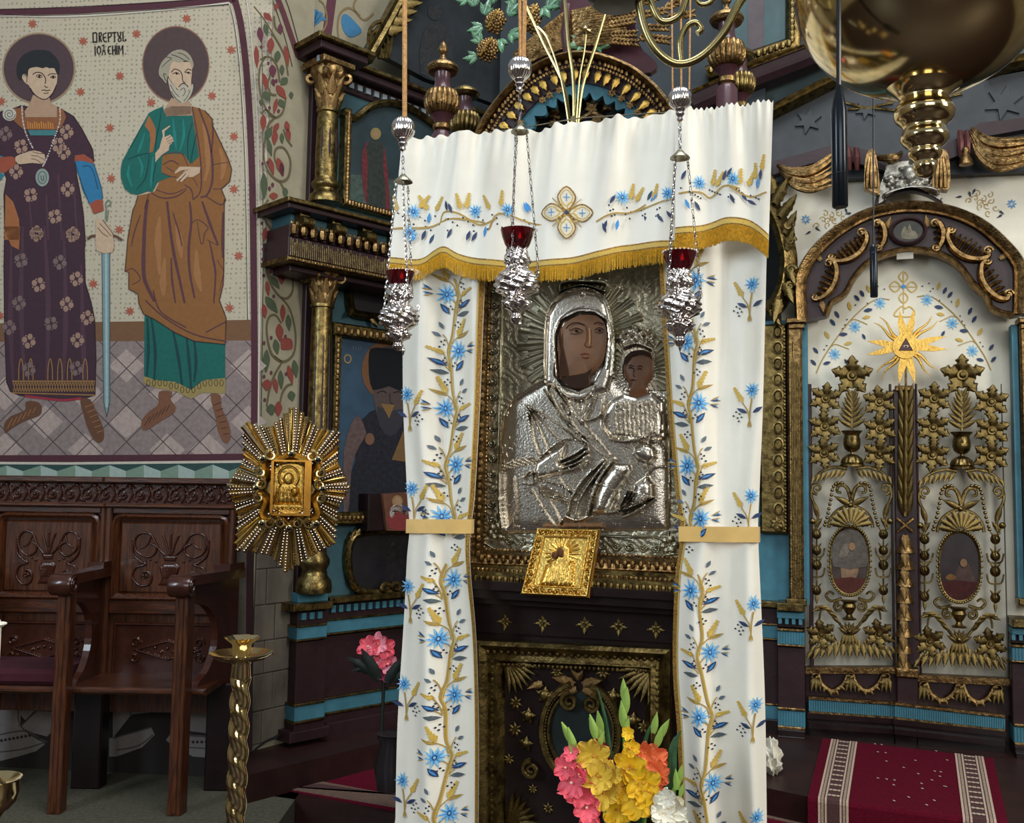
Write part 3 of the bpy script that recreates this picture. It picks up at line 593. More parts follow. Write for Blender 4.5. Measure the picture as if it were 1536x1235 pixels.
# stone facing of the pier, block by block
z0p = depth = None
rows = [(1108, 1060), (1060, 1006), (1006, 958), (958, 905), (905, 852), (852, 800), (800, 745), (745, 690)]
PR.zz = lambda v: PR.z(v, 415)
pst = mat('pier_joint', '#3a352f', .9)
for ri, (va, vb) in enumerate(rows):
    cuts = [386, 402 + 14 * (ri % 2), 441] if ri < 7 else [386, 441]
    for a, b in zip(cuts[:-1], cuts[1:]):
        me = MB().box(PR.x(a) + .002, PR.x(b) - .002, -.016 - random.random() * .004, .0, PR.zz(va) + .002, PR.zz(vb) - .002, .004)
        o = bpy.data.objects.new('stone_block', me.mesh('stone_block', STONE)); COL.objects.link(o); o.parent = pier
        o.matrix_parent_inverse = Matrix.Identity(4); bo = pier.location; o.location = pier.rotation_euler.to_matrix().transposed() @ (PR.o - bo)
d = T('pier_edge_strip', 'dark maroon painted strip running down the stone pier edge', 'painted strip', WL, (WL.x(377), -.003, WL.z(1120)))
q = d.draw('strip', paint('#3a2328'), .003); q.poly('371 700 380 700 377 1135 368 1135'); q.done()
q = d.draw('grey_margin', paint('#5c564e'), .0025); q.poly('356 720 372 720 368 1110 352 1110'); q.done()
cb = [PR.p(*q) for q in smooth(P('441 1066 430 1084 412 1102 392 1112 372 1128'), False, 5)]
solo('power_cable', 'thin black cable sagging along the foot of the stone pier', 'cable', MB().tube([(x, -.03, z) for x, z in cb], .006, 5), mat('black_rubber', '#141414', .5), PR, True)
# painted drapery low on the wall
pd = T('painted_drapery', 'painted grey drapery swags on the dark dado behind the stalls', 'mural', WL, (WL.x(190), -.003, WL.z(1185)))
Z4 = (3.657, 0, 900)
d = pd.draw('dado_field', paint('#2c2827'), .0012); d.poly('-80 720 382 720 378 1195 -80 1195'); d.done()
d = pd.draw('swag', paint('#7a7472'), .002)
for q in ('-40 520 110 520 115 700 160 740 250 790 200 830 100 860 0 885 -40 885', '115 700 200 610 310 615 310 700 260 750 180 730', '0 520 310 520 300 600 200 600 140 660', '620 520 980 520 980 600 720 630 620 760', '600 760 700 740 830 700 850 740 780 810 640 860 600 860', '910 770 1000 650 1040 740 1190 750 1200 870 1060 860 950 800', '1040 520 1200 520 1200 740 1040 720'): d.poly(q, *Z4)
d.done()
d = pd.draw('swag_fold', paint('#4c4746'), .0024)
for q in ('110 520 112 690 260 780', '0 740 150 720 250 790', '0 835 120 820 240 785', '620 760 760 720 830 700', '640 825 760 800 840 740', '1040 745 1190 755', '1040 810 1200 820', '200 610 120 690', '700 520 720 640'): d.stroke(q, 2, *Z4)
d.done()
d = pd.draw('swag_trim_dot', paint('#332e2e'), .0026)
for i in range(8): d.dot((10 + i * 22) / 3.657, 900 + (772 - i * 4) / 3.657, 2.4, 8)
for i in range(6): d.dot((1060 + i * 24) / 3.657, 900 + 780 / 3.657, 2.4, 8)
d.done()
struct('floor_platform', MB().box(-4.2, -1.0, 4.1, 5.4, 0, PLAT_Z), mat('platform_carpet', '#4c4a3c', .95, 0, .3, 60, .4, 200))
solo('platform_nosing', 'dark wooden front edge board of the stall platform', 'step', MB().box(-4.2, -1.05, 4.04, 4.13, 0, PLAT_Z + .004), WALNUTH, WORLD)
# ------------------------------------------------------------------ choir stalls
DF = depth_for_z(272, 1222, PLAT_Z); DB = DF + .40
Wp = lambda u, v, y: WORLD.p(u, v, -y)
ZT = Wp(250, 717, DB)[1]; ZF0 = Wp(250, 726, DB)[1]; ZF1 = Wp(250, 757, DB)[1]
ZARM = Wp(262, 876, DF)[1]; ZSEAT = Wp(200, 1032, DF + .06)[1]
XP = [Wp(95, 1000, DF)[0] - .575, Wp(95, 1000, DF)[0], Wp(272, 1000, DF)[0]]
XBE = Wp(352, 800, DB)[0]
def scroll_pts(cx, cz, r, a0, turns, sg=1, n=22, shrink=.85):
    return [(cx + r * (1 - shrink * i / n) * math.cos(a0 + sg * 2 * PI * turns * i / n), cz + r * (1 - shrink * i / n) * math.sin(a0 + sg * 2 * PI * turns * i / n)) for i in range(n + 1)]
def stall(i, label, x0, x1, sk=0.):
    t = T('choir_stall', label, 'stall', WORLD, ((x0 + x1) / 2, DF + .2, PLAT_Z), group=None)
    t.part('back_board', MB().box(x0, x1, DB + .03, DB + .055, PLAT_Z + .35, ZT - .005), WALNUT)
    # crest with carved frieze
    cr = t.part('crest_rail', MB().box(x0, x1, DB - .055, DB + .06, ZF0, ZT, .006).box(x0, x1, DB - .03, DB + .05, ZF1 - .018, ZF1 + .002, .006), WALNUTH)
    R = Relief(x0, x1, ZF1, ZF0, .0028); p = .088; zc = (ZF0 + ZF1) / 2; h = ZF0 - ZF1
    R.H += .004
    k = math.floor(x0 / p)
    while k * p < x1 + p:
        c = k * p
        R.ridge(scroll_pts(c, zc - h * .08, h * .3, PI * .5, 1.3), .005, .013)
        R.ridge([(c + h * .3, zc + h * .4), (c + h * .45, zc), (c + h * .3, zc - h * .4)], .005, .012)
        R.ridge([(c + h * .1, zc + h * .3), (c + h * .3, zc + h * .42), (c + h * .55, zc + h * .3)], .004, .011)
        R.bump(c + .026, zc + h * .38, .007, .015); R.bump(c - .02, zc - h * .36, .007, .013); R.bump(c + .05, zc - h * .33, .006, .012); R.bump(c, zc - h * .08, .007, .015)
        k += 1
    t.part('carved_frieze', R.mb(DB - .01), WALNUTC, True, parent=cr)
    # panel frame
    f0, f1 = x0 + .052, x1 - .045; za, zb = Wp(250, 896, DB)[1], Wp(250, 778, DB)[1]
    xs0, xs1 = f0 - .012, f1 + .012
    t.part('stile', MB().box(x0, f0 - .02, DB - .012, DB + .04, PLAT_Z + .4, ZF1 - .015, .006), WALNUT)
    t.part('stile', MB().box(f1 + .02, x1, DB - .012, DB + .04, PLAT_Z + .4, ZF1 - .015, .006), WALNUT)
    t.part('rail', MB().box(f0 - .02, f1 + .02, DB - .004, DB + .04, zb + .02, ZF1 - .015, .005), WALNUTH)
    t.part('rail', MB().box(f0 - .02, f1 + .02, DB - .004, DB + .04, Wp(250, 922, DB)[1], za - .012, .005), WALNUTH)
    r_ = .03; path = [(f0, za), (f1, za), (f1, zb - r_), (f1 - r_ * .3, zb - r_ * .3), (f1 - r_, zb), (f0 + r_, zb), (f0 + r_ * .3, zb - r_ * .3), (f0, zb - r_)]
    t.part('panel_moulding', MB().sweep(path, [(-.022, DB + .03), (-.02, DB - .006), (-.008, DB - .016), (.004, DB - .004), (.016, DB + .012), (.022, DB + .03)], True), WALNUT, True)
    t.part('panel_field', MB().box(f0 + .016, f1 - .016, DB + .006, DB + .035, za + .014, zb - .016, .012), WALNUT)
    # carved vase with scrolls
    c0, c1 = f0 + .075, f1 - .075; cz0, cz1 = Wp(250, 884, DB)[1], Wp(250, 797, DB)[1]
    R = Relief(c0, c1, cz0, cz1, .0022); cx = (c0 + c1) / 2; w_ = (c1 - c0) / 2; hh = cz1 - cz0
    q = lambda a, b: (cx + a * w_, cz0 + b * hh)
    R.dome([q(-.3, .05), q(.3, .05), q(.22, .14), q(.2, .2), q(.28, .38), q(.16, .45), q(-.16, .45), q(-.28, .38), q(-.2, .2), q(-.22, .14)], .02, .014)
    R.dome([q(-.14, .47), q(.14, .47), q(.2, .58), q(-.2, .58)], .01, .012)
    for k in range(-3, 4): R.ridge([q(k * .05, .2), q(k * .075, .38)], .004, .004, add=True)
    for sg in (-1, 1):
        R.ridge([q(sg * x, z) for x, z in ((.12, .58), (.3, .7), (.5, .93), (.75, .96), (.9, .85), (.85, .65), (.6, .55), (.4, .6), (.36, .72), (.5, .78))], .007, .016)
        R.ridge([q(sg * x, z) for x, z in ((.95, .85), (.93, .6), (.75, .47), (.6, .42), (.85, .36), (.92, .2), (.75, .06), (.5, .08), (.45, .22), (.6, .3), (.7, .2))], .007, .016)
        R.ridge([q(sg * x, z) for x, z in ((.04, .6), (.12, .8), (.2, .93))], .007, .013)
        R.ridge([q(sg * x, z) for x, z in ((.5, .9), (.6, .75), (.75, .7))], .006, .012)
        for k in range(4): R.bump(*q(sg * (.35 + k * .14), .47 + .03 * (k % 2)), .008, .014)
        R.ridge(scroll_pts(*q(sg * .62, .2), .014, 0, 1), .005, .016)
    R.ridge([q(0, .58), q(0, .95)], .007, .015)
    t.part('carved_panel', R.mb(DB + .012), WALNUTC, True, label='carved vase with scrolling foliage')
    # lower carved panel with a lozenge
    l0, l1 = Wp(250, 1018, DB)[1], Wp(250, 935, DB)[1]
    R = Relief(f0, f1, l0, l1, .003); hz = (l0 + l1) / 2
    R.ridge([(cx - .16, hz), (cx, hz + .045), (cx + .16, hz), (cx, hz - .045)], .006, .012, closed=True)
    for k in range(5): R.bump(cx - .06 + k * .03, hz + random.uniform(-.012, .012), .009, .012)
    for sg in (-1, 1):
        R.ridge(scroll_pts(cx + sg * .16, hz + .035, .025, 0, 1.2), .005, .01); R.ridge(scroll_pts(cx + sg * .16, hz - .035, .025, 0, 1.2, -1), .005, .01)
    R.ridge([(f0 + .01, l0 + .01), (f1 - .01, l0 + .01), (f1 - .01, l1 - .01), (f0 + .01, l1 - .01)], .006, .01, closed=True)
    t.part('lozenge_panel', R.mb(DB + .02), WALNUTC, True, label='dark carved panel with lozenge')
    t.part('seat', MB().box(x0 + .01, x1 - .01, DF + .05, DB + .03, ZSEAT - .032, ZSEAT, .01), WALNUTH)
    # partition with arm, post and curved bracket
    for xp in ([x0] if i == 0 else []) + [x1]:
        def shear(mb):
            k_ = sk if xp == x1 else 0.; mb.v = [(q[0] - k_ + k_ * max(0, (q[1] - DF)) / (DB - DF), q[1], q[2]) for q in mb.v]; return mb
        t.part('post', shear(MB().box(xp - .03, xp + .03, DF - .03, DF + .035, PLAT_Z, ZARM, .004).box(xp - .012, xp + .012, DF - .036, DF - .02, PLAT_Z + .01, ZARM - .06, .004)), WALNUT)
        arm = MB().box(xp - .045, xp + .045, DF - .04, DB + .03, ZARM - .005, ZARM + .04)
        arm.box(xp - .04, xp + .04, DB - .1, DB + .03, ZARM + .03, ZARM + .07)
        a = t.part('armrest', shear(arm), WALNUTC)
        sc = MB(); pr = [(.0001, -.05), (.046, -.05), (.05, -.042), (.05, .042), (.046, .05), (.0001, .05)]
        sc.lathe(pr, (0, 0, 0), 18); sc.move(Matrix.Translation((xp, DF - .045, ZARM - .006)) @ Matrix.Rotation(PI / 2, 4, 'Y'))
        s_ = t.part('arm_scroll', shear(sc), WALNUTC, True, parent=a)
        for sx in (-1, 1):
            t.part('volute', shear(MB().tube([(xp + sx * .051, DF - .045 + y, ZARM - .006 + z) for y, z in scroll_pts(0, 0, .04, 0, 1.8)], .005, 5)), WALNUTC, True, parent=a)
        brd = [(DB + .03, ZARM), (DF + .03, ZARM), (DF + .05, ZARM - .08), (DF + .16, ZARM - .12), (DF + .24, ZARM - .2), (DF + .25, ZARM - .32), (DF + .19, ZARM - .42), (DF + .12, ZARM - .46), (DF + .1, ZSEAT - .03), (DB + .03, ZSEAT - .03)]
        brd = smooth(brd[1:8], False, 4); brd = [(DB + .03, ZARM)] + brd + [(DF + .08, ZSEAT - .03), (DB + .03, ZSEAT - .03)]
        m_ = MB(); n = len(brd); m_.add([(xp - .016, y, z) for y, z in brd] + [(xp + .016, y, z) for y, z in brd], [list(range(n)), list(range(2 * n - 1, n - 1, -1))] + [(k, k + n, (k + 1) % n + n, (k + 1) % n) for k in range(n)])
        t.part('partition_board', shear(m_), WALNUTC)
        t.part('rear_support', MB().box(xp - .09, xp + .05, DB - .06, DB + .03, PLAT_Z, ZSEAT - .03, .008), BLACKW)
    return t
XB0, XB1 = XP[1] + 0.0, XP[2]
stall(0, 'walnut choir stall with a maroon cushion and carved vase back panel', XP[0], XP[1])
stall(1, 'walnut choir stall with a bare seat, next to the sunburst icon', XP[1] + .001, XBE, XBE - XP[2])
cu = MB().box(XP[0] + .035, XP[1] - .035, DF + .06, DB, ZSEAT + .002, ZSEAT + .075, .02)
solo('seat_cushion', 'dark maroon velvet cushion lying on the stall seat', 'cushion', cu, mat('maroon_velvet', '#3d0f1c', .9, 0, .2, 20), WORLD)
# ------------------------------------------------------------------ gilded sunburst icon
SB = PL(437, 4.62, 8)
sb = T('sunburst_icon', 'gilded sunburst icon with beaded rays around a small gold relief', 'icon', SB, (SB.x(437), -.0, SB.z(860, 437)))
sx, sz = SB.p(437, 733); px = SB.m(437, 733)
OUTL = [(u - 437, 733 - v) for u, v in P('437 604 456 622 476 640 508 644 507 690 526 731 509 765 506 816 470 836 434 861 409 834 357 828 360 776 341 731 364 692 361 632 404 640')]
def ray_len(a):
    dx, dz = math.cos(a), math.sin(a); best = 90
    for i in range(len(OUTL)):
        (x1, z1), (x2, z2) = OUTL[i], OUTL[(i + 1) % len(OUTL)]
        ex, ez = x2 - x1, z2 - z1; det = dx * (-ez) + ex * dz
        if abs(det) < 1e-9: continue
        t = (x1 * (-ez) + ex * z1) / det; s_ = (dx * z1 - dz * x1) / det
        if t > 0 and -1e-6 <= s_ <= 1 + 1e-6: best = t
    return best
NR = 88
for k in range(NR):
    a = 2 * PI * (k + .5) / NR; L_ = ray_len(a) * px; r0 = 38 * px
    hw0, hw1 = 1.1 * px, (L_ * math.sin(PI / NR)) * .82
    grp = (k // 3) % 2; y0 = -.012 - (.012 if k % 2 else .004)
    e = math.atan2(math.sin(a), math.cos(a))
    ca, sa = math.cos(a), math.sin(a)
    def pt(r, h, y): return (sx + ca * r - sa * h, y, sz + sa * r + ca * h)
    v = [pt(r0, -hw0, y0 - .008), pt(r0, hw0, y0 - .008), pt(L_, hw1, y0), pt(L_, -hw1, y0), pt(r0, 0, y0 - .02), pt(L_ * .98, 0, y0 - .008)] + [pt(r0, -hw0, .004), pt(r0, hw0, .004), pt(L_, hw1, .004), pt(L_, -hw1, .004)]
    o = sb.part('ray', MB().add(v, [(0, 4, 5, 3), (4, 1, 2, 5), (3, 5, 2), (0, 1, 4), (0, 3, 9, 6), (2, 1, 7, 8), (3, 2, 8, 9), (6, 9, 8, 7), (1, 0, 6, 7)]), BRASS if k % 5 else GILTB)
    if k % 4 in (0, 1):
        b_ = MB(); nb = int((L_ - r0) / (4.3 * px))
        for j in range(nb): r = r0 + (L_ - r0) * (j + .7) / (nb + .3); b_.ball(pt(r, 0, y0 - .010 - .010 * (1 - j / nb)), 1.7 * px, 6, 4)
        sb.part('bead_row', b_, SILVS, True, parent=o, kind='stuff')
sb.part('backing', MB().lathe([(.0001, -.02), (44 * px, -.02), (46 * px, .012), (.0001, .012)], (0, 0, 0), 24).move(Matrix.Translation((sx, -.0, sz)) @ Matrix.Rotation(PI / 2, 4, 'X')), GILTD)
# rococo frame
fr = [(-32, 48), (-20, 43), (0, 50), (20, 43), (34, 48), (40, 36), (35, 18), (44, 0), (36, -18), (41, -38), (30, -48), (14, -44), (0, -56), (-14, -44), (-30, -49), (-40, -38), (-35, -18), (-46, 0), (-36, 20), (-40, 38)]
fp = [(sx + a * px, sz + b * px) for a, b in smooth(fr, True, 5)]
sb.part('rococo_frame', MB().sweep(fp, [(-.022, -.03), (-.018, -.05), (-.006, -.065), (.006, -.05), (.012, -.055), (.02, -.04), (.024, -.02)], True), GILTB, True)
for (a, b, r, sg) in ((-30, 50, 9, 1), (30, 50, 9, -1), (-44, 6, 9, -1), (44, 6, 9, 1), (-30, -52, 9, -1), (30, -52, 9, 1), (-12, -52, 8, 1), (12, -52, 8, -1), (-46, -14, 8, 1), (45, -14, 8, -1), (-44, 24, 8, 1), (43, 24, 8, -1)):
    q = scroll_pts(sx + a * px, sz + b * px, r * px, PI / 2, 1.4, sg)
    sb.part('scroll', MB().tube([(x, -.062, z) for x, z in q], [.009 * (1 - .6 * i / 22) for i in range(23)], 6), BRASS, True)
for a, b in ((-42, 44), (40, 44), (0, 52), (-50, 0), (48, 0), (-40, -53), (40, -53), (0, -60)):
    o = sb.part('gem', MB().ball((sx + a * px, -.068, sz + b * px), .011, 8, 5), mat('dark_glass_gem', '#101014', .08, 0, 0) if 'dark_glass_gem' not in MATS else MATS['dark_glass_gem'], True)
    sb.part('gem_setting', MB().lathe([(.010, -.01), (.018, -.008), (.02, 0), (.016, .008), (.011, .01)], (0, 0, 0), 12).move(Matrix.Translation((sx + a * px, -.06, sz + b * px)) @ Matrix.Rotation(PI / 2, 4, 'X')), BRASS, True, parent=o)
x0, x1, z0, z1 = sx - 29 * px, sx + 31 * px, sz - 41 * px, sz + 43 * px
sb.part('case_side', MB().box(x1 - .03, x1, -.075, -.018, z0, z1).box(x0, x0 + .012, -.07, -.018, z0, z1).box(x0, x1, -.07, -.018, z1 - .008, z1).box(x0, x1, -.07, -.018, z0, z0 + .01), mat('amber_gilt', '#a87a34', .25, 1, .2, 20))
R = Relief(x0, x1 - .03, z0, z1, .0022); cx, cz = (x0 + x1 - .03) / 2, (z0 + z1) / 2
R.ridge(ell(cx, cz + .05, .045, .048, 30), .005, .008, closed=True)
R.dome(ell(cx, cz + .04, .024, .03, 20), .02, .014)
R.dome([(cx - .07, z0 + .05), (cx + .07, z0 + .05), (cx + .05, cz), (cx + .02, cz + .02), (cx - .03, cz + .02), (cx - .055, cz - .01)], .03, .012)
R.dome(ell(cx + .03, cz - .02, .018, .022, 16), .015, .02)
for k in range(7): R.ridge([(cx - .05 + k * .014, cz), (cx - .06 + k * .02, z0 + .055)], .004, .006, add=True)
for k in range(9): R.ridge(scroll_pts(x0 + .015 + k * .018, z0 + .03, .009, 0, 1), .003, .008)
R.ridge([(x0 + .008, z0 + .012), (x1 - .04, z0 + .012), (x1 - .04, z1 - .01), (x0 + .008, z1 - .01)], .005, .008, closed=True)
R.H += rng.random(R.H.shape) * .0008
sb.part('relief_panel', R.mb(-.02), GILTB, True, label='gold embossed mother and child relief')
sb.part('wall_bracket', MB().box(sx - .02, sx + .02, -.0, .5, sz - .05, sz), BLACKW)
# ------------------------------------------------------------------ brass candle stands
def candle_stand(label, x, y, ztop, s=1.0):
    t = T('candle_stand', label, 'candle stand', WORLD, (x, y, 0))
    c = (x, y, 0)
    t.part('base', MB().lathe([(.001, 0), (.16, 0), (.16, .02), (.12, .05), (.06, .08), (.03, .12), (.022, .15), (.001, .15)], c, 28), BRASS, True)
    zb, zt = .14, ztop - .075 * s; n = 150
    pr = [((.0215) * s, zb + (zt - zb) * i / n) for i in range(n + 1)]
    t.part('twisted_shaft', MB().lathe(pr, c, 20, lambda q, z, f: 1 + .3 * abs(math.cos(q + z * 2 * PI / (.112 * s))) - .2), BRASS, True)
    t.part('collar', MB().lathe([(.02 * s, zt - .002), (.0225 * s, zt + .004), (.0205 * s, zt + .03 * s), (.024 * s, zt + .036 * s), (.001, zt + .04 * s)], c, 24), BRASS, True)
    zd = zt + .036 * s
    t.part('drip_dish', MB().lathe([(.001, zd), (.025 * s, zd), (.052 * s, zd + .006 * s), (.069 * s, zd + .016 * s), (.071 * s, zd + .02 * s), (.066 * s, zd + .019 * s), (.05 * s, zd + .011 * s), (.02 * s, zd + .006 * s), (.001, zd + .006 * s)], c, 36), BRASS, True)
    zc = zd + .005 * s
    t.part('scalloped_cup', MB().lathe([(.016 * s, zc), (.02 * s, zc + .004 * s), (.019 * s, zc + .02 * s), (.022 * s, zc + .034 * s), (.036 * s, zc + .046 * s), (.039 * s, zc + .049 * s), (.034 * s, zc + .047 * s), (.02 * s, zc + .037 * s), (.012 * s, zc + .035 * s), (.001, zc + .034 * s)], c, 40,
        lambda q, z, f: 1 + (.08 * math.cos(8 * q) if z > zc + .04 * s else 0)), BRASS, True)
    return t
yC = 2.25; xC, zC = WORLD.p(363, 966, -yC)
candle_stand('tall brass candle stand with a barley-twist shaft and scalloped cup', xC, yC, zC)
y2 = 2.3; x2, z2 = WORLD.p(-12, 1168, -y2)
t = T('candle_tray', 'round brass tray with a pierced gallery rim, stand cut by the photo edge', 'tray', WORLD, (x2, y2, 0))
t.part('foot', MB().lathe([(.001, 0), (.12, 0), (.1, .03), (.025, .08), (.02, z2 - .09), (.03, z2 - .075), (.001, z2 - .07)], (x2, y2, 0), 24), BRASS, True)
t.part('bowl', MB().lathe([(.001, z2 - .07), (.04, z2 - .068), (.055, z2 - .05), (.06, z2 - .03), (.06, z2 - .006), (.063, z2), (.058, z2 - .002), (.045, z2 - .012), (.001, z2 - .016)], (x2, y2, 0), 32, lambda q, z, f: 1 + (.02 * math.cos(24 * q) if z2 - .055 < z < z2 - .02 else 0)), BRASS, True)
t.part('spike', MB().lathe([(.001, z2 - .016), (.03, z2 - .014), (.02, z2 - .004), (.012, z2 + .004), (.001, z2 + .01)], (x2, y2, 0), 20), BRASS, True)
x3, z3 = WORLD.p(-6, 930, -2.6)
t = T('candle', 'white wax candle end standing at the photo edge beside the stall', 'candle', WORLD, (x3, 2.6, 0))
t.part('wax', MB().lathe([(.001, z3 - .5), (.014, z3 - .5), (.014, z3 - .008), (.01, z3), (.001, z3 - .002)], (x3, 2.6, 0), 16), mat('white_wax', '#f4eedf', .4), True)
t.part('drip_dish', MB().lathe([(.001, z3 - .014), (.018, z3 - .013), (.026, z3 - .008), (.027, z3 - .011), (.018, z3 - .018), (.001, z3 - .02)], (x3, 2.6, 0), 20), MATS['white_wax'], True)
t.part('holder', MB().lathe([(.001, 0), (.1, 0), (.09, .02), (.015, .06), (.012, z3 - .5), (.02, z3 - .48), (.001, z3 - .48)], (x3, 2.6, 0), 20), BRASS, True)
# ------------------------------------------------------------------ carved ornament library (shared meshes)
def leaf_mb(L=1., W=.4, nl=3, bul=.12, curl=.15, nt=9, lob=.28, tab=None):
    m = MB(); vs = []
    for i in range(nt + 1):
        t = i / nt; w = W * (math.sin(PI * min(1, .12 + .88 * t) ** .85) * (1 - lob + lob * abs(math.cos(nl * PI * t))) if t < 1 else .02)
        if tab: w = W * float(np.interp(t, *zip(*tab)))
        for s_ in (-1, -.5, 0, .5, 1):
            y = -bul * (1 - abs(s_) ** 2) * math.sin(PI * min(.95, t * .8 + .1)) + (.045 * W if s_ == 0 else 0) - curl * t * t
            vs.append((s_ * w * .5, y, t * L + (-.05 * L if abs(s_) == 1 else 0) * (1 - t)))
    fs = [(i * 5 + k, i * 5 + k + 1, (i + 1) * 5 + k + 1, (i + 1) * 5 + k) for i in range(nt) for k in range(4)]
    n = len(vs); bk = [(x, .02, z) for x, y, z in vs]      # closed back
    rim = [i * 5 for i in range(nt + 1)] + [nt * 5 + k for k in (1, 2, 3)] + [i * 5 + 4 for i in range(nt, -1, -1)] + [3, 2, 1]
    m.add(vs + [bk[i] for i in rim], fs + [(rim[i], rim[(i + 1) % len(rim)], n + (i + 1) % len(rim), n + i) for i in range(len(rim))])
    return m
_shared = {}
def shared(key, fn, m, sm=True):
    k = (key, m.name)
    if k not in _shared: _shared[k] = fn().mesh(key, m, sm)
    return _shared[k]
def leaf(m, kind='leaf'):
    return shared(kind, {'leaf': lambda: leaf_mb(1, .5, 3), 'slim_leaf': lambda: leaf_mb(1, .26, 0, .1, .12, 7, 0), 'petal': lambda: leaf_mb(1, .62, 2, .16, -.1, 7), 'acanthus': lambda: leaf_mb(1, .6, 4, .16, .3, 12, .35), 'lobed': lambda: leaf_mb(1, .92, 0, .2, .12, 20, 0, ((0, .3), (.18, .46), (.36, .86), (.44, 1.), (.5, .62), (.56, .5), (.66, .74), (.72, .72), (.77, .42), (.86, .34), (.95, .16), (1, .02)))}[kind], m)
def put_leaf(t, name, m, x, y, z, ang, L, kind='leaf', wid=1., parent=None, dep=1.):
    """ang: direction of the tip, degrees counter-clockwise from right, in the plane"""
    return t.inst(name, leaf(m, kind), (x, y, z), (0, PI / 2 - math.radians(ang), 0), (L * wid, L * dep, L), parent)
def rosette(t, x, y, z, r, m, n=6, a0=90., name='rosette', kind='petal', mc=None):
    c = MB().lathe([(.0001, -.3 * r), (.10 * r, -.29 * r), (.15 * r, -.2 * r), (.13 * r, -.16 * r), (.24 * r, -.17 * r), (.28 * r, -.1 * r), (.26 * r, 0), (.0001, 0)], (0, 0, 0), 14)
    c.move(Matrix.Translation((x, y, z)) @ Matrix.Rotation(-PI / 2, 4, 'X'))
    for i_, q in enumerate(c.v): c.v[i_] = (q[0], 2 * y - q[1], q[2]) if q[1] > y else q
    o = t.part(name, c, mc or m, True)
    for k in range(n): put_leaf(t, 'petal', m, x + .12 * r * math.cos(math.radians(a0 + 360 * k / n)), y, z + .12 * r * math.sin(math.radians(a0 + 360 * k / n)), a0 + 360 * k / n, r * .9, kind, (1.5 if kind == 'acanthus' else 1.0 if kind == 'lobed' else 1.15) if n <= 6 else .8, o)
    return o
def ornament_row(pts, r, y, kind='egg', sp=None):
    """beads or eggs set along a path in the plane, one mesh (too small to pick apart)"""
    m = MB(); sp = sp or r * 2.1; acc = 0.; last = pts[0]
    for a, b in zip(pts[:-1], pts[1:]):
        l = math.hypot(b[0] - a[0], b[1] - a[1]); n = max(1, int(round(l / sp)))
        for i in range(n):
            f = (i + .5) / n; x, z = a[0] + (b[0] - a[0]) * f, a[1] + (b[1] - a[1]) * f
            m.ball((x, y, z), r, 6 if kind == 'bead' else 7, 4, 1 if kind == 'bead' else .9, .8, 1 if kind == 'bead' else 1.15)
    return m
def rect(x0, z0, x1, z1): return [(x0, z0), (x1, z0), (x1, z1), (x0, z1)]
def moulded_frame(t, path, w, y, dep, m, name='frame', orn=None, parent=None):
    """picture-frame moulding around a closed path (counter-clockwise), outer width w"""
    o = t.part(name, MB().sweep(path, [(.0, y + .002), (0, y - dep * .5), (w * -.12, y - dep), (w * -.3, y - dep * .8), (w * -.55, y - dep * .75), (w * -.75, y - dep * .95), (w * -.9, y - dep * .6), (-w, y - dep * .35), (-w, y + .002)], True), m, True, parent=parent)
    if orn:
        c = path + path[:1]
        ins = []
        cx = sum(p[0] for p in path) / len(path); cz = sum(p[1] for p in path) / len(path)
        t.part('frame_ornament', ornament_row([(p[0] + w * .0, p[1]) for p in c], orn, y - dep * .95), m, True, parent=o, kind='stuff')
    return o
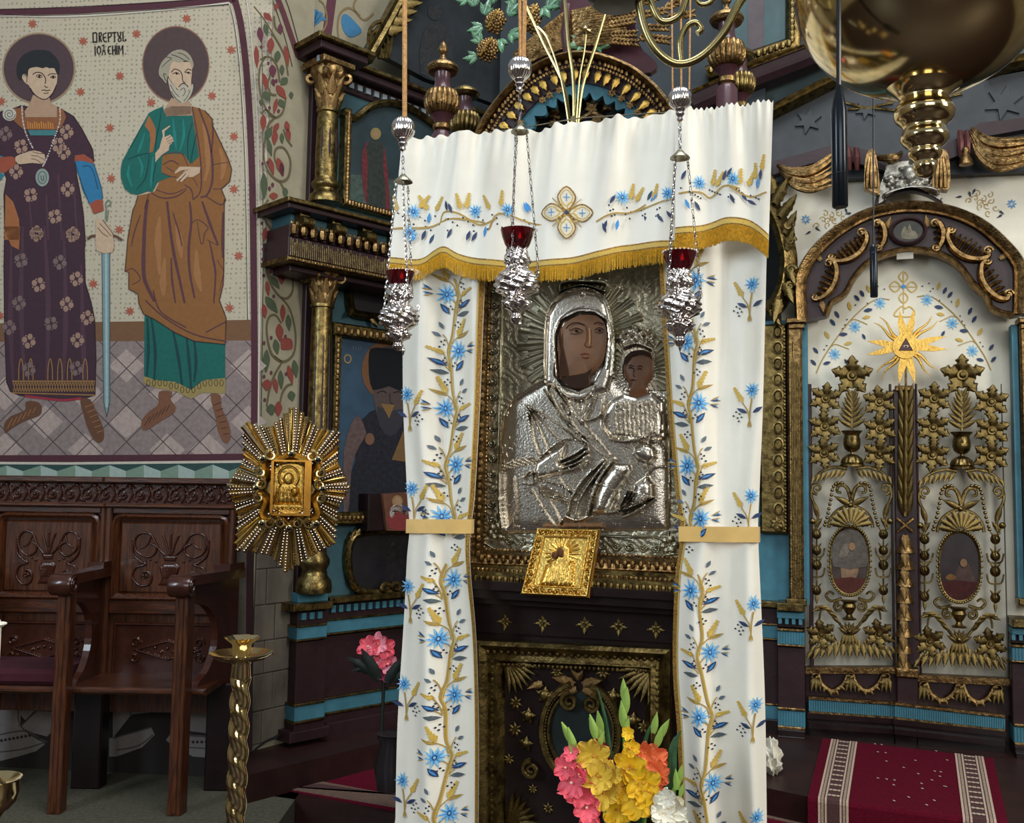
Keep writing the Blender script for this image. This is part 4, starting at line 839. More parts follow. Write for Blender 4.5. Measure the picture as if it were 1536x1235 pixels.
def column(t, x, y, z0, z1, r, m, mcap=None, cap=.16, base=.1, flute=None, name='column', order=8):
    mcap = mcap or m; c = (x, y, 0); h = z1 - z0
    sh = t.part(name, MB().lathe([(r, z0 + base), (r * 1.02, z0 + base + .02), (r * 1.04, z0 + h * .35), (r * .98, z0 + h * .6), (r * .9, z1 - cap - .02), (r * 1.05, z1 - cap - .015), (r * 1.05, z1 - cap), (r * .9, z1 - cap)], c, 20), m, True)
    t.part('column_base', MB().lathe([(r * 1.5, z0), (r * 1.55, z0 + base * .12), (r * 1.45, z0 + base * .3), (r * 1.15, z0 + base * .4), (r * 1.05, z0 + base * .55), (r * 1.3, z0 + base * .68), (r * 1.3, z0 + base * .8), (r * 1.05, z0 + base * .92), (r * 1.0, z0 + base)], c, 20), m, True, parent=sh)
    k0 = z1 - cap
    def fn(q, z, f): return 1 + (.14 * abs(math.sin(q * order / 2 + (PI / 2 if int(f * 3) % 2 else 0))) * math.sin(PI * ((f * 3) % 1)))
    pr = [(r * (.92 + .75 * f ** 1.8), k0 + cap * .86 * f) for f in np.linspace(0, 1, 25)]
    cp = t.part('capital', MB().lathe(pr, c, 40, fn), mcap, True, parent=sh)
    t.part('abacus', MB().box(x - r * 1.75, x + r * 1.75, y - r * 1.75, y + r * 1.75, k0 + cap * .86, z1, .006), mcap, parent=sh)
    for a in (-135, -45, 45, 135):
        dx, dy = math.cos(math.radians(a)), math.sin(math.radians(a)); rr = r * 1.65
        q = [(x + dx * (rr + u), y + dy * (rr + u), k0 + cap * .7 + w_) for u, w_ in scroll_pts(0, 0, cap * .17, PI / 2, 1.2)]
        t.part('volute', MB().tube(q, cap * .05, 5), mcap, True, parent=sh)
    for row, (zz, ll, n) in enumerate(((k0, cap * .38, 8), (k0 + cap * .28, cap * .42, 8))):
        for k in range(n):
            a = 2 * PI * (k + .5 * row) / n
            if math.sin(a) > .3: continue          # rear leaves lie against the wall, out of sight
            rr = r * (.95 + .12 * row)
            t.inst('acanthus_leaf', leaf(mcap, 'acanthus'), (x + rr * math.cos(a), y + rr * math.sin(a), zz), (0, 0, a + PI / 2), (ll, ll, ll), sh)
    if flute:
        f0, f1 = flute
        for a in (-150, -110, -70, -30):
            dx, dy = math.cos(math.radians(a)), math.sin(math.radians(a)); rr = r * 1.0
            t.part('dark_flute', MB().tube([(x + dx * rr * s_, y + dy * rr * s_, zz) for zz, s_ in ((f0, .93), (f0 + (f1 - f0) * .5, 1.0), (f1, .9))], [r * .05, r * .12, r * .05], 6), MAROON, True, parent=sh)
    return sh
def moulding(x0, x1, y, steps):
    """horizontal moulding: steps = [(z0, z1, projection)]; one box per step"""
    m = MB()
    for z0, z1, p in steps: m.box(x0 - p * .0, x1, y - p, y + .02, z0, z1, .004)
    return m
# ------------------------------------------------------------------ left wing of the icon screen
LW = PL(440, 5.35, 45)
def lx(u, v=735, off=0.): return LW.p(u, v, off)[0]
def lz(v, u=470, off=0.): return LW.p(u, v, off)[1]
def gp(u, v, z):
    r = ray(u, v); q = CAMP + r * ((z - CAMZ) / r.z); return (q.x, q.y)
def slab(name, pts, z0, z1, m):
    n = len(pts); return struct(name, MB().add([(x, y, z1) for x, y in pts] + [(x, y, z0) for x, y in pts], [list(range(n)), list(range(2 * n - 1, n - 1, -1))] + [(i, (i + 1) % n, (i + 1) % n + n, i + n) for i in range(n)]), m)
STEPM = mat('dark_step_wood', '#2a1614', .45, 0, .3, 6, .1, 20)
slab('floor_altar_step', [gp(372, 1163, STEP_Z), gp(600, 1108, STEP_Z), gp(760, 1105, STEP_Z), gp(1100, 1172, STEP_Z), gp(1215, 1196, STEP_Z), gp(1700, 1262, STEP_Z), (5, 6.5), (2, 8.5), (-1.2, 8.5), (-1.7, 5.6)], 0, STEP_Z, STEPM)
slab('floor_lower_step', [gp(355, 1187, .12), gp(600, 1222, .12), gp(1100, 1290, .12), gp(1700, 1400, .12), (5, 6), (0, 7), (-1.5, 5.5)], 0, .12, STEPM)
lw = T('icon_screen_wing', 'teal and gilt carved wing of the icon screen with two stacked columns', 'icon screen', LW, (lx(520), 0, STEP_Z))
XE = lx(760)
lw.part('teal_backboard', MB().box(lx(452), XE, 0, .06, lz(905), lz(70)), BLUED)
lw.part('dark_stile', MB().box(lx(442), lx(453), -.05, .05, STEP_Z, lz(70, 450), .004), MAROON)
def band(name, v0, v1, off, m, u=470, x0=None, x1=None, uu=(445, 495), bev=.004):
    z1, z0 = lz(v0, u, off), lz(v1, u, off)
    return lw.part(name, MB().box(lx(uu[0], 950, off) if x0 is None else x0, lx(uu[1], 950, off) if x1 is None else x1, -off, .0, z0, z1, bev), m)
# pedestal (breakfront) and dado
A = .12
for nm, v0, v1, o, m in (('plinth_block', 889, 906, .10, BLUE), ('cornice', 905, 916, .17, GILTD), ('frieze', 916, 938, .11, MAROON), ('gilt_fillet', 937, 940, .135, GILTD), ('teal_band', 940, 958, .125, BLUE), ('gilt_fillet', 958, 961, .135, GILTD), ('dark_panel', 961, 1053, .11, MAROON), ('gilt_fillet', 1053, 1057, .135, GILTD), ('teal_band', 1057, 1079, .125, BLUE), ('gilt_fillet', 1079, 1083, .14, GILTD), ('base_moulding', 1083, 1094, .13, MAROON), ('base_moulding', 1094, 1110, .16, MAROON)):
    band(nm, v0, v1, o, m, 470, uu=(446 - (6 if o > .15 else 0), 491 + (8 if o > .15 else 0)))
xr_ = lx(488, 950, .05)
for nm, v0, v1, o, m in (('cornice', 894, 903, .09, GILTD), ('frieze', 903, 926, .04, MAROON), ('gilt_fillet', 925, 928, .06, GILTD), ('teal_band', 928, 946, .05, BLUE), ('gilt_fillet', 946, 949, .06, GILTD), ('dark_panel', 949, 1040, .03, MAROON), ('gilt_fillet', 1040, 1043, .06, GILTD), ('teal_band', 1043, 1062, .05, BLUE), ('gilt_fillet', 1062, 1066, .065, GILTD), ('base_moulding', 1066, 1078, .06, MAROON), ('base_moulding', 1078, 1100, .09, MAROON)):
    band(nm, v0, v1, o, m, 535, x0=xr_, x1=XE)
def dentils(v0, v1, off, u, xa, xb, pitch, frac, m, depth=.02):
    z1, z0 = lz(v0, u, off), lz(v1, u, off); n = int((xb - xa) / pitch)
    me = shared('dentil_%d' % int(v0), lambda: MB().box(0, pitch * frac, -depth, 0, 0, z1 - z0), m, False)
    for i in range(n): lw.inst('dentil', me, (xa + i * pitch, -off, z0))
dentils(918, 928, .11, 470, lx(449, 950, .11), lx(490, 950, .11), .05, .55, BLUE)
dentils(905, 915, .04, 535, xr_ + .03, lx(640), .05, .55, BLUE)
# columns
column(lw, lx(476, 700, .13), -.13, lz(889, 470, .13), lz(400, 484, .13), .062, GILTD, GILT, cap=lz(404, 484, .13) - lz(462, 484, .13), base=.22, flute=(lz(800, 480, .13), lz(505, 482, .13)))
column(lw, lx(491, 200, .15), -.15, lz(306, 488, .15), lz(96, 492, .15), .06, GILTD, GILT, cap=lz(98, 492, .15) - lz(168, 492, .15), base=.14, flute=(lz(258, 490, .15), lz(182, 490, .15)))
# middle entablature
B = .30; xm0 = lx(434, 330, B)
for nm, v0, v1, o, m in (('cornice_cap', 299, 306, B + .05, GILTD), ('cornice', 306, 314, B + .03, MAROON), ('teal_frieze', 314, 334, B - .06, BLUED), ('egg_band', 334, 352, B - .02, MAROON), ('fringe_band', 354, 384, B, MAROON), ('bead_band', 384, 391, B + .006, GILTD), ('soffit', 391, 400, B - .08, MAROON)):
    z1, z0 = lz(v0, 434, B), lz(v1, 434, B)
    lw.part(nm, MB().box(xm0 - (o - B) * .8, XE, -o, .0, z0, z1, .005), m)
zt0, zt1 = lz(384, 434, B), lz(354, 434, B)
m_ = MB()
for i in range(90): x = xm0 + .012 + i * .012; m_.tube([(x, -B - .003, zt0 + .004), (x, -B - .003, zt1 - .004 - random.random() * .03)], .0026, 4)
lw.part('carved_fringe', m_, GILTD, kind='stuff')
lw.part('egg_moulding', ornament_row([(xm0, lz(343, 434, B)), (XE, lz(343, 434, B))], .028, -B - .004, sp=.058), GILT, True, kind='stuff')
lw.part('bead_moulding', ornament_row([(xm0, lz(387.5, 434, B)), (XE, lz(387.5, 434, B))], .009, -B - .008, 'bead'), GILT, True, kind='stuff')
m_ = ornament_row([(xm0, lz(333, 434, B)), (XE, lz(333, 434, B))], .011, -B - .004, 'bead', .03); lw.part('leaf_crest', m_, GILT, True, kind='stuff')
for i in range(7):
    x = xm0 + .1 + i * .2; z = lz(324, 434, B)
    o = lw.part('scroll_bracket', MB().box(x - .03, x + .03, -B - .0, -B + .08, z - .045, z + .035, .01), GILTD)
    lw.part('bracket_volute', MB().lathe([(.001, -.034), (.03, -.034), (.03, .034), (.001, .034)], (0, 0, 0), 14).move(Matrix.Translation((x, -B - .006, z - .015)) @ Matrix.Rotation(PI / 2, 4, 'Y')), GILTD, True, parent=o)
# upper cornice, breakfront then recessed
C = .26; xc0, xc1 = lx(482, 60, C), lx(553, 90, C)
for nm, v0, v1, o, m in (('cornice_cap', 50, 58, C + .03, GILTD), ('cornice', 58, 70, C, MAROON), ('dentil_bed', 70, 92, C - .07, MAROON)):
    z1, z0 = lz(v0, 482, C), lz(v1, 482, C)
    lw.part(nm, MB().box(xc0 - (o - C), xc1 + (o - C), -o, 0, z0, z1, .006), m)
    lw.part(nm, MB().box(xc1 + (o - C), XE, -o + .17, 0, z0, z1, .006), m)
z1, z0 = lz(76, 482, C), lz(85, 482, C)
DW = paint('#7d8a90')
me = MB().box(0, .034, -.02, 0, 0, z1 - z0).mesh('dentil', DW)
for i in range(int((xc1 - xc0 - .02) / .06)): lw.inst('dentil', me, (xc0 + .02 + i * .06, -C + .07, z0))
for i in range(16): lw.inst('dentil', me, (xc1 + .03 + i * .06, -C + .24, z0))
# painted vault above the cornice
LB = PL(440, 5.62, 45)
va = struct('wall_vault', MB().box(LB.x(415), LB.x(600), 0, .2, LB.z(110, 450), 5.2), MATS['pier_plaster'], LB)
vp = T('vault_painting', 'painted blue palmettes between maroon bands on the vault above the cornice', 'mural', LB, (LB.x(480), -.003, LB.z(70, 470)))
d = vp.draw('maroon_band', paint('#5a3640'), .003); d.poly('494 -30 508 -30 496 60 482 60'); d.done()
d = vp.draw('palmette', paint('#3f7397'), .0035)
for a in range(-75, 76, 30):
    q = math.radians(a); c = (468 + 14 * math.sin(q), 30 - 14 * math.cos(q)); d.poly([(468, 42), (c[0] - 5 * math.cos(q), c[1] - 4 * math.sin(q)), (468 + 24 * math.sin(q), 40 - 26 * math.cos(q)), (c[0] + 5 * math.cos(q), c[1] + 4 * math.sin(q))], sm=2)
d.poly('512 25 520 22 535 36 542 48 525 56 514 44', sm=3); d.done()
d = vp.draw('scroll_line', paint('#7a6a4c'), .0035)
for q in ('455 0 448 14 452 30 458 46 470 50 484 46 490 30 486 8 478 0', '508 60 506 40 510 20 524 12 540 24', '540 -10 530 10 545 30 560 20', '446 60 456 52 466 58'): d.stroke(q, 2.6)
d.done()
d = vp.draw('palmette_heart', paint('#7a3b44'), .004); d.dot(468, 40, 3.5); d.done()
# pediment above the wing: raking frame with fan and a dark painting
PM = PL(600, 5.92, 45)
pm = T('pediment_panel', 'dark painted pediment panel behind a raking gilt frame with fan ornament', 'panel', PM, (PM.x(640), 0, PM.z(140, 640)))
pm.part('dark_painting', MB().prism([PM.p(*q) for q in P('560 75 640 -60 780 -60 780 170 640 118')], 0, .05), mat('smoky_painting', '#23282c', .5, 0, .35, 5))
pm.part('raking_rail', MB().sweep([PM.p(*q) for q in P('545 92 580 30 622 -50')], [(-.035, .01), (-.035, -.05), (-.01, -.065), (.01, -.05), (.035, -.06), (.035, .01)]), GILTD, True)
for i, r in enumerate((26, 19, 12, 6)):
    q = smooth(P([(548, 84), (548 + 2, 84 - r * 1.4), (556 + r * .4, 84 - r * 1.9), (562 + r * .75, 84 - r * 1.2), (560 + r * .7, 90)]), False, 5)
    pm.part('fan_rib', MB().tube([(x, -.03, z) for x, z in [PM.p(*p) for p in q]], .012, 6), GILTD, True)
for i in range(7):
    u, v = 573 + i * 8, 50 - i * 13
    x, z = PM.p(u, v); put_leaf(pm, 'pediment_leaf', GILTD, x, -.05, z, 20, .13, 'acanthus')
g = pm.draw('painted_figure', paint('#2b2d2f', .3), .004); g.poly(ell(652, 18, 11, 13, 16)); g.poly('630 110 634 50 648 34 662 36 676 56 676 120', sm=2); g.done()
# ---- framed icons on the wing
def face_blob(t, u, v, rx, ry, hx='#8a6a50', off=.004): d = t.draw('face', paint(hx), off); d.poly(ell(u, v, rx, ry, 16)); d.done()
ic = T('framed_icon', 'arched dark icon of a standing red-cloaked saint in the upper tier', 'icon', LW, (lx(570), 0, lz(318, 560)))
ic.part('painted_board', MB().prism([LW.p(*q) for q in P('518 312 515 182 545 166 590 160 640 178 700 215 700 340')], -.02, .0), mat('night_painting', '#243338', .45, 0, .3, 6))
ic.part('arched_top', MB().sweep([LW.p(*q, .03) for q in smooth(P('512 168 528 178 540 172 556 160 580 155 606 160 640 180 690 220'), False, 4)][::-1], [(-.02, -.01), (-.02, -.05), (0, -.065), (.02, -.05), (.02, -.01)]), GILTD, True)
o = ic.part('frame_stile', MB().box(lx(508, 250), lx(518, 250), -.06, 0, lz(310, 512), lz(165, 512), .008), GILTD)
ic.part('leaf_carving', ornament_row([(lx(513, 250), lz(308, 512)), (lx(513, 250), lz(170, 512))], .014, -.06, sp=.022), GILT, True, parent=o, kind='stuff')
zb_ = lz(312, 512)
o = ic.part('frame_rail', MB().box(lx(508, 250), XE, -.06, 0, zb_, lz(301, 512), .008), GILTD)
ic.part('leaf_carving', ornament_row([(lx(510, 250), (zb_ + lz(301, 512)) / 2), (XE, (zb_ + lz(301, 512)) / 2)], .014, -.06, sp=.022), GILT, True, parent=o, kind='stuff')
d = ic.draw('red_cloak', paint('#5d2a2e', .3), .0225); d.poly('539 262 540 228 548 214 553 220 549 250 551 306 544 300', sm=2); d.poly('566 215 574 226 579 270 581 316 571 314 569 250', sm=2); d.done()
d = ic.draw('tunic', paint('#2d3330', .3), .023); d.poly('548 306 549 246 546 222 554 212 566 212 572 224 571 250 575 312', sm=2); d.done()
d = ic.draw('halo', paint('#7d7048'), .0228); d.poly(ell(560, 202, 8, 9, 18)); d.done()
face_blob(ic, 560, 203, 4, 5.5, '#8a6f55', .0235)
d = ic.draw('ground', paint('#3f4d48', .3), .0215); d.poly('520 262 700 285 700 335 519 305'); d.done()
# cartouche
ct = T('framed_icon', 'small dark cartouche picture in a carved gilt scroll frame above the bishop icon', 'icon', LW, (lx(565), 0, lz(482, 540)))
cp_ = [LW.p(*q) for q in smooth(P('524 420 560 412 610 422 650 440 650 500 600 486 548 478 524 472 518 445'), True, 3)][::-1]
ct.part('painted_board', MB().prism([LW.p(*q) for q in smooth(P('530 424 570 420 612 432 612 480 560 474 530 468'), True, 3)], -.025, 0), mat('dark_glossy_painting', '#1f1d22', .25, 0, .3, 8, coat=.4))
ct.part('scroll_frame', MB().sweep(cp_, [(-.01, 0), (-.012, -.04), (0, -.06), (.02, -.05), (.035, -.035), (.04, 0)], True), GILTD, True)
for u, v, a in ((527, 424, 100), (524, 466, 220), (545, 417, 60), (580, 417, 40), (550, 476, 300), (585, 482, 300)):
    x, z = LW.p(u, v); put_leaf(ct, 'frame_leaf', GILTD, x, -.045, z, a, .07, 'acanthus')
# large bishop icon
bi = T('framed_icon', 'large dark blue icon of a bearded saint in black headdress', 'icon', LW, (lx(580), 0, lz(790, 540)))
bi.part('painted_board', MB().prism([LW.p(*q) for q in P('508 500 700 545 700 795 500 778')], -.02, 0), mat('blue_black_painting', '#2a4256', .5, 0, .3, 5))
o = bi.part('frame_rail', MB().box(lx(499, 490, .05), XE, -.07, 0, lz(503, 500, .05), lz(483, 500, .05), .01), GILTD)
bi.part('egg_carving', ornament_row([(lx(502, 490, .06), lz(494, 500, .06)), (XE, lz(494, 500, .06))], .02, -.07, sp=.045), GILT, True, parent=o, kind='stuff')
o = bi.part('frame_stile', MB().box(lx(497, 640, .05), lx(507, 640, .05), -.07, 0, lz(785, 500, .05), lz(503, 500, .05), .008), GILTD)
bi.part('leaf_carving', ornament_row([(lx(503, 640, .06), lz(780, 500, .06)), (lx(503, 640, .06), lz(506, 500, .06))], .015, -.07, sp=.03), GILT, True, parent=o, kind='stuff')
o = bi.part('frame_rail', MB().box(lx(497, 780, .05), XE, -.07, 0, lz(787, 500, .05), lz(768, 500, .05), .008), GILTD)
bi.part('leaf_carving', ornament_row([(lx(500, 780, .06), lz(778, 500, .06)), (XE, lz(778, 500, .06))], .016, -.07, sp=.03), GILT, True, parent=o, kind='stuff')
d = bi.draw('halo', paint('#6b4a34'), .022); d.poly(ell(576, 556, 37, 44, 30)); d.done()
d = bi.draw('halo_field', paint('#3d3d42'), .0222); d.poly(ell(580, 558, 31, 38, 30)); d.done()
d = bi.draw('robe', paint('#23242c', .3), .0224); d.poly('520 770 530 690 528 645 545 625 560 615 600 620 640 630 660 700 660 790', sm=2); d.done()
d = bi.draw('face', paint('#4e4340'), .0228); d.poly('556 578 580 575 604 582 602 612 592 634 578 640 562 622', sm=2); d.done()
d = bi.draw('black_headdress', paint('#15171c'), .023); d.poly('550 530 560 522 605 528 612 540 608 588 580 580 556 586 550 560', sm=2); d.done()
d = bi.draw('beard', paint('#34343a'), .0231); d.poly('562 610 580 618 602 614 598 640 582 655 566 640', sm=2); d.done()
d = bi.draw('facial_features', paint('#1c1a1c'), .0234); d.stroke('562 590 570 587 576 590', 1.2); d.stroke('586 590 594 588 600 591', 1.2); d.stroke('581 590 582 604 586 606', 1); d.done()
d = bi.draw('mantle', paint('#5a4a48', .25), .0226); d.poly('512 680 522 640 534 624 546 650 536 668 524 700 520 760 512 770', sm=2); d.done()
d = bi.draw('collar', paint('#7a5f3a'), .0233); d.poly('568 606 588 608 580 628', sm=0); d.done()
d = bi.draw('hand', paint('#6e5040'), .0234); d.poly(ell(551, 659, 7, 9, 14)); d.done()
d = bi.draw('gold_book', paint('#6e5636'), .0234); d.poly('584 690 604 640 612 640 612 694'); d.done()
d = bi.draw('medallion', paint('#8a7350'), .0225); d.stroke(ell(518, 539, 5, 6, 14), 2, sm=0, closed=True); d.done()
d = bi.draw('small_letters', paint('#4f5e66'), .0225)
for i in range(4): d.stroke([(526 + i * 4, 520), (526 + i * 4, 526)], 1.2, sm=0)
d.done()
# oval medallion
ov = T('oval_medallion', 'dark oval painting in a wreath-carved gilt frame on the teal panel', 'icon', LW, (lx(575), 0, lz(892, 560)))
oc = smooth(P('522 812 536 801 575 797 620 800 650 815 650 870 620 888 575 888 540 886 524 872 518 840'), True, 4)
ov.part('painted_board', MB().prism([LW.p(*q) for q in oc], -.02, 0), MATS['dark_glossy_painting'])
ov.part('wreath_frame', MB().sweep([LW.p(*q) for q in oc][::-1], [(-.022, 0), (-.025, -.035), (-.005, -.055), (.015, -.045), (.025, 0)], True), GILTD, True)
for i in range(0, len(oc), 2):
    x, z = LW.p(*oc[i]); a = math.degrees(math.atan2(-(oc[(i + 1) % len(oc)][1] - oc[i][1]), oc[(i + 1) % len(oc)][0] - oc[i][0]))
    if oc[i][0] < 615: put_leaf(ov, 'wreath_leaf', GILTD, x, -.04, z, a + 18, .075, 'leaf')
for sg in (-1, 1):
    x, z = LW.p(578, 879); q = [(x + sg * a, -.055, z + b) for a, b in ((0, 0), (.03, .02), (.06, .01), (.07, -.01), (.05, -.02), (.02, -.01))]
    ov.part('ribbon_bow', MB().tube(smooth(q, False, 4), .012, 6), GILTD, True)
# small standing icon and its dark box
sx0, sz0 = LW.p(585, 797, .12)
bx_ = T('small_icon', 'small wooden icon of a white-robed bishop leaning on the wreath frame', 'icon', LW, (sx0, -.12, sz0))
bx_.part('board', MB().prism([LW.p(*q, .12) for q in P('571 741 640 736 640 797 577 796')], -.14, -.12), mat('icon_wood', '#5d3b2b', .5, 0, .2, 20))
class _o: pass
def at_off(t, off):                      # draw on the plane shifted towards the viewer
    n = _o(); n.pl = PL(768, 1.0, 0); n.pl.__dict__.update(t.pl.__dict__); p0 = t.pl.p; n.pl.p = lambda u, v, o=0.: p0(u, v, off + o); n.part = t.part; return n
bo = at_off(bx_, .14)
for nm, hx, q in (('red_robe', '#7a3434', '583 792 584 766 594 758 603 760 612 770 612 794'), ('white_stole', '#b5aaa2', '584 768 590 758 604 758 611 768 608 776 597 766 588 778'), ('face', '#9a7a60', '592 748 599 746 602 753 599 761 593 758')):
    d = Draw(bo, nm, paint(hx), .141, None, None); d.poly(q, sm=2); d.done()
d = Draw(bo, 'halo', paint('#8a6f4a'), .1405, None, None); d.poly(ell(596, 752, 8, 9, 16)); d.done()
d = Draw(bo, 'cross_mark', paint('#222022'), .1415, None, None); d.stroke('592 764 593 772', 1.4, sm=0); d.stroke('588 767 597 767', 1.2, sm=0); d.stroke('605 764 606 772', 1.4, sm=0); d.stroke('602 768 610 767', 1.2, sm=0); d.done()
solo('dark_box', 'small dark wooden box standing behind the leaning bishop icon', 'box', MB().box(lx(549, 780, .1), lx(574, 780, .1), -.12, -.03, lz(797, 560, .1), lz(741, 560, .1), .006), BLACKW, LW)
# ------------------------------------------------------------------ main icon screen with the holy doors
RD = depth_for_z(1215, 1100, STEP_Z)
RP = PL(1210, RD, -18)
def rx(u, v=735, off=0.): return RP.p(u, v, off)[0]
def rz(v, u=1360, off=0.): return RP.p(u, v, off)[1]
ms = T('icon_screen', 'main face of the icon screen around the arched holy doors', 'icon screen', RP, (rx(1180), 0, STEP_Z))
XL = rx(735)
ms.part('dark_backboard', MB().box(XL, rx(1150), .06, .12, STEP_Z, rz(-260, 900)), DARKWALL)
ms.part('teal_side_panel', MB().box(rx(1110), rx(1190), .02, .07, rz(915, 1170), rz(480, 1170)), BLUE)
ms.part('slate_upper_board', MB().box(rx(1100), rx(1900), .16, .2, rz(245, 1360), rz(-320, 1360)), mat('slate_teal_board', '#39474b', .6, 0, .2, 6))
# pillars
def pillar(u0, u1, ua, ub):
    o = ms.part('pillar', MB().box(rx(u0, 700), rx(u1, 700), -.07, .03, rz(905, u0), rz(488, u0), .01), GILT, label='gilt fluted pillar')
    ms.part('pillar_capital', MB().box(rx(u0 - 4, 480, .08), rx(u1 + 5, 480, .08), -.10, .02, rz(489, u0), rz(481, u0), .006).box(rx(u0 - 1, 480, .08), rx(u1 + 2, 480, .08), -.085, .02, rz(497, u0), rz(489, u0), .006), GILT, parent=o)
    for f in (.32, .55, .78):
        x = rx(u0, 700) + (rx(u1, 700) - rx(u0, 700)) * f
        ms.part('flute_rib', MB().tube([(x, -.07, rz(900, u0)), (x, -.07, rz(545, u0))], .007, 6), GILTD, True, parent=o)
    ms.part('pillar_drop', MB().tube([(x - .03, -.072, rz(540, u0)), (x - .03, -.075, rz(515, u0))], .006, 5), GILTD, True, parent=o)
    ms.part('pillar_base', MB().box(rx(u0 - 4, 900, .08), rx(u1 + 5, 900, .08), -.10, .02, rz(906, u0), rz(896, u0), .006), GILTD, parent=o)
    ms.part('teal_reveal', MB().box(rx(ua, 700), rx(ub, 700), -.03, .06, rz(905, u0), rz(488, u0)), BLUE)
pillar(1183, 1205, 1205, 1213); pillar(1531, 1556, 1521, 1530)
# pedestals under the pillars
def pedestal(u0, u1, ref, A, skip_left=False):
    for nm, v0, v1, o, m in (('cornice', 906, 918, .17, GILTD), ('teal_valance', 919, 929, .14, BLUE), ('frieze', 929, 942, .10, MAROON), ('gilt_fillet', 944, 948, .125, GILT), ('teal_band', 948, 968, .115, BLUE), ('gilt_fillet', 968, 971, .125, GILT), ('dark_panel', 971, 1063, .10, MAROON), ('gilt_fillet', 1063, 1067, .125, GILT), ('teal_band', 1067, 1091, .115, BLUE), ('gilt_fillet', 1091, 1096, .13, GILT), ('base_moulding', 1096, 1106, .14, BLACKW), ('base_moulding', 1106, 1118, .17, BLACKW)):
        dv = A
        ms.part(nm, MB().box(rx(u0, 950, .1), rx(u1, 950, .1), -o, .04, rz(v1 + dv, ref, o), rz(v0 + dv, ref, o), .004), m)
        if nm == 'teal_band':
            mm = MB(); xa, xb = rx(u0, 950, .1), rx(u1, 950, .1); n = int((xb - xa) / .014)
            for i in range(n): x = xa + (i + .5) * (xb - xa) / n; mm.box(x - .004, x + .004, -o - .004, -o, rz(v1 + dv - 1, ref, o), rz(v0 + dv + 1, ref, o))
            ms.part('band_reeding', mm, BLUE, kind='stuff')
    z1, z0 = rz(929 + A, ref, .14), rz(937 + A, ref, .14); xa, xb = rx(u0, 950, .14), rx(u1, 950, .14); n = 4
    for i in range(n): x = xa + (i + .15) * (xb - xa) / n; ms.part('dentil', MB().box(x, x + (xb - xa) / n * .5, -.14, -.11, z0, z1), BLUE)
pedestal(1166, 1207, 1190, 0); pedestal(1516, 1560, 1530, 24)
for nm, v0, v1, o, m in (('cornice', 903, 912, .07, GILTD), ('frieze', 912, 936, .03, MAROON), ('gilt_fillet', 936, 939, .045, GILT), ('teal_band', 939, 958, .04, BLUE), ('gilt_fillet', 958, 961, .045, GILT), ('dark_panel', 961, 1056, .03, MAROON), ('gilt_fillet', 1056, 1059, .045, GILT), ('teal_band', 1059, 1080, .04, BLUE), ('base_moulding', 1080, 1110, .07, BLACKW)):
    ms.part(nm, MB().box(rx(1000, 950), rx(1170, 950), -o, .06, rz(v1, 1155, o), rz(v0, 1155, o), .004), m)
# carved oval frame and guilloche stile seen beside the shrine curtain
oc = [RP.p(*q, .05) for q in smooth(P('1150 300 1168 330 1182 380 1180 420 1168 452 1150 468'), False, 4)]
o = ms.part('oval_frame', MB().sweep(oc, [(-.05, .02), (-.05, -.06), (-.02, -.09), (.02, -.07), (.05, -.04), (.05, .02)]), GILTD, True)
for (u, v, a, L) in ((1162, 305, 60, .16), (1170, 325, 50, .15), (1177, 350, 60, .14), (1180, 375, 70, .13), (1182, 400, 290, .13), (1178, 425, 290, .14), (1168, 450, 260, .15), (1160, 290, 100, .14), (1156, 465, 300, .12)):
    x, z = RP.p(u, v, .09); put_leaf(ms, 'frame_leaf', GILTD, x, -.09, z, a, L, 'acanthus', .8, o)
for (u, v) in ((1183, 340), (1186, 362), (1187, 405), (1185, 430)):
    x, z = RP.p(u, v, .09); ms.part('scroll', MB().tube([(a, -.1, b) for a, b in scroll_pts(x, z, .028, 0, 1.3)], .011, 6), GILTD, True, parent=o)
o = ms.part('icon_frame_stile', MB().box(rx(1140, 640), rx(1181, 640), -.05, .02, rz(800, 1165), rz(488, 1165), .012), GILTD)
zz = np.linspace(rz(788, 1165), rz(500, 1165), 25)
for i, z in enumerate(zz):
    if i % 2 == 0: ms.part('guilloche_ring', MB().tube([(rx(1168, 640) + .026 * math.cos(a), -.058, z + .033 * math.sin(a)) for a in np.linspace(0, 2 * PI, 13)[:-1]], .008, 5, True), GILTD, True, parent=o)
ms.part('frame_ornament', ornament_row([(rx(1178, 640), rz(795, 1165)), (rx(1178, 640), rz(495, 1165))], .010, -.055, 'bead'), GILTD, True, parent=o, kind='stuff')
rosette(ms, rx(1166, 785), -.06, rz(786, 1165), .045, GILTD, 6)
# ---- arch over the doors
OA = smooth(P('1199 482 1197 430 1203 405 1222 375 1255 345 1300 320 1360 308 1420 314 1470 334 1508 366 1530 394 1534 420 1533 472'), False, 4)
IA = smooth(P('1240 474 1247 455'), False, 1) + smooth(P('1247 455 1268 441 1282 416 1304 393 1335 380 1370 375 1405 380 1436 397 1458 425 1474 441'), False, 4) + P('1478 441 1485 462 1500 470 1520 474')
arch = T('door_arch', 'maroon and gilt carved arch with shell scrolls over the holy doors', 'arch', RP, (rx(1365), 0, rz(482)))
arch.part('arch_board', MB().prism([RP.p(*q, .06) for q in OA + IA[::-1]], -.06, .05), MAROON)
arch.part('outer_moulding', MB().sweep([RP.p(*q, .06) for q in OA], [(.02, .03), (.022, -.08), (.01, -.11), (-.012, -.1), (-.03, -.085), (-.045, -.095), (-.05, -.05)]), GILT, True)
arch.part('inner_moulding', MB().sweep([RP.p(*q, .06) for q in IA], [(.022, -.05), (.016, -.085), (.004, -.095), (-.008, -.08), (-.010, .0)]), GILT, True)
c = RP.p(1362, 347, .08)
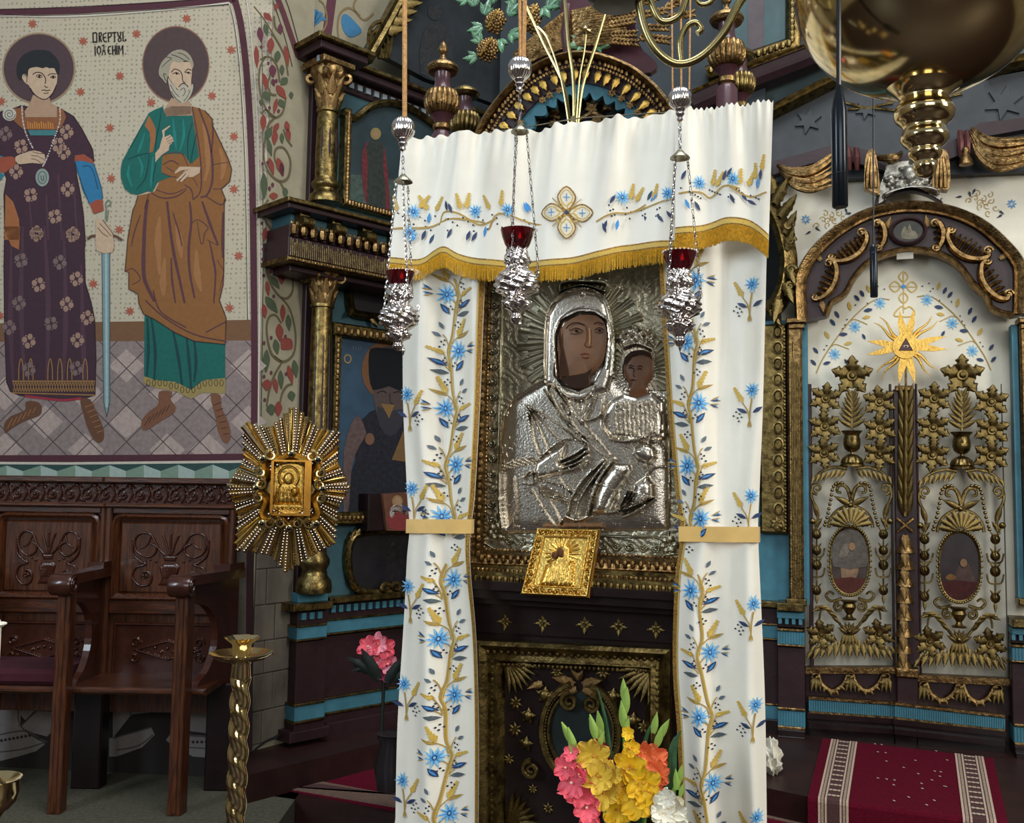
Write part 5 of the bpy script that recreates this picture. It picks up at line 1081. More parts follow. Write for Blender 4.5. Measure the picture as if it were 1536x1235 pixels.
arch.part('medallion', MB().prism(ell(c[0], c[1], .088, .07, 28), -.085, -.05), mat('smoked_painting', '#39382f', .35, 0, .4, 12, hx2='#17181a'))
arch.part('medallion_rim', MB().sweep(ell(c[0], c[1], .092, .074, 32), [(-.008, -.06), (-.008, -.09), (.004, -.1), (.014, -.09), (.016, -.06)], True), MAROON, True)
g = at_off(arch, .08)
d = Draw(g, 'painted_figures', paint('#6f6a5a', .3), .0865, None, None); d.poly('1352 358 1354 344 1358 340 1361 346 1364 336 1368 346 1373 348 1376 358', sm=2); d.done()
def shell(u, v, ang, L, w, n=6):
    """carved shell: a rim scroll filled with ribs"""
    x, z = RP.p(u, v, .09); ca, sa = math.cos(math.radians(ang)), math.sin(math.radians(ang))
    def q(a, b): return (x + ca * a * L - sa * b * w, z + sa * a * L + ca * b * w)
    rim = smooth([q(-1, .3), q(-.9, -.3), q(-.4, -.9), (q(.2, -1)), q(.75, -.6), q(1, 0), q(.85, .3)], False, 4)
    o = arch.part('shell_rim', MB().tube([(a, -.085, b) for a, b in rim], [.012 + .008 * math.sin(PI * i / (len(rim) - 1)) for i in range(len(rim))], 6), GILT, True)
    for i in range(n):
        f = -.75 + 1.5 * i / (n - 1); p0 = q(f, .55 - .3 * abs(f)); p1 = q(f * .85, -.75 + .35 * abs(f))
        arch.part('shell_rib', MB().tube([(p0[0], -.075, p0[1]), ((p0[0] + p1[0]) / 2, -.1, (p0[1] + p1[1]) / 2), (p1[0], -.075, p1[1])], [.006, .013, .007], 6), GILT, True, parent=o)
    for s_, e in ((-1, q(-.95, .32)), (1, q(.85, .34))):
        arch.part('shell_volute', MB().tube([(a, -.09, b) for a, b in scroll_pts(e[0], e[1], .024, 0, 1.3, s_)], .008, 5), GILT, True, parent=o)
shell(1274, 370, 38, .115, .062, 7); shell(1238, 420, 68, .115, .052, 6); shell(1452, 366, -36, .125, .066, 7); shell(1493, 420, -62, .12, .056, 6)
shell(1319, 352, 90, .075, .03, 4); shell(1406, 352, 90, .075, .03, 4)
for u, v, a in ((1330, 342, 70), (1392, 340, 100), (1232, 390, 140), (1500, 388, 30), (1232, 452, 280)):
    x, z = RP.p(u, v, .08); put_leaf(arch, 'arch_leaf', GILT, x, -.075, z, a, .07, 'leaf')
arch.part('paper_tag', MB().box(*[RP.p(u, 384, .05)[0] for u in (1345, 1370)], -.055, -.045, RP.p(1355, 389, .05)[1], RP.p(1355, 378, .05)[1]), paint('#b9b4a8'))
# ---- white altar curtain behind the doors
CLOTH2 = mat('ivory_cloth', '#e0dccb', .7, 0, .05, 8, .1, 300)
def cloth_sheet(pl, x0, x1, z0, z1, fn, nx=60, nz=30, thick=.003):
    m = MB(); vs = []
    for j in range(nz + 1):
        for i in range(nx + 1):
            x = x0 + (x1 - x0) * i / nx; z = z0 + (z1 - z0) * j / nz; vs.append((x, fn(x, z), z))
    fs = [(j * (nx + 1) + i, j * (nx + 1) + i + 1, (j + 1) * (nx + 1) + i + 1, (j + 1) * (nx + 1) + i) for j in range(nz) for i in range(nx)]
    m.add(vs, fs)
    n = len(vs); m.add([(x, y + thick, z) for x, y, z in vs], [f[::-1] for f in fs]); return m
ac = T('altar_curtain', 'ivory curtain embroidered with a gold cross and blue flowers behind the holy doors', 'curtain', RP, (rx(1360), .1, rz(1010)))
ac.surf = lambda x, z: .10 + .006 * math.sin(x * 14 + z * 2) + .003 * math.sin(x * 37 - z * 3)
ac.part('cloth', cloth_sheet(RP, rx(1195), rx(1545), rz(1015), rz(360), ac.surf, 70, 40), CLOTH2, True)
GOLDT = thread('#a98a3a'); GOLDL = thread('#c9a84a'); BLUET = thread('#3d8fd0'); BLUED_ = thread('#23375f'); NAVY = thread('#1c2438'); SKY = thread('#7fc0ea')
ko = at_off(ac, 0)
def cdraw(name, m, off=.004): return ac.draw(name, m, off)
d = cdraw('embroidered_cross', GOLDL)
for q in ('1357 402 1350 410 1357 418 1364 410', '1336 425 1344 417 1352 425 1344 433', '1378 425 1370 417 1362 425 1370 433', '1357 434 1350 442 1357 450 1364 442', '1346 462 1354 455 1360 458 1366 455 1374 462 1370 470 1344 470'): d.stroke(q, 1.8, closed=True, sm=3)
d.stroke('1357 404 1357 465', 1.4, sm=0); d.stroke('1338 425 1376 425', 1.4, sm=0); d.done()
d = cdraw('cross_jewel', BLUET, .005); d.poly(ell(1357, 425, 4, 3, 10)); d.done()
def petals(d, u, v, r, n=8, a0=0.):
    for k in range(n):
        a = a0 + 2 * PI * k / n; d.poly([(u + .15 * r * math.cos(a), v + .15 * r * math.sin(a)), (u + .6 * r * math.cos(a - .25), v + .6 * r * math.sin(a - .25)), (u + r * math.cos(a), v + r * math.sin(a)), (u + .6 * r * math.cos(a + .25), v + .6 * r * math.sin(a + .25))])
for side in (-1, 1):
    mp_ = (lambda u, v: (u, v)) if side > 0 else (lambda u, v: (2714 - u, v + 5))
    d = cdraw('embroidered_stem', GOLDT); d.stroke([mp_(*q) for q in P('1378 440 1400 440 1432 465 1460 500 1480 530 1490 552')], 1.6); d.stroke([mp_(*q) for q in P('1412 478 1430 470 1438 472')], 1.2); d.stroke([mp_(*q) for q in P('1440 515 1460 508 1468 512')], 1.2); d.done()
    for (u, v) in ((1393, 445), (1431, 481), (1462, 523)):
        d = cdraw('embroidered_flower', SKY, .005); petals(d, *mp_(u, v), 10, 9); d.done(one=True)
        d = cdraw('flower_heart', BLUET, .006); d.dot(*mp_(u, v), 2.6, 8); d.done()
    d = cdraw('embroidered_leaf', BLUED_, .005)
    for (u, v, a, L) in ((1417, 436, -60, 12), (1424, 442, -50, 12), (1404, 455, 10, 14), (1442, 492, 5, 14), (1455, 468, -60, 13), (1461, 480, -55, 13), (1468, 535, 15, 12), (1487, 522, -50, 12), (1490, 540, -45, 12), (1420, 492, 120, 10), (1447, 530, 120, 10)):
        p0 = mp_(u, v); a_ = math.radians(a); e = mp_(u + L * math.cos(a_), v + L * math.sin(a_)); n_ = (-(e[1] - p0[1]) * .22, (e[0] - p0[0]) * .22)
        d.poly([p0, ((p0[0] + e[0]) / 2 + n_[0], (p0[1] + e[1]) / 2 + n_[1]), e, ((p0[0] + e[0]) / 2 - n_[0], (p0[1] + e[1]) / 2 - n_[1])], sm=2)
    d.done()
    d = cdraw('embroidered_wheat', GOLDL, .005)
    for (u, v, a, L) in ((1408, 430, -70, 13), (1437, 457, -75, 15), (1470, 500, -60, 14), (1420, 468, 190, 13), (1448, 508, 195, 13)):
        a_ = math.radians(a); p0 = mp_(u, v); e = mp_(u + L * math.cos(a_), v + L * math.sin(a_)); n_ = (-(e[1] - p0[1]) * .2, (e[0] - p0[0]) * .2)
        d.poly([p0, ((p0[0] + e[0]) / 2 + n_[0], (p0[1] + e[1]) / 2 + n_[1]), e, ((p0[0] + e[0]) / 2 - n_[0], (p0[1] + e[1]) / 2 - n_[1])], sm=2)
    d.done()
    d = cdraw('embroidered_berry', NAVY, .005)
    for (u, v) in ((1398, 432), (1402, 428), (1412, 446), (1446, 478), (1450, 484), (1443, 470), (1478, 516), (1474, 510), (1430, 448), (1386, 424), (1396, 420)): d.dot(*mp_(u, v), 1.2, 6)
    d.done()
pc = T('upper_cloth', 'ivory embroidered cloth stretched above the door arch below gilt drapery swags', 'cloth', RP, (rx(1360), .14, rz(400)))
pc.surf = lambda x, z: .14 + .004 * math.sin(x * 9 + z * 4)
pc.part('cloth', cloth_sheet(RP, rx(1172), rx(1620), rz(480), rz(225), pc.surf, 50, 20), CLOTH2, True)
for side in (-1, 1):
    U, V = (1480, 292) if side > 0 else (1246, 318)
    d = pc.draw('embroidered_scrollwork', GOLDT, .004)
    for k in range(12):
        a = k * 2.4; r = 3 + k * 2.2; d.stroke(scroll_pts(U + r * math.cos(a), V + r * .6 * math.sin(a) + side * r * math.cos(a) * .3, 5.5, a, 1, 1, 10), 1.1, sm=0)
    d.done()
    for (du, dv) in (((-20, -42), (44, 4)) if side > 0 else ((-38, 2), (20, 30))):
        d = pc.draw('embroidered_flower', BLUET, .005); petals(d, U + du, V + dv, 8, 8); d.done(one=True)
    d = pc.draw('embroidered_leaf', NAVY, .005)
    for (du, dv, a) in ((-22, -16, 1.2), (-12, -20, 2.), (24, 14, .6), (30, 20, 2.6), (-32, -8, 3.)): d.poly([(U + du * side, V + dv), (U + du * side + 4 * math.cos(a + .5), V + dv + 4 * math.sin(a + .5)), (U + du * side + 11 * math.cos(a), V + dv + 11 * math.sin(a)), (U + du * side + 4 * math.cos(a - .5), V + dv + 4 * math.sin(a - .5))])
    d.done(one=True)
# ---- carved drapery above: swags, lappets, cloud relief
sg_ = T('carved_drapery', 'gilt carved drapery swags and lappets around a silver cloud above the door arch', 'carving', RP, (rx(1360), -.05, rz(300)))
sg_.part('valance_board', MB().prism([RP.p(*q, .02) for q in P('1160 262 1200 250 1250 236 1290 246 1330 256 1395 250 1450 228 1470 206 1560 190 1560 174 1470 184 1440 205 1400 228 1330 234 1262 214 1160 242')], -.02, .08), MAROON)
def swag(pl, pts_top, pts_bot, n=6, name='swag'):
    a = smooth(P(pts_top), False, 5); b = smooth(P(pts_bot), False, 5); o = None
    for i in range(n):
        f = i / (n - 1); q = [RP.p(x1 + (x2 - x1) * f, y1 + (y2 - y1) * f, .06) for (x1, y1), (x2, y2) in zip(a, b)]
        m_ = len(q); w_ = .018 + .006 * math.sin(i * 2.1)
        k = sg_.part(name if o is None else 'swag_fold', MB().tube([(x, -.06 - .035 * math.sin(PI * j / (m_ - 1)) - .01 * (i % 2), z) for j, (x, z) in enumerate(q)], [w_ * (.45 + .75 * math.sin(PI * j / (m_ - 1))) for j in range(m_)], 8), GILT, True, parent=o)
        o = o or k
swag(RP, '1166 248 1190 258 1220 254 1252 228', '1172 256 1188 280 1215 290 1248 278', 6)
swag(RP, '1458 192 1480 212 1510 214 1560 205', '1456 204 1470 240 1500 256 1560 238', 7)
swag(RP, '1316 236 1332 240 1344 238 1352 228', '1318 240 1330 242 1342 241 1352 234', 3)
for pts, nm in (('1298 240 1306 226 1314 236 1320 290 1316 292 1300 286 1296 280', 'lappet'), ('1402 236 1410 226 1422 236 1424 282 1412 286 1398 284', 'lappet')):
    q = smooth(P(pts), True, 3); sg_.part(nm, MB().prism([RP.p(*p, .08) for p in q], -.11, -.04), GILT, False)
    cu = sum(p[0] for p in q) / len(q); cv = 250
    for du in (-6, 0, 6): sg_.part('lappet_fold', MB().tube([(*RP.p(cu + du * .5, 234, .11)[:1], -.112, RP.p(cu, 236, .11)[1]), (*RP.p(cu + du, 262, .11)[:1], -.122, RP.p(cu, 262, .11)[1]), (*RP.p(cu + du * 1.1, 284, .11)[:1], -.112, RP.p(cu, 282, .11)[1])], [.007, .014, .010], 6), GILT, True)
for u in (1262, 1272, 1284, 1440, 1450):
    a, b = RP.p(u, 222 if u < 1300 else 196, .06), RP.p(u + 2, 255 if u < 1300 else 236, .06)
    sg_.part('hanging_fold', MB().tube([(a[0], -.05, a[1]), ((a[0] + b[0]) / 2, -.075, (a[1] + b[1]) / 2), (b[0], -.055, b[1])], [.015, .02, .012], 7), mat('maroon_gilt', '#5a3230', .4, .4, .3, 20) if 'maroon_gilt' not in MATS else MATS['maroon_gilt'], True)
x, z = RP.p(1449, 234, .08); sg_.part('tassel', MB().lathe([(.001, .06), (.014, .05), (.02, .03), (.016, .02), (.034, -.02), (.038, -.05), (.001, -.05)], (x, -.08, z), 12), GILT, True)
# cloud relief
xa, za = RP.p(1318, 308, .06); xb, zb = RP.p(1412, 238, .06)
R = Relief(xa, xb, za, zb, .004); cx, cz = (xa + xb) / 2, (za + zb) / 2
for k in range(120):
    a, b = rng.normal(0, .075), rng.normal(-.02, .05); R.bump(cx + a, cz + b, .012 + .012 * rng.random(), .02 + .022 * rng.random() * max(0, 1 - abs(a) * 5))
R.dome(ell(cx, cz + .035, .04, .05, 20), .04, .03, .02, add=False)
R.ridge([(cx - .13, cz - .075), (cx - .09, cz - .06), (cx, cz - .045), (cx + .09, cz - .055), (cx + .13, cz - .07)], .018, .05)
sh_ = [RP.p(*q, .06) for q in smooth(P('1312 306 1316 290 1326 262 1332 244 1350 240 1380 240 1398 244 1402 270 1410 296 1414 304 1392 292 1366 286 1340 292 1326 303'), True, 3)]
R.mask = inside(R.X, R.Z, sh_); R.H += .02
sg_.part('cloud_relief', R.mb(-.05), mat('silver_leaf', '#b5b0a4', .4, .8, 0, 30, .2, 80, hx2='#5c5c58'), True)
sg_.part('cloud_board', MB().prism(sh_, -.055, .0), MAROON)
# raking mouldings and dark starred field above
for nm, q, m, w_ in (('raking_moulding', '1120 190 1165 165 1250 122 1330 80', GILTD, .03), ('raking_moulding', '1040 158 1110 126 1200 92 1300 50', MAROON, .055), ('raking_moulding', '1040 143 1110 112 1200 78 1300 36', GILTD, .018), ('raking_moulding', '1480 108 1508 98 1600 78', GILTD, .03)):
    ms.part(nm, MB().sweep([RP.p(*p, .0) for p in P(q)], [(-w_, .1), (-w_, -.02), (-w_ * .4, -.05), (w_ * .3, -.03), (w_, -.045), (w_, .1)]), m, True)
ms.part('starred_field', MB().prism([RP.p(*q) for q in P('1140 185 1250 130 1340 88 1480 112 1600 90 1600 250 1140 270')], .05, .1), mat('charcoal_board', '#34383c', .6, 0, .2, 8))
for (u, v, r) in ((1212, 178, 20), (1508, 150, 26), (1300, 160, 16)):
    x, z = RP.p(u, v); ms.part('dark_star', MB().prism([(x + a, z + b) for a, b in star(0, 0, r * .004, r * .0018, 6, .3)], .035, .06), MATS['charcoal_board'])
for q in ('1268 150 1300 158 1340 150', '1272 160 1310 158 1345 162', '1420 142 1445 136'):
    ms.part('branch', MB().tube([(*RP.p(*p)[:1], .04, RP.p(*p)[1]) for p in P(q)], .008, 5), GILTD, True)
# framed picture in the upper tier
up = T('framed_picture', 'teal picture in a carved leaf frame above the raking cornice', 'picture', RP, (rx(1150, 70), 0, rz(80, 1150)))
up.part('painted_board', MB().prism([RP.p(*q) for q in P('1085 -60 1182 -100 1182 60 1085 95')], -.01, .06), mat('teal_night_painting', '#2c4a4e', .5, 0, .3, 5))
o = up.part('frame', MB().sweep([RP.p(*q, .02) for q in P('1060 110 1190 66 1190 -120')], [(.045, .05), (.045, -.03), (.02, -.06), (-.02, -.045), (-.04, -.03), (-.04, .05)]), GILTD, True)
up.part('leaf_carving', ornament_row([RP.p(*q, .05) for q in P('1062 107 1188 64 1188 -100')], .02, -.055, sp=.035), GILTD, True, parent=o, kind='stuff')
up.part('painted_column', MB().prism([RP.p(*q) for q in P('1122 80 1122 -60 1146 -70 1146 70')], -.014, -.005), mat('dusky_painting', '#453b40', .5, 0, .3, 6))
# ------------------------------------------------------------------ the holy doors
def door_leaf(label, f, u_l, u_r, vtop, v_bl, v_br, tag_):
    t = T('holy_door', label, 'door', RP, (RP.p((u_l + u_r) / 2, v_bl)[0], -.02, RP.p((u_l + u_r) / 2, v_br + 88)[1]))
    G = GILTD
    def pt(u, v, y=-.03): a = RP.p(*f(u, v), -y); return (a[0], y, a[1])
    S = RP.m(1280, 800) * 1.02
    def tube(name, q, r, y=-.03, parent=None, sm_=4, m=G):
        p = smooth(P(q), False, sm_) if sm_ else P(q); n = len(p)
        rr = r if not hasattr(r, '__len__') else [r[0] + (r[1] - r[0]) * i / (n - 1) for i in range(n)]
        rr = [a * S for a in rr] if hasattr(rr, '__len__') else rr * S
        return t.part(name, MB().tube([pt(u, v, y) for u, v in p], rr, 6), m, True, parent=parent)
    def lf(u, v, a, L, kind='acanthus', w_=1., y=-.03, parent=None, name='leaf'):
        p = pt(u, v, y); return put_leaf(t, name, G, *p, a, L * S, kind, w_, parent, .8)
    # stiles
    for ua, ub in ((1211, 1221), (1333, 1343)):
        a, b = pt(ua, 577, 0), pt(ub, 1000, 0)
        t.part('stile', MB().box(a[0], b[0], -.03, .015, b[2], a[2], .004), MAROON)
    # top flower, rosettes
    rosette(t, *pt(1278.3, 564), 32 * S, G, 5, 90, 'flower', 'lobed')
    for u, v in ((1238.6, 598), (1319, 603), (1237, 640), (1320, 644), (1236, 680), (1319, 681.5)):
        rosette(t, *pt(u, v), 26 * S, G, 6, 90 + random.uniform(-8, 8), 'flower', 'lobed')
        tube('stalk', [(u, v + 4), (u, v + 42)], 1.2, -.02, None, 0)
    # palm spray and urn
    tube('palm_stem', '1278 645 1278 620 1278 586', (2.2, 1.4))
    for i in range(7):
        v = 640 - i * 7.5
        for sg in (-1, 1): lf(1278 + sg * 1.5, v, 90 - sg * (58 - i * 6), 24 - i * 1.2, 'slim_leaf', 1.2, -.035, None, 'palm_leaf')
    c = pt(1278, 680, -.03)
    ur = t.part('urn', MB().lathe([(r * S, z * S) for r, z in ((4, 2), (7, 3), (11, 7), (12.5, 14), (12, 22), (10.5, 27), (12, 30), (15, 33), (16, 35), (13, 35), (10, 33))], (c[0], -.02, c[2]), 18, lambda q, z, f_: 1 + .05 * abs(math.cos(4 * q)) * (f_ < .6)), G, True)
    lf(1278, 672, 90, 16, 'acanthus', 1, -.055, ur)
    t.part('fluted_dome', MB().lathe([(r * S, z * S) for r, z in ((18, 0), (18, 3), (16, 4), (16.5, 6), (14, 13), (8, 18), (3, 19.5), (2.5, 23))], (c[0], -.02, pt(1277, 700)[2]), 84, lambda q, z, f_: 1 + .06 * abs(math.cos(7 * q)) * (.3 < f_ < .85)), G, True)
    # drooping acanthus arms
    for sg in (-1, 1):
        for i in range(7):
            lf(1277 + sg * (10 + i * 7.6), 705 + i * i * .28, 270 + sg * (30 - i * 1.5), 17 - i * .6, 'acanthus', .75, -.032 - .003 * (i % 2), None, 'arm_leaf')
        tube('acanthus_arm', [(1277 + sg * 6, 703), (1277 + sg * 25, 701), (1277 + sg * 45, 708), (1277 + sg * 60, 722)], (3.2, 1.6), -.03)
        tube('calyx_arm', [(1277, 752), (1277 + sg * 5, 735), (1277 + sg * 12, 728), (1277 + sg * 20, 730), (1277 + sg * 21, 738), (1277 + sg * 15, 739)], (3.4, 2.0), -.035)
        lf(1277, 758, 90 - sg * 62, 30, 'slim_leaf', 1.3, -.03, None, 'ribbon')
        # side scroll with leaf
        q = scroll_pts(1277 + sg * 51, 733, 9, PI / 2 + (0 if sg > 0 else 0), 1.25, -sg, 16)
        t.part('side_scroll', MB().tube([pt(u, v, -.032) for u, v in q], [2.6 * S * (1 - .4 * i / 16) for i in range(17)], 6), G, True)
        tube('scroll_stem', [(1277 + sg * 58, 728), (1277 + sg * 60, 745), (1277 + sg * 52, 765), (1277 + sg * 50, 785), (1277 + sg * 54, 795)], (2.4, 2.0))
        lf(1277 + sg * 50, 775, 90 - sg * 15, 26, 'slim_leaf', 1.3); lf(1277 + sg * 55, 790, 90 + sg * 40, 18, 'leaf', 1)
        t.part('scroll_knob', MB().ball(pt(1277 + sg * 58, 782, -.03), 5 * S, 8, 6), G, True)
        # bead garland, bead by bead
        bp = smooth(P([(1277 + sg * 6, 733), (1277 + sg * 16, 724), (1277 + sg * 27, 730), (1277 + sg * 31, 750), (1277 + sg * 35, 770), (1277 + sg * 40, 788)]), False, 6)
        acc = 0; last = bp[0]; me = shared('garland_bead', lambda: MB().ball((0, 0, 0), 2.9 * S, 7, 5), G)
        for p in bp:
            if math.hypot(p[0] - last[0], p[1] - last[1]) >= 4.4: t.inst('garland_bead', me, pt(*p, -.036)); last = p
        # husk drops
        uc = 1275 + sg * 50
        tube('drop_rod', [(uc, 795), (uc, 905)], 1.3, -.02, None, 0)
        for v, r in ((802, 7), (826, 7), (848, 7.5), (886, 7)):
            o = t.part('husk_ball', MB().ball(pt(uc, v, -.028), r * S, 10, 7, 1, .8, 1.1), G, True)
            for k in range(3): t.part('husk_line', MB().tube([pt(uc - 5 + k * 4, v - r + 1, -.028 - r * S * .62), pt(uc - 3 + k * 4, v, -.028 - r * S * .8), pt(uc + 1 + k * 2, v + r - 2, -.028 - r * S * .6)], 1 * S, 5), G, True, parent=o)
            lf(uc - 2, v - r + 2, 130, 9, 'slim_leaf', 1.3); lf(uc + 2, v - r + 2, 50, 9, 'slim_leaf', 1.3)
        for v in (838, 868): tube('twig', [(uc - 12, v - 16), (uc - 9, v - 4), (uc, v - 2), (uc + 9, v - 4), (uc + 12, v - 16)], 1.3, -.022)
        lf(uc, 892, 270, 16, 'slim_leaf', 1.2); t.part('drop_tip', MB().ball(pt(uc, 911, -.028), 2.6 * S, 7, 5), G, True)
        # scrolls below the oval
        q = scroll_pts(1275 + sg * 17, 911, 8, -PI / 2, 1.3, sg, 16); t.part('vase_scroll', MB().tube([pt(u, v, -.034) for u, v in q], [2.6 * S * (1 - .4 * i / 16) for i in range(17)], 6), G, True)
        tube('under_scroll', [(1275 + sg * 12, 898), (1275 + sg * 28, 902), (1275 + sg * 36, 894), (1275 + sg * 30, 888), (1275 + sg * 24, 892)], (2.6, 1.6))
        # arching fern
        for i in range(6):
            a = i / 5; uu = 1275 + sg * (16 + 26 * a); vv = 940 - 30 * math.sin(PI * .55 * a + .2)
            lf(uu, vv, 90 - sg * (50 + 60 * a), 16, 'acanthus', .7, -.034, None, 'fern_leaf')
        tube('fern_stem', [(1275 + sg * 4, 952), (1275 + sg * 16, 935), (1275 + sg * 30, 916), (1275 + sg * 43, 916), (1275 + sg * 46, 930)], (2.4, 1.4))
        rosette(t, *pt(1275 + sg * 43, 952), 24 * S, G, 6, 100, 'flower', 'lobed')
        lf(1275 + sg * 38, 962, 270 + sg * 50, 18, 'acanthus', .8)
    # leaf dome over the oval
    R0 = pt(1276, 792)
    for i in range(9):
        a = 180 - 180 * (i + .5) / 9; lf(1276 + 31 * math.cos(math.radians(a)), 790 - 30 * math.sin(math.radians(a)), a + 180, 27, 'acanthus', .62, -.035, None, 'canopy_leaf')
    t.part('canopy_ring', MB().tube([pt(1276 + 33 * math.cos(a), 792 - 33 * math.sin(a), -.03) for a in np.linspace(0, PI, 14)], 2.4 * S, 6), G, True)
    t.part('canopy_knob', MB().ball(pt(1276, 758, -.04), 3.6 * S, 8, 6), G, True)
    # painted oval
    ov_ = [pt(1274.4 + 28 * math.cos(a) * (1 if abs(math.sin(a)) < 2 else 1), 841.7 + 49 * (abs(math.sin(a)) ** .8) * (1 if math.sin(a) > 0 else -1)) for a in np.linspace(0, 2 * PI, 41)[:-1]]
    pb = t.part('painted_oval', MB().prism([(q[0], q[2]) for q in ov_][::-1], -.032, .0), mat('oval_painting_' + tag_, '#3d3430' if tag_ == 'a' else '#2c2526', .3, 0, .35, 9, coat=.3))
    gg = at_off(t, .0); gg.pl.p = (lambda u, v, o=0.: RP.p(*f(u, v), .033))
    if tag_ == 'a':
        for nm, hx, q in (('pale_sky', '#55504a', '1250 850 1250 815 1262 797 1288 797 1300 820 1300 850'), ('red_ground', '#4a2620', '1252 868 1298 868 1290 884 1274 890 1258 884'), ('robe', '#7c6450', '1262 866 1264 838 1272 826 1282 826 1288 845 1284 868'), ('wing_cloud', '#6d655c', '1258 836 1266 816 1276 818 1270 834')):
            d = Draw(gg, nm, paint(hx, .25), .0328 + .0004 * len(nm), pb, None); d.poly(q, sm=2); d.done()
        d = Draw(gg, 'head', paint('#8a6a50'), .041, pb, None); d.poly(ell(1278, 820, 5, 6, 12)); d.done()
    else:
        for nm, hx, q in (('red_ground', '#3f1f1e', '1250 864 1300 864 1290 884 1274 890 1258 884'), ('robe', '#4a3a36', '1268 862 1272 842 1282 834 1292 846 1296 866'), ('vessel', '#6a4a2c', '1254 858 1262 852 1270 858 1262 862')):
            d = Draw(gg, nm, paint(hx, .25), .0328 + .0004 * len(nm), pb, None); d.poly(q, sm=2); d.done()
        d = Draw(gg, 'head', paint('#7a5f48'), .041, pb, None); d.poly(ell(1280, 836, 5, 6, 12)); d.done()
    me = shared('frame_bead', lambda: MB().ball((0, 0, 0), 2.3 * S, 6, 4), G)
    n = 58
    for k in range(n):
        a = 2 * PI * k / n; s_ = math.sin(a); t.inst('frame_bead', me, pt(1274.4 + 31.5 * math.cos(a), 841.7 + 52.5 * (abs(s_) ** .8) * (1 if s_ > 0 else -1), -.036))
    t.part('oval_rim', MB().tube([pt(1274.4 + 29 * math.cos(a), 841.7 + 50 * (abs(math.sin(a)) ** .8) * (1 if math.sin(a) > 0 else -1), -.033) for a in np.linspace(0, 2 * PI, 41)[:-1]], 1.6 * S, 5, True), G, True)
    # small vase and bottom shell
    c = pt(1274, 930, -.02)
    t.part('small_vase', MB().lathe([(r * S, z * S) for r, z in ((10, 0), (11, 2), (6, 4), (4, 8), (8, 14), (11, 20), (9, 25), (13, 29), (11, 30))], (c[0], -.02, c[2]), 16), G, True)
    for k in range(7): lf(1274, 952, 30 + 20 * k, 20, 'slim_leaf', 1.4, -.036, None, 'shell_leaf')
    t.part('shell_knob', MB().ball(pt(1274, 948, -.045), 4 * S, 8, 6), G, True)
    for k in range(5): lf(1274 + (k - 2) * 3, 952, 250 + 10 * k, 20, 'slim_leaf', 1.3, -.034, None, 'shell_leaf')
    # bottom row of drooping leaves
    for k in range(13):
        uu = 1218 + k * 9.4; hgt = 10 * math.sin(PI * k / 12)
        lf(uu, 976 - hgt, 270 + (k - 6) * 5, 17 + hgt * .5, 'acanthus', .8, -.034 - .004 * (k % 2), None, 'drooping_leaf')
        lf(uu + 4, 970 - hgt, 270 + (k - 6) * 6, 14, 'acanthus', .8, -.03, None, 'drooping_leaf')
    # lower rail and garlands
    a, b = pt(1209, 1001, 0), pt(1349, 1001, 0); rw = 6 * S
    def slab(name, v0, v1, y, m, bev=.004):
        q = [RP.p(*f(u, v)) for u, v in ((1209, v0), (1348, v0), (1348, v1), (1209, v1))]
        return t.part(name, MB().prism([(p[0], p[1]) for p in q], -y, .015), m)
    slab('gilt_rail', 999, 1004, .06, GILT); slab('gilt_rail', 1004, 1009, .045, GILT)
    slab('garland_panel', 1009, 1052, .02, MAROON)
    for u0 in (1224, 1276):
        q = smooth(P([(u0 + 4, 1012), (u0 + 10, 1028), (u0 + 25, 1037), (u0 + 40, 1028), (u0 + 47, 1013)]), False, 4)
        o = t.part('garland', MB().tube([pt(u, v, -.045) for u, v in q], [S * (2.2 + 2.6 * math.sin(PI * i / (len(q) - 1))) for i in range(len(q))], 7), GILT, True)
        for i in range(1, len(q) - 1, 2): lf(*q[i], 200 + i * 12, 8, 'leaf', 1.2, -.06, o)
    for u0 in (1224, 1276, 1329):
        o = t.part('garland_knot', MB().tube([pt(u0 + 6 * math.cos(a), 1015 + 5 * math.sin(a), -.045) for a in np.linspace(0, 2 * PI, 11)[:-1]], 2 * S, 6, True), GILT, True)
        for k in range(3): lf(u0 + (k - 1) * 3, 1018, 258 + k * 12, 20, 'leaf', .8, -.05, o, 'tassel_leaf')
    return t
door_leaf('gilt openwork holy door leaf whose oval painting shows a pale winged figure', lambda u, v: (u, v), 1207, 1347, 577, 1000, 1012, 'a')
door_leaf('gilt openwork holy door leaf whose darker oval painting shows a kneeling figure', lambda u, v: (1442 + (u - 1277) * 1.06, 563 + (v - 564) * 1.035 + (u - 1277) * .05 * max(0, (v - 800) / 200)), 1376, 1520, 592, 1015, 1045, 'b')
# centre post
cpst = T('door_post', 'dark central door post carved with a gilt palm and hanging husks', 'post', RP, (rx(1358, 800), -.03, rz(1000, 1358)))
cpst.part('post_board', MB().box(rx(1343, 800, .04), rx(1377, 800, .04), -.04, .02, rz(998, 1358, .04), rz(584, 1358, .04), .005), MAROON)
cpst.part('post_cap', MB().box(rx(1346, 800, .04), rx(1374, 800, .04), -.06, .02, rz(587, 1358, .04), rz(579, 1358, .04), .005), GILT)
def cq(u, v, y=-.05): a = RP.p(u, v, -y); return (a[0], y, a[1])
pu = lambda v: 1359.5 - (v - 590) * .008
for i in range(8):
    v = 770 - i * 23
    for sg in (-1, 1): put_leaf(cpst, 'palm_leaf', GILTD, *cq(pu(v) + sg * 3, v), 90 - sg * 12, .13, 'slim_leaf', 1.1)
    put_leaf(cpst, 'palm_leaf', GILTD, *cq(pu(v), v, -.06), 90, .12, 'slim_leaf', 1.0)
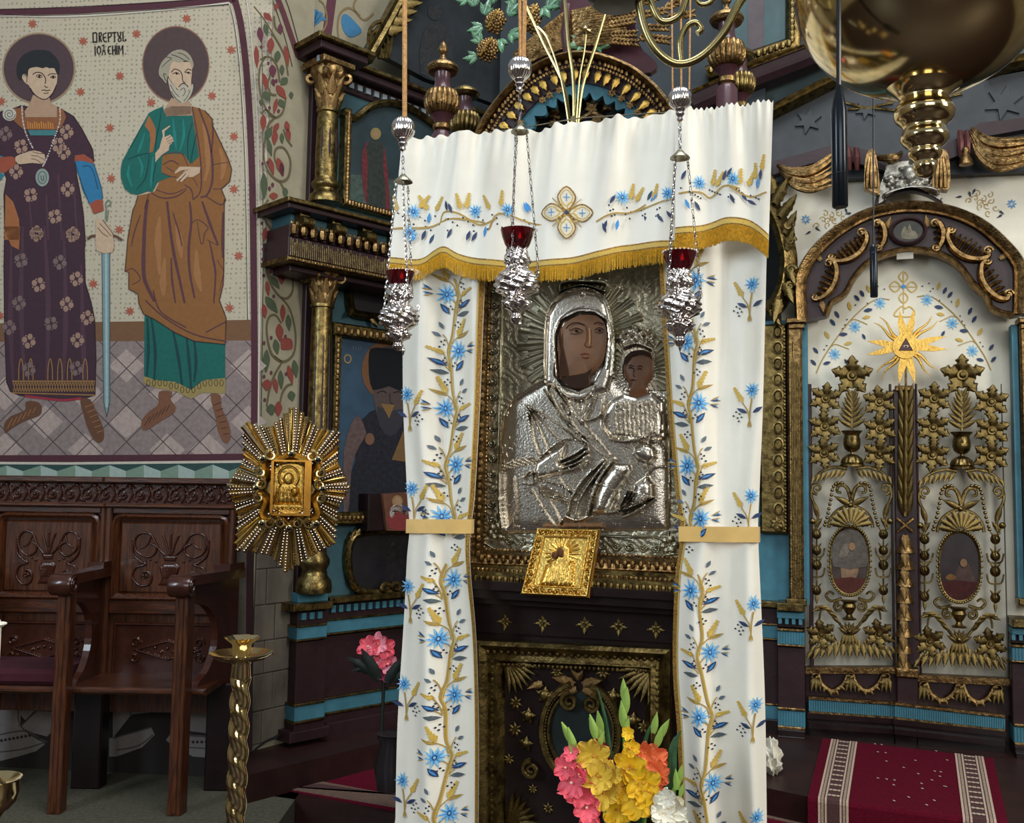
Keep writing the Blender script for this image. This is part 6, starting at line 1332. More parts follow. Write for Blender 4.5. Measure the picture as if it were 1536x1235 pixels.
cpst.part('palm_rib', MB().tube([cq(pu(v), v, -.052) for v in (775, 700, 600)], [.014, .012, .008], 6), GILTD, True)
for sg in (-1, 1): cpst.part('cross_ribbon', MB().tube([cq(1358 - sg * 12, 778, -.065), cq(1358, 788, -.075), cq(1358 + sg * 12, 798, -.065)], .009, 6), GILT, True)
for i in range(8):
    v = 803 + i * 25
    o = cpst.part('husk', MB().lathe([(.012, 0), (.022, -.02), (.032, -.05), (.042, -.082), (.047, -.096), (.03, -.09), (.001, -.085)], cq(1358 - i * .5, v, -.045), 14, lambda q, z, f: 1 + .18 * abs(math.cos(2.5 * q)) * f), GILT, True)
    put_leaf(cpst, 'husk_leaf', GILT, *cq(1358 - i * .5, v, -.085), 270, .085, 'leaf', 1.1, o)
cpst.part('post_foot', MB().box(rx(1345, 1030, .06), rx(1377, 1030, .06), -.07, .0, rz(1058, 1360, .06), rz(1016, 1360, .06), .005), MAROON)
cpst.part('foot_rail', MB().box(rx(1344, 1010, .07), rx(1378, 1010, .07), -.09, .0, rz(1016, 1360, .07), rz(1003, 1360, .07), .005), GILT)
# threshold: reeded teal band and dark mouldings
th = T('door_threshold', 'teal reeded band and black stepped moulding under the holy doors', 'threshold', RP, (rx(1360), -.1, STEP_Z))
def tband(name, u0, u1, va, vb, h0, h1, off, m, fn=None):
    q = [RP.p(*p, off) for p in ((u0, va + h0), (u1, vb + h0), (u1, vb + h1), (u0, va + h1))]
    return th.part(name, MB().prism(q, -off, .02), m)
for u0, u1, va, vb, ex in ((1213, 1342, 1047, 1056, 0), (1376, 1508, 1060, 1075, 0), (1342, 1376, 1056, 1060, .03)):
    tband('gilt_fillet', u0, u1, va - 1, vb - 1, -1, 3, .07 + ex, GILT)
    o = tband('teal_band', u0, u1, va, vb, 3, 20, .06 + ex, BLUE)
    m_ = MB(); n = int((u1 - u0) / 3.4)
    for i in range(n):
        f = (i + .5) / n; u = u0 + (u1 - u0) * f; v = va + (vb - va) * f
        a, b = RP.p(u, v + 4, .06 + ex), RP.p(u, v + 19.5, .06 + ex); m_.box(a[0] - .004, a[0] + .004, -.066 - ex, -.055 - ex, b[1], a[1])
    th.part('band_reeding', m_, BLUE, parent=o, kind='stuff')
    tband('gilt_fillet', u0, u1, va, vb, 20, 23, .075 + ex, GILT)
    for k, (h0, h1, of) in enumerate(((23, 31, .09), (31, 38, .07), (38, 46, .1), (46, 62, .06))): tband('black_moulding', u0 - 2 + k, u1 + 2 - k, va, vb, h0, h1, of + ex, BLACKW)
# sun ornament with triangle
sn = T('sun_ornament', 'bright gilt sun with forked and wavy rays around an eye in a triangle', 'ornament', RP, (rx(1358), -.06, rz(580, 1358)))
def sp_(x, y, off=.06): a = RP.p(x / 3.632 + 1180, y / 3.632 + 380, off); return a
cX, cZ = sp_(648, 510)
def fork(p0, p1, wb):
    tips = [sp_(*p0), sp_(*p1)]; b = []
    mx, mz = (tips[0][0] + tips[1][0]) / 2 - cX, (tips[0][1] + tips[1][1]) / 2 - cZ; L = math.hypot(mx, mz); dx, dz = mx / L, mz / L
    base = .045
    A_ = (cX + dx * base - dz * wb, cZ + dz * base + dx * wb); B_ = (cX + dx * base + dz * wb, cZ + dz * base - dx * wb); C_ = (cX + dx * L * .52, cZ + dz * L * .52)
    s0 = (tips[0][0] - cX) * -dz + (tips[0][1] - cZ) * dx
    t0, t1 = (tips[0], tips[1]) if s0 > 0 else (tips[1], tips[0])
    sn.part('forked_ray', MB().prism([A_, ((A_[0] * .45 + t0[0] * .55) - dz * wb * .35, (A_[1] * .45 + t0[1] * .55) + dx * wb * .35), t0, C_, t1, ((B_[0] * .45 + t1[0] * .55) + dz * wb * .35, (B_[1] * .45 + t1[1] * .55) - dx * wb * .35), B_], -.075, -.06), GILTB)
fork((615, 310), (692, 305), .030); fork((438, 480), (432, 555), .026); fork((868, 455), (876, 525), .026); fork((613, 712), (697, 712), .030)
for p in ((475, 380), (505, 348), (790, 342), (822, 368), (488, 655), (514, 686), (785, 665), (822, 632)):
    q = sp_(*p); dx, dz = q[0] - cX, q[1] - cZ; L = math.hypot(dx, dz); dx /= L; dz /= L
    pts = []
    for i in range(11):
        f = i / 10; wv = .008 * math.sin(f * 2 * PI); r = .05 + (L - .05) * f; pts.append((cX + dx * r - dz * wv, -.066, cZ + dz * r + dx * wv))
    sn.part('wavy_ray', MB().tube(pts, [.012 * (1 - .85 * i / 10) for i in range(11)], 6), GILTB, True)
sn.part('disc', MB().lathe([(.001, -.012), (.05, -.012), (.056, -.02), (.066, -.02), (.07, -.01), (.07, .012), (.001, .012)], (0, 0, 0), 32).move(Matrix.Translation((cX, -.075, cZ)) @ Matrix.Rotation(-PI / 2, 4, 'X') @ Matrix.Scale(-1, 4, (0, 0, 1))), GILTB, True)
tr = [sp_(648, 466), sp_(610, 533), sp_(684, 533)]; ty = -.092
o = sn.part('triangle', MB().prism(tr, ty, -.07), mat('violet_enamel', '#4a2c38', .4, 0, .15, 20))
sn.part('triangle_rim', MB().tube([(x, ty, z) for x, z in tr], .0035, 5, True), GILTB, True, parent=o)
ex_ = sp_(648, 512); sn.part('eye', MB().ball((ex_[0], ty, ex_[1]), .011, 10, 6, 1.3, .4, .7), paint('#c9b9a0'), True, parent=o); sn.part('pupil', MB().ball((ex_[0], ty - .004, ex_[1]), .005, 8, 5), paint('#241a1c'), True, parent=o)
sn.part('mounting_rod', MB().tube([(cX, -.065, cZ - .02), (RP.p(1359, 583, .06)[0], -.05, RP.p(1359, 583, .06)[1])], .006, 6), GILT, True)
# ------------------------------------------------------------------ the shrine: cabinet, silver icon, arch, finials
SP = PL(605, 3.15, -16.5)
IO = -.16                                   # icon plane lies behind the curtains
def ip(u, v, off=0.): return SP.p(u, v, IO + off)      # returns local x,z on the icon plane
def iq(u, v, off=0.): a = ip(u, v, off); return (a[0], -IO - off, a[1])
YI = -IO
cab = T('icon_shrine', 'dark wooden icon shrine cabinet with gilt rosettes and a carved gilt front panel', 'shrine', SP, (ip(868, 900)[0], YI, 0))
xa, xb = ip(690, 900)[0], ip(1075, 900)[0]
cab.part('cabinet_body', MB().box(xa, xb, YI + .005, YI + .55, 0, ip(868, 868)[1]), BLACKW)
cab.part('icon_case', MB().box(xa, xb, YI + .02, YI + .3, ip(868, 868)[1], ip(868, 215)[1]), BLACKW)
for nm, v0, v1, o, m in (('ledge', 853, 866, .06, GILTD), ('ledge_moulding', 866, 880, .09, GILTD), ('black_cornice', 880, 893, .11, BLACKW), ('black_cornice', 893, 906, .09, BLACKW), ('black_cornice', 906, 914, .05, BLACKW), ('rosette_frieze', 914, 957, .01, BLACKW)):
    q = [ip(u, v + (u - 868) * .06, o) for u, v in ((690, v0), (1070, v0), (1070, v1), (690, v1))]
    cab.part(nm, MB().prism(q, YI - o, YI + .02), m)
cab.part('ledge_carving', ornament_row([ip(700, 866, .09), ip(1060, 888, .09)], .010, YI - .09, sp=.02), GILTD, True, kind='stuff')
cab.part('ledge_leaves', ornament_row([ip(700, 853, .06), ip(1060, 874, .06)], .007, YI - .06, 'bead'), GILT, True, kind='stuff')
for u, v in ((757, 933), (814, 936), (877, 938), (928, 941), (984, 945)):
    rosette(cab, *iq(u, v, .012), .028, GILTD, 4, 90, 'gilt_rosette', 'leaf'); rosette(cab, *iq(u, v, .014), .019, GILTD, 4, 45, 'gilt_rosette', 'petal')
# carved front panel
def fq(u, v, o=0.): return ip(u, v + (u - 720) * .045, o)
fpath = [fq(722, 1320), fq(1008, 1320), fq(1008, 958), fq(722, 958)]
fr_ = cab.part('panel_frame', MB().sweep(fpath, [(0, YI), (.0, YI - .05), (.012, YI - .06), (.03, YI - .045), (.036, YI - .03), (.06, YI - .035), (.068, YI - .02), (.078, YI - .01), (.082, YI)], True), GILTD, True)
for ins_, r_, k_ in ((14, .011, 'egg'), (27, .009, 'bead'), (36, .007, 'bead')):
    cab.part('frame_carving', ornament_row([fq(722 + ins_ * .75, 1320), fq(722 + ins_ * .75, 958 + ins_), fq(1008 - ins_ * .75, 958 + ins_), fq(1008 - ins_ * .75, 1320)], r_, YI - .05 + ins_ * .0008, k_), GILTD, True, parent=fr_, kind='stuff')
cab.part('panel_field', MB().prism([fq(750, 1320), fq(985, 1320), fq(985, 985), fq(750, 985)], YI - .003, YI + .01), BLACKW)
def fan(u, v, a0, a1, n, L):
    x, y, z = (*fq(u, v)[:1], YI - .01, fq(u, v)[1])
    for i in range(n):
        a = a0 + (a1 - a0) * (i + .5) / n; put_leaf(cab, 'corner_fan_rib', GILTD, x, y, z, a, L, 'slim_leaf', 1.1)
fan(762, 988, 272, 358, 7, .105); fan(982, 988, 182, 268, 7, .115); fan(764, 1232, 2, 88, 6, .1)
oc_ = [fq(873 + 58 * math.cos(a), 1090 + 74 * math.sin(a)) for a in np.linspace(-PI / 2 + .25, 1.5 * PI - .25, 40)]
for dl, r_ in ((0, .012), (1, .007)):
    q = [(x * (1 - .16 * dl) + fq(873, 1090)[0] * .16 * dl, YI - .02 + .006 * dl, z * (1 - .16 * dl) + fq(873, 1090)[1] * .16 * dl) for x, z in oc_]
    cab.part('oval_moulding', MB().tube(q, r_, 6), GILTD, True)
cab.part('oval_beading', ornament_row([(x * .92 + fq(873, 1090)[0] * .08, z * .92 + fq(873, 1090)[1] * .08) for x, z in oc_], .0045, YI - .022, 'bead'), GILTD, True, kind='stuff')
cab.part('oval_painting', MB().prism([fq(873 + 46 * math.cos(a), 1090 + 60 * math.sin(a)) for a in np.linspace(0, 2 * PI, 33)[:-1]], YI - .008, YI + .005), mat('green_black_painting', '#1f2726', .3, 0, .35, 10))
for sg, u, v in ((1, 857, 1044), (-1, 889, 1046), (1, 800, 1148)):
    cx, cz = fq(u, v); cab.part('scroll', MB().tube([(a, YI - .03, b) for a, b in scroll_pts(cx, cz, .028, PI / 2, 1.7, sg)], [.010 * (1 - .5 * i / 22) for i in range(23)], 6), GILTD, True)
for u, v, r in ((836, 1003, .024), (774, 1052, .025), (773, 1092, .026), (764, 1137, .02), (823, 1208, .02), (905, 1000, .026), (966, 1080, .024), (800, 1180, .018)): rosette(cab, *fq(u, v)[:1], YI - .008, fq(u, v)[1], r, GILTD, 7, 90, 'carved_flower')
for u, v, r in ((818, 1038, .03), (793, 1070, .028), (790, 1112, .026), (920, 1035, .028), (950, 1070, .028)):
    c = fq(u, v); o = cab.part('carved_rose', MB().ball((c[0], YI - .012, c[1]), r * .6, 10, 6, 1, .6, 1), GILTD, True)
    for k in range(5): put_leaf(cab, 'rose_leaf', GILTD, c[0], YI - .012, c[1], 72 * k + 10, r, 'petal', 1.2, o)
for u, v, a, L in ((862, 1020, 160, .07), (876, 1020, 20, .07), (866, 1026, 200, .06), (876, 1026, 340, .06), (868, 1012, 60, .04), (868, 1012, 120, .04), (815, 1020, 200, .05), (845, 1030, 200, .05)):
    c = fq(u, v); put_leaf(cab, 'crest_leaf', GILT, c[0], YI - .014, c[1], a, L, 'acanthus', .9)
# ---- silver icon
icn = T('silver_icon', 'large icon of mother and child under an embossed silver cover', 'icon', SP, (ip(868, 850)[0], YI, ip(868, 850)[1]))
gf = [ip(u, v) for u, v in ((700, 826), (1040, 848), (1040, 330), (722, 330))]
gfo = icn.part('gilt_frame', MB().sweep([ip(716, 838), ip(1045, 852), ip(1045, 330), ip(728, 330)], [(-.025, YI), (-.025, YI - .05), (-.01, YI - .065), (.006, YI - .05), (.02, YI - .055), (.03, YI - .03), (.032, YI)], True), GILT, True)
icn.part('frame_carving', ornament_row([ip(728, 400, .06), ip(717, 836, .06), ip(1040, 850, .06)], .010, YI - .062, 'egg', .024), GILT, True, parent=gfo, kind='stuff')
icn.part('frame_beading', ornament_row([ip(734, 400, .05), ip(726, 824, .05), ip(1035, 838, .05)], .006, YI - .052, 'bead'), GILT, True, parent=gfo, kind='stuff')
Z5 = lambda s_: [ip(*q) for q in P(s_, 3.859, 690, 400)]
Z6 = lambda s_: [ip(*q) for q in P(s_, 3.859, 690, 640)]
x0, z0 = ip(722, 834); x1, z1 = ip(1030, 380)
R = Relief(x0, x1, z0, z1, .0020); mm = SP.m(868, 600) * 1.06 * (1 / 3.859)      # metres per zoom pixel
X, Zz = R.X, R.Z
hc = ip(871, 512)
# background: low foliate chasing, halo rays
ang = np.arctan2(Zz - hc[1], X - hc[0]); rad = np.hypot(X - hc[0], Zz - hc[1]); rp = SP.m(868, 600) * 1.06
R.H += .0008 * np.sin(X * 160 + 3 * np.sin(Zz * 70)) * np.sin(Zz * 150 + 2 * np.sin(X * 60)) + .0008 * rng.random(X.shape)
hal = (rad > 40 * rp) & (rad < (88 + 8 * np.sign(np.sin(ang * 22))) * rp)
R.H = np.where(hal, .006 + .0032 * np.sin(ang * 54) + .002 * np.cos(ang * 18), R.H)
# border strip with scrolls
bo_ = [ip(735, 400), ip(733, 812), ip(1025, 832)]
for pth in ([ip(756, 395), ip(748, 770), ip(760, 795), ip(985, 806), ip(1003, 790), ip(1008, 400)],): R.ridge(pth, .0035, .010)
R.ridge([ip(735, 395), ip(730, 815), ip(1020, 830)], .004, .012)
for i in range(17):
    u, v = 744 - i * .35, 412 + i * 23; c = ip(u, v); R.ridge(scroll_pts(*c, .013, i * PI, 1.4, 1 if i % 2 else -1), .0035, .010)
for i in range(13):
    c = ip(765 + i * 20, 811 + i * 1.1); R.ridge(scroll_pts(*c, .012, i * PI, 1.4, 1 if i % 2 else -1), .0035, .010)
for u, v in ((746, 798), (1004, 818)):
    for k in range(6): R.bump(*ip(u + 9 * math.cos(k), v + 9 * math.sin(k)), .012, .013)
# robe silhouette
R.dome(Z5('240 1000 260 850 310 770 420 700 510 650 520 500 900 500 890 640 960 720 1190 760 1210 1000') + Z6('1215 600 260 620 240 450'), .05, .014, .006)
R.dome(Z5('498 690 502 430 515 290 560 205 640 150 720 135 805 155 865 215 895 330 910 490 895 640 870 730 700 780'), .022, .022, .012)
R.dome(Z5('560 640 560 420 600 320 700 270 790 275 860 320 872 430 850 580 790 690 700 730 610 700'), .012, -.010, .022)
R.ridge(Z5('575 640 560 420 600 310 700 255 800 262 870 330 885 440 865 600'), 12 * mm, .036)
R.ridge(Z5('505 680 505 430 518 290 560 208 640 152 720 138 805 158 862 215 895 330 908 490 895 640'), 7 * mm, .036)
for i in range(34):       # pleated cap edge
    f = i / 33; u = 590 + 270 * f; v = 305 - 75 * math.sin(PI * f); R.ridge(Z5('%f %f %f %f' % (u, v, u + 4, v - 42)), 3.2 * mm, .032)
R.bump(*Z5('722 175')[0], 28 * mm, .042)
R.ridge(Z5('590 150 600 105 720 95 850 105 850 150'), 12 * mm, .03); R.ridge(Z5('590 155 720 118 850 155'), 7 * mm, .032)
for i in range(26):       # fringe down the veil
    f = i / 25; R.ridge(Z5('%f %f %f %f' % (545 - 8 * f, 330 + 330 * f, 580 - 20 * f, 350 + 330 * f)), 3 * mm, .030); R.ridge(Z5('%f %f %f %f' % (885 - 20 * f, 350 + 330 * f, 868 - 40 * f, 372 + 330 * f)), 3 * mm, .030)
# mantle folds
for s_ in ('545 690 640 820 760 950 880 1090', '560 680 640 800 710 915', '800 690 770 800 710 915', '520 700 600 860 740 1010 850 1100', '720 900 820 870 840 760', '400 810 470 940 530 1080', '405 815 440 1000 470 1090', '410 812 560 980 620 1030', '420 815 600 930 700 1020', '500 720 640 930 800 1060', '330 760 420 710 505 660', '460 1130 560 1040 640 1000 740 1030', '600 800 700 960 800 1010'): R.ridge(Z5(s_), 7 * mm, 0.0415)
for s_ in ('620 740 700 790 790 740', '640 760 650 860', '690 780 700 860', '740 770 720 850'): R.ridge(Z5(s_), 5 * mm, 0.0342)
R.dome(Z5('585 690 640 735 700 745 770 720 790 690 800 710 740 775 660 775 600 740'), 12 * mm, .012, .026)
for i in range(22):
    f = i / 21; R.ridge(Z5('%f %f %f %f' % (262 + 195 * f, 1150 - 45 * math.sin(f * 1.6), 268 + 195 * f, 1190 - 45 * math.sin(f * 1.6))), 5 * mm, .026)
# hand on the left (raised), fingers
R.dome(Z6('440 265 455 210 540 150 630 100 620 150 600 210 640 230 620 275 540 290 470 305'), 30 * mm, .02, .024)
for s_ in ('600 200 680 165 740 125', '600 225 690 190 750 145', '605 245 700 212 752 172', '600 262 690 240 740 205'): R.ridge(Z6(s_), 11 * mm, 0.0561)
# child
R.dome(Z5('880 780 960 740 1030 760 1120 730 1190 790 1200 1000 1100 1040 960 1010 880 1000 820 940 830 860'), 40 * mm, .022, .018)
for i in range(11): R.ridge(Z5('%f 790 %f 880 %f 990' % (930 + i * 22, 915 + i * 26, 930 + i * 24)), 5.5 * mm, 0.0537)
for s_ in ('880 1000 960 1015 1060 1000 1140 960', '1060 1000 1100 1080 1080 1160', '870 860 850 930 880 990', '1070 990 1180 1030 1200 1120'): R.ridge(Z5(s_), 9 * mm, 0.0561)
R.dome(Z5('1020 1050 1080 1020 1140 1050 1150 1110 1110 1150 1050 1130 1010 1090'), 45 * mm, .03, .03)
for s_ in ('650 490 670 410 740 300 850 195', '690 500 720 410 790 300 860 210', '640 520 700 540 760 520', '750 520 770 440 800 340 870 230 900 190', '960 520 1010 500 1080 460 1130 420', '880 300 920 400 880 490', '860 500 960 470 1040 380 1100 300'): R.ridge(Z6(s_), 14 * mm, 0.0561)
R.dome(Z6('770 515 790 400 830 300 900 210 1000 215 1010 260 960 340 900 430 870 505'), 60 * mm, .03, .022)
R.dome(Z6('1020 330 1090 280 1140 330 1145 410 1090 450 1030 470 960 500 950 470 1000 430'), 50 * mm, .034, .022)
for i in range(9): R.ridge(Z6('%f %f %f %f' % (930 + i * 14, 500 - i * 6, 990 + i * 18, 370 + i * 5)), 5 * mm, 0.0610)
for i in range(18):      # ribbed sash
    f = i / 17; R.ridge(Z6('%f %f %f %f' % (480 + 175 * f, 335 + 85 * f, 470 + 175 * f, 385 + 75 * f)), 5 * mm, .029)
for s_ in ('430 360 500 480 560 570', '470 350 560 470 600 560', '590 300 640 370 680 430', '470 310 560 330 680 380', '330 300 340 450 330 590', '250 270 250 450 270 600', '380 300 430 260 440 330 380 330'): R.ridge(Z6(s_), 7 * mm, 0.0415)
for s_ in ('600 560 640 500 660 420', '1140 240 1180 230', '1090 280 1140 240 1190 235'): R.ridge(Z6(s_), 8 * mm, 0.0488)
for k in range(260):      # punched chasing over the robe
    u, v = 752 + 250 * rng.random(), 600 + 200 * rng.random(); c = ip(u, v); R.H[R.win([c], .004)] += .0035
# crown and small halo of the child
cc = ip(958, 556); a2 = np.arctan2(Zz - cc[1], X - cc[0]); r2 = np.hypot(X - cc[0], Zz - cc[1])
ha2 = (r2 > 22 * rp) & (r2 < 52 * rp) & (Zz > cc[1] - 30 * rp) & ~(rad < 50 * rp) & (X > cc[0] - 34 * rp)
R.H = np.where(ha2, np.maximum(R.H, .014 + .003 * np.sin(a2 * 36)), R.H)
for k in range(46):
    a = rng.random() * PI; r = 6 + 20 * rng.random(); R.bump(*ip(958 + r * 1.1 * math.cos(a), 519 - r * math.sin(a)), .009 + .004 * rng.random(), .034 + .01 * rng.random())
R.ridge([ip(938, 524), ip(958, 518), ip(980, 526)], .007, .04)
ROBE_ = inside(R.X, R.Z, Z5('236 1000 256 850 306 770 416 700 500 650 498 430 512 290 558 203 640 148 720 133 807 153 868 213 898 330 914 490 900 640 950 500 920 430 960 380 1110 380 1150 450 1130 520 1140 700 1195 760 1214 1000') + Z6('1220 604 258 624 236 450'))
R.mask = ROBE_; icn.part('silver_robe', R.mb(YI - .006), SILV, True, label='bright embossed silver robes')
R.mask = ~ROBE_; icn.part('silver_background', R.mb(YI - .006), SILVD, True, label='darker chased silver background with halo rays')
icn.part('panel_board', MB().box(x0 - .01, x1 + .01, YI - .004, YI + .02, z0 - .02, z1), BLACKW)
# painted faces sit in openings of the cover, gently domed
def face_plate(name, outl, hx, h0, h1, dark):
    pts = smooth(outl, True, 3); cx = sum(p[0] for p in pts) / len(pts); cz = sum(p[1] for p in pts) / len(pts); rings = 6; vs = []; fs = []; n = len(pts)
    for k in range(rings):
        f = 1 - k / rings
        for p in pts: vs.append((cx + (p[0] - cx) * f, YI - h0 - (h1 - h0) * math.sqrt(1 - f * f), cz + (p[1] - cz) * f))
    vs.append((cx, YI - h1, cz))
    for k in range(rings - 1):
        for i in range(n): fs.append((k * n + i, k * n + (i + 1) % n, (k + 1) * n + (i + 1) % n, (k + 1) * n + i))
    for i in range(n): fs.append(((rings - 1) * n + i, (rings - 1) * n + (i + 1) % n, len(vs) - 1))
    return icn.part(name, MB().add(vs, fs), mat(name + '_paint', hx, .45, 0, 0, 5, hx2=dark), True)
FM = face_plate('mother_face', Z5('587 640 580 520 582 420 612 345 680 300 760 288 830 315 858 380 856 470 836 560 790 620 764 645 764 690 700 712 640 694 592 655'), '#8a5f3c', .028, .040, '#4c3222')
FC = face_plate('child_face', Z5('955 600 962 540 1000 500 1060 490 1110 505 1132 560 1126 630 1095 690 1085 725 1100 745 1040 762 985 745 1000 710 975 665'), '#7a4f32', .03, .042, '#46301f')
iz = at_off(icn, IO)
def fdraw(name, hx, par, off): return Draw(iz, name, paint(hx), off - YI, par, None)
for nm, hx, ss in (('cheek_shadow', '#3f2a1d', [('590 640 600 500 586 430 600 380 606 460 630 560 640 640', 0)]), ('neck_shadow', '#35231a', [('600 650 660 640 740 625 780 600 760 650 760 690 700 708 640 692', 0)])):
    d = fdraw(nm, hx, FM, .0425)
    for q, _ in ss: d.poly(q, 3.859, 690, 400, sm=2)
    d.done()
d = fdraw('brow_and_lids', '#2a1a12', FM, .0435)
for q, w_ in (('632 372 660 345 700 338 740 352', 1.7), ('790 345 815 335 850 348', 1.6), ('650 385 690 368 728 385', 1.5), ('655 398 690 402 728 390', .9), ('795 380 822 366 850 380', 1.4), ('797 390 824 397 848 388', .9)): d.stroke(q, w_, 3.859, 690, 400)
d.done()
for q, r in ((('692 386'), 2.6), (('824 382'), 2.4)):
    d = fdraw('iris', '#1b110c', FM, .0437); (a_, b_), = P(q, 3.859, 690, 400); d.dot(a_, b_, r, 10, r * .8); d.done()
d = fdraw('nose_line', '#5a3a24', FM, .0436); d.stroke('742 355 752 400 748 440 738 465 760 478 782 470', 1.3, 3.859, 690, 400); d.done()
d = fdraw('nose_light', '#b98a5c', FM, .0434); d.stroke('764 370 768 420 766 465', 2.6, 3.859, 690, 400, taper=.5); d.done()
d = fdraw('mouth', '#6d3326', FM, .0436); d.stroke('712 520 740 514 765 520', 2.0, 3.859, 690, 400, taper=.6); d.stroke('720 532 745 540 762 532', 2.0, 3.859, 690, 400, taper=.6); d.done()
d = fdraw('brow_and_eyes', '#20130d', FC, .0445)
for q, w_ in (('985 588 1000 580 1018 588', 1.2), ('1040 592 1055 584 1070 592', 1.2), ('988 600 1002 594 1016 602', 1.5), ('1040 606 1054 600 1066 608', 1.5), ('1000 668 1015 664 1030 670', 1.4), ('1022 600 1016 640 1026 648', .9)): d.stroke(q, w_, 3.859, 690, 400)
d.done()
d = fdraw('hair', '#2a1c14', FC, .0445); d.poly('960 590 965 540 1000 505 1060 495 1112 512 1130 560 1110 535 1060 515 1005 530 975 570', 3.859, 690, 400); d.done()
# ---- small gilt icon leaning on the ledge
sx_, sz_ = ip(838, 900, .12)
gi = T('small_gilt_icon', 'small gilt embossed icon leaning on the ledge below the silver icon', 'icon', SP, (sx_, YI - .12, sz_))
QY = {0: .16, 1: .09}
c4 = [iq(806, 792, .07), iq(899, 794, .07), iq(882, 896, .13), iq(781, 891, .13)]
R = Relief(0, .18, 0, .2, .0016)
for k in range(34):
    f = k / 34; pr = [(.0 + .0, 0)]; t_ = f * 4
    e = (.012 + .156 * (t_ % 1)); c = [(e, .188), (.168, .2 - e * 1.1), (.18 - e, .012), (.012, e * 1.1)][int(t_)]; R.ridge(scroll_pts(c[0], c[1], .008, k * 2., 1.2, 1 if k % 2 else -1), .0022, .008)
R.ridge([(.026, .026), (.154, .026), (.154, .174), (.026, .174)], .003, .007, closed=True); R.ridge([(.004, .004), (.176, .004), (.176, .196), (.004, .196)], .003, .008, closed=True)
for k in range(20): a = 2 * PI * k / 20; R.ridge([(.09 + .02 * math.cos(a), .125 + .02 * math.sin(a)), (.09 + .046 * math.cos(a), .125 + .046 * math.sin(a))], .0025, .004)
R.dome([(.045, .03), (.14, .03), (.13, .085), (.11, .11), (.105, .14), (.09, .15), (.072, .14), (.07, .11), (.05, .085)], .02, .008, .002)
for k in range(8): R.ridge([(.06 + k * .009, .1), (.05 + k * .012, .03)], .0022, .012)
R.H += rng.random(R.H.shape) * .0006
m_ = R.mb(0); V = []
for a, h, b in m_.v:
    s_, t_ = a / .18, 1 - b / .2; q = [(c4[0][i] * (1 - s_) + c4[1][i] * s_) * (1 - t_) + (c4[3][i] * (1 - s_) + c4[2][i] * s_) * t_ for i in range(3)]
    V.append((q[0], q[1] + h, q[2]))
m_.v = V
gi.part('embossed_cover', m_, GILTB, True)
bk = [(x, y + .028, z - .006) for x, y, z in c4]
gi.part('board', MB().add([(x, y + .002, z) for x, y, z in c4] + bk, [(0, 1, 2, 3), (7, 6, 5, 4), (0, 4, 5, 1), (1, 5, 6, 2), (2, 6, 7, 3), (3, 7, 4, 0)]), mat('amber_wood', '#a8722c', .4, 0, .2, 15))
for nm, u, v, ru, rv in (('mother_face', 841, 829, 5, 6.5), ('child_face', 832, 833, 4, 5)):
    c = iq(u, v, .108); gi.part(nm, MB().ball((c[0], c[1] - .004, c[2]), ru * rp, 8, 6, 1, .35, rv / ru), paint('#5d3a24'), True)
# ---- carved arch over the shrine
AO = .12                                             # behind the curtain plane
def ap(u, v, o=0.): return SP.p(u, v, -AO + o)
def aq(u, v, y): a = SP.p(u, v, -y); return (a[0], y, a[1])
ar = T('shrine_arch', 'gilt carved arch with teal scalloped lining crowning the shrine', 'arch', SP, (ap(866, 200)[0], AO, ap(866, 215)[1]))
AOUT = smooth(P('716 215 724 192 746 158 782 119 822 95 866 84 910 90 952 108 986 136 1008 166 1016 190'), False, 4)
def inset(path, d):
    out = []
    for i, (u, v) in enumerate(path):
        a = path[max(i - 1, 0)]; b = path[min(i + 1, len(path) - 1)]; dx, dy = b[0] - a[0], b[1] - a[1]; l = math.hypot(dx, dy); out.append((u - dy / l * d, v + dx / l * d))
    return out
ar.part('arch_band', MB().prism([ap(*q) for q in AOUT + inset(AOUT, 40)[::-1]], AO, AO + .05), MAROON)
ar.part('outer_moulding', MB().sweep([ap(*q) for q in AOUT], [(.004, AO + .04), (.006, AO - .03), (-.004, AO - .04), (-.014, AO - .03), (-.016, AO)]), GILT, True)
ar.part('egg_ring', ornament_row([ap(*q) for q in inset(AOUT, 11)], .008, AO - .02, sp=.016), GILT, True, kind='stuff')
ar.part('bead_ring', ornament_row([ap(*q) for q in inset(AOUT, 18)], .006, AO - .02, 'bead'), GILT, True, kind='stuff')
fine = smooth(inset(AOUT, 21), False, 2); L_ = 0; last = None
for i in range(2, len(fine) - 1):
    if last is None or math.hypot(fine[i][0] - last[0], fine[i][1] - last[1]) > 15:
        last = fine[i]; dx, dy = fine[i + 1][0] - fine[i - 1][0], fine[i + 1][1] - fine[i - 1][1]
        a = math.degrees(math.atan2(-dx, -dy)); c = ap(*fine[i])
        o = put_leaf(ar, 'arch_leaf', GILTB, c[0], AO - .012, c[1], a, .044, 'leaf', 1.15)
        l = math.hypot(dx, dy); t2 = (fine[i][0] - dy / l * 23, fine[i][1] + dx / l * 23); c2 = ap(*t2)
        if i % 4 < 2: rosette(ar, c2[0], AO - .004, c2[1], .016, GILT, 6, 30)
sc_ = inset(AOUT, 36); sci = inset(AOUT, 62); scal = [(p[0] + (q[0] - p[0]) * (.55 + .45 * abs(math.sin(i * .42))), p[1] + (q[1] - p[1]) * (.55 + .45 * abs(math.sin(i * .42)))) for i, (p, q) in enumerate(zip(smooth(sc_, False, 3), smooth(sci, False, 3)))]
ar.part('teal_scalloped_lining', MB().prism([ap(*q) for q in smooth(sc_, False, 3) + scal[::-1]], AO + .01, AO + .03), BLUE)
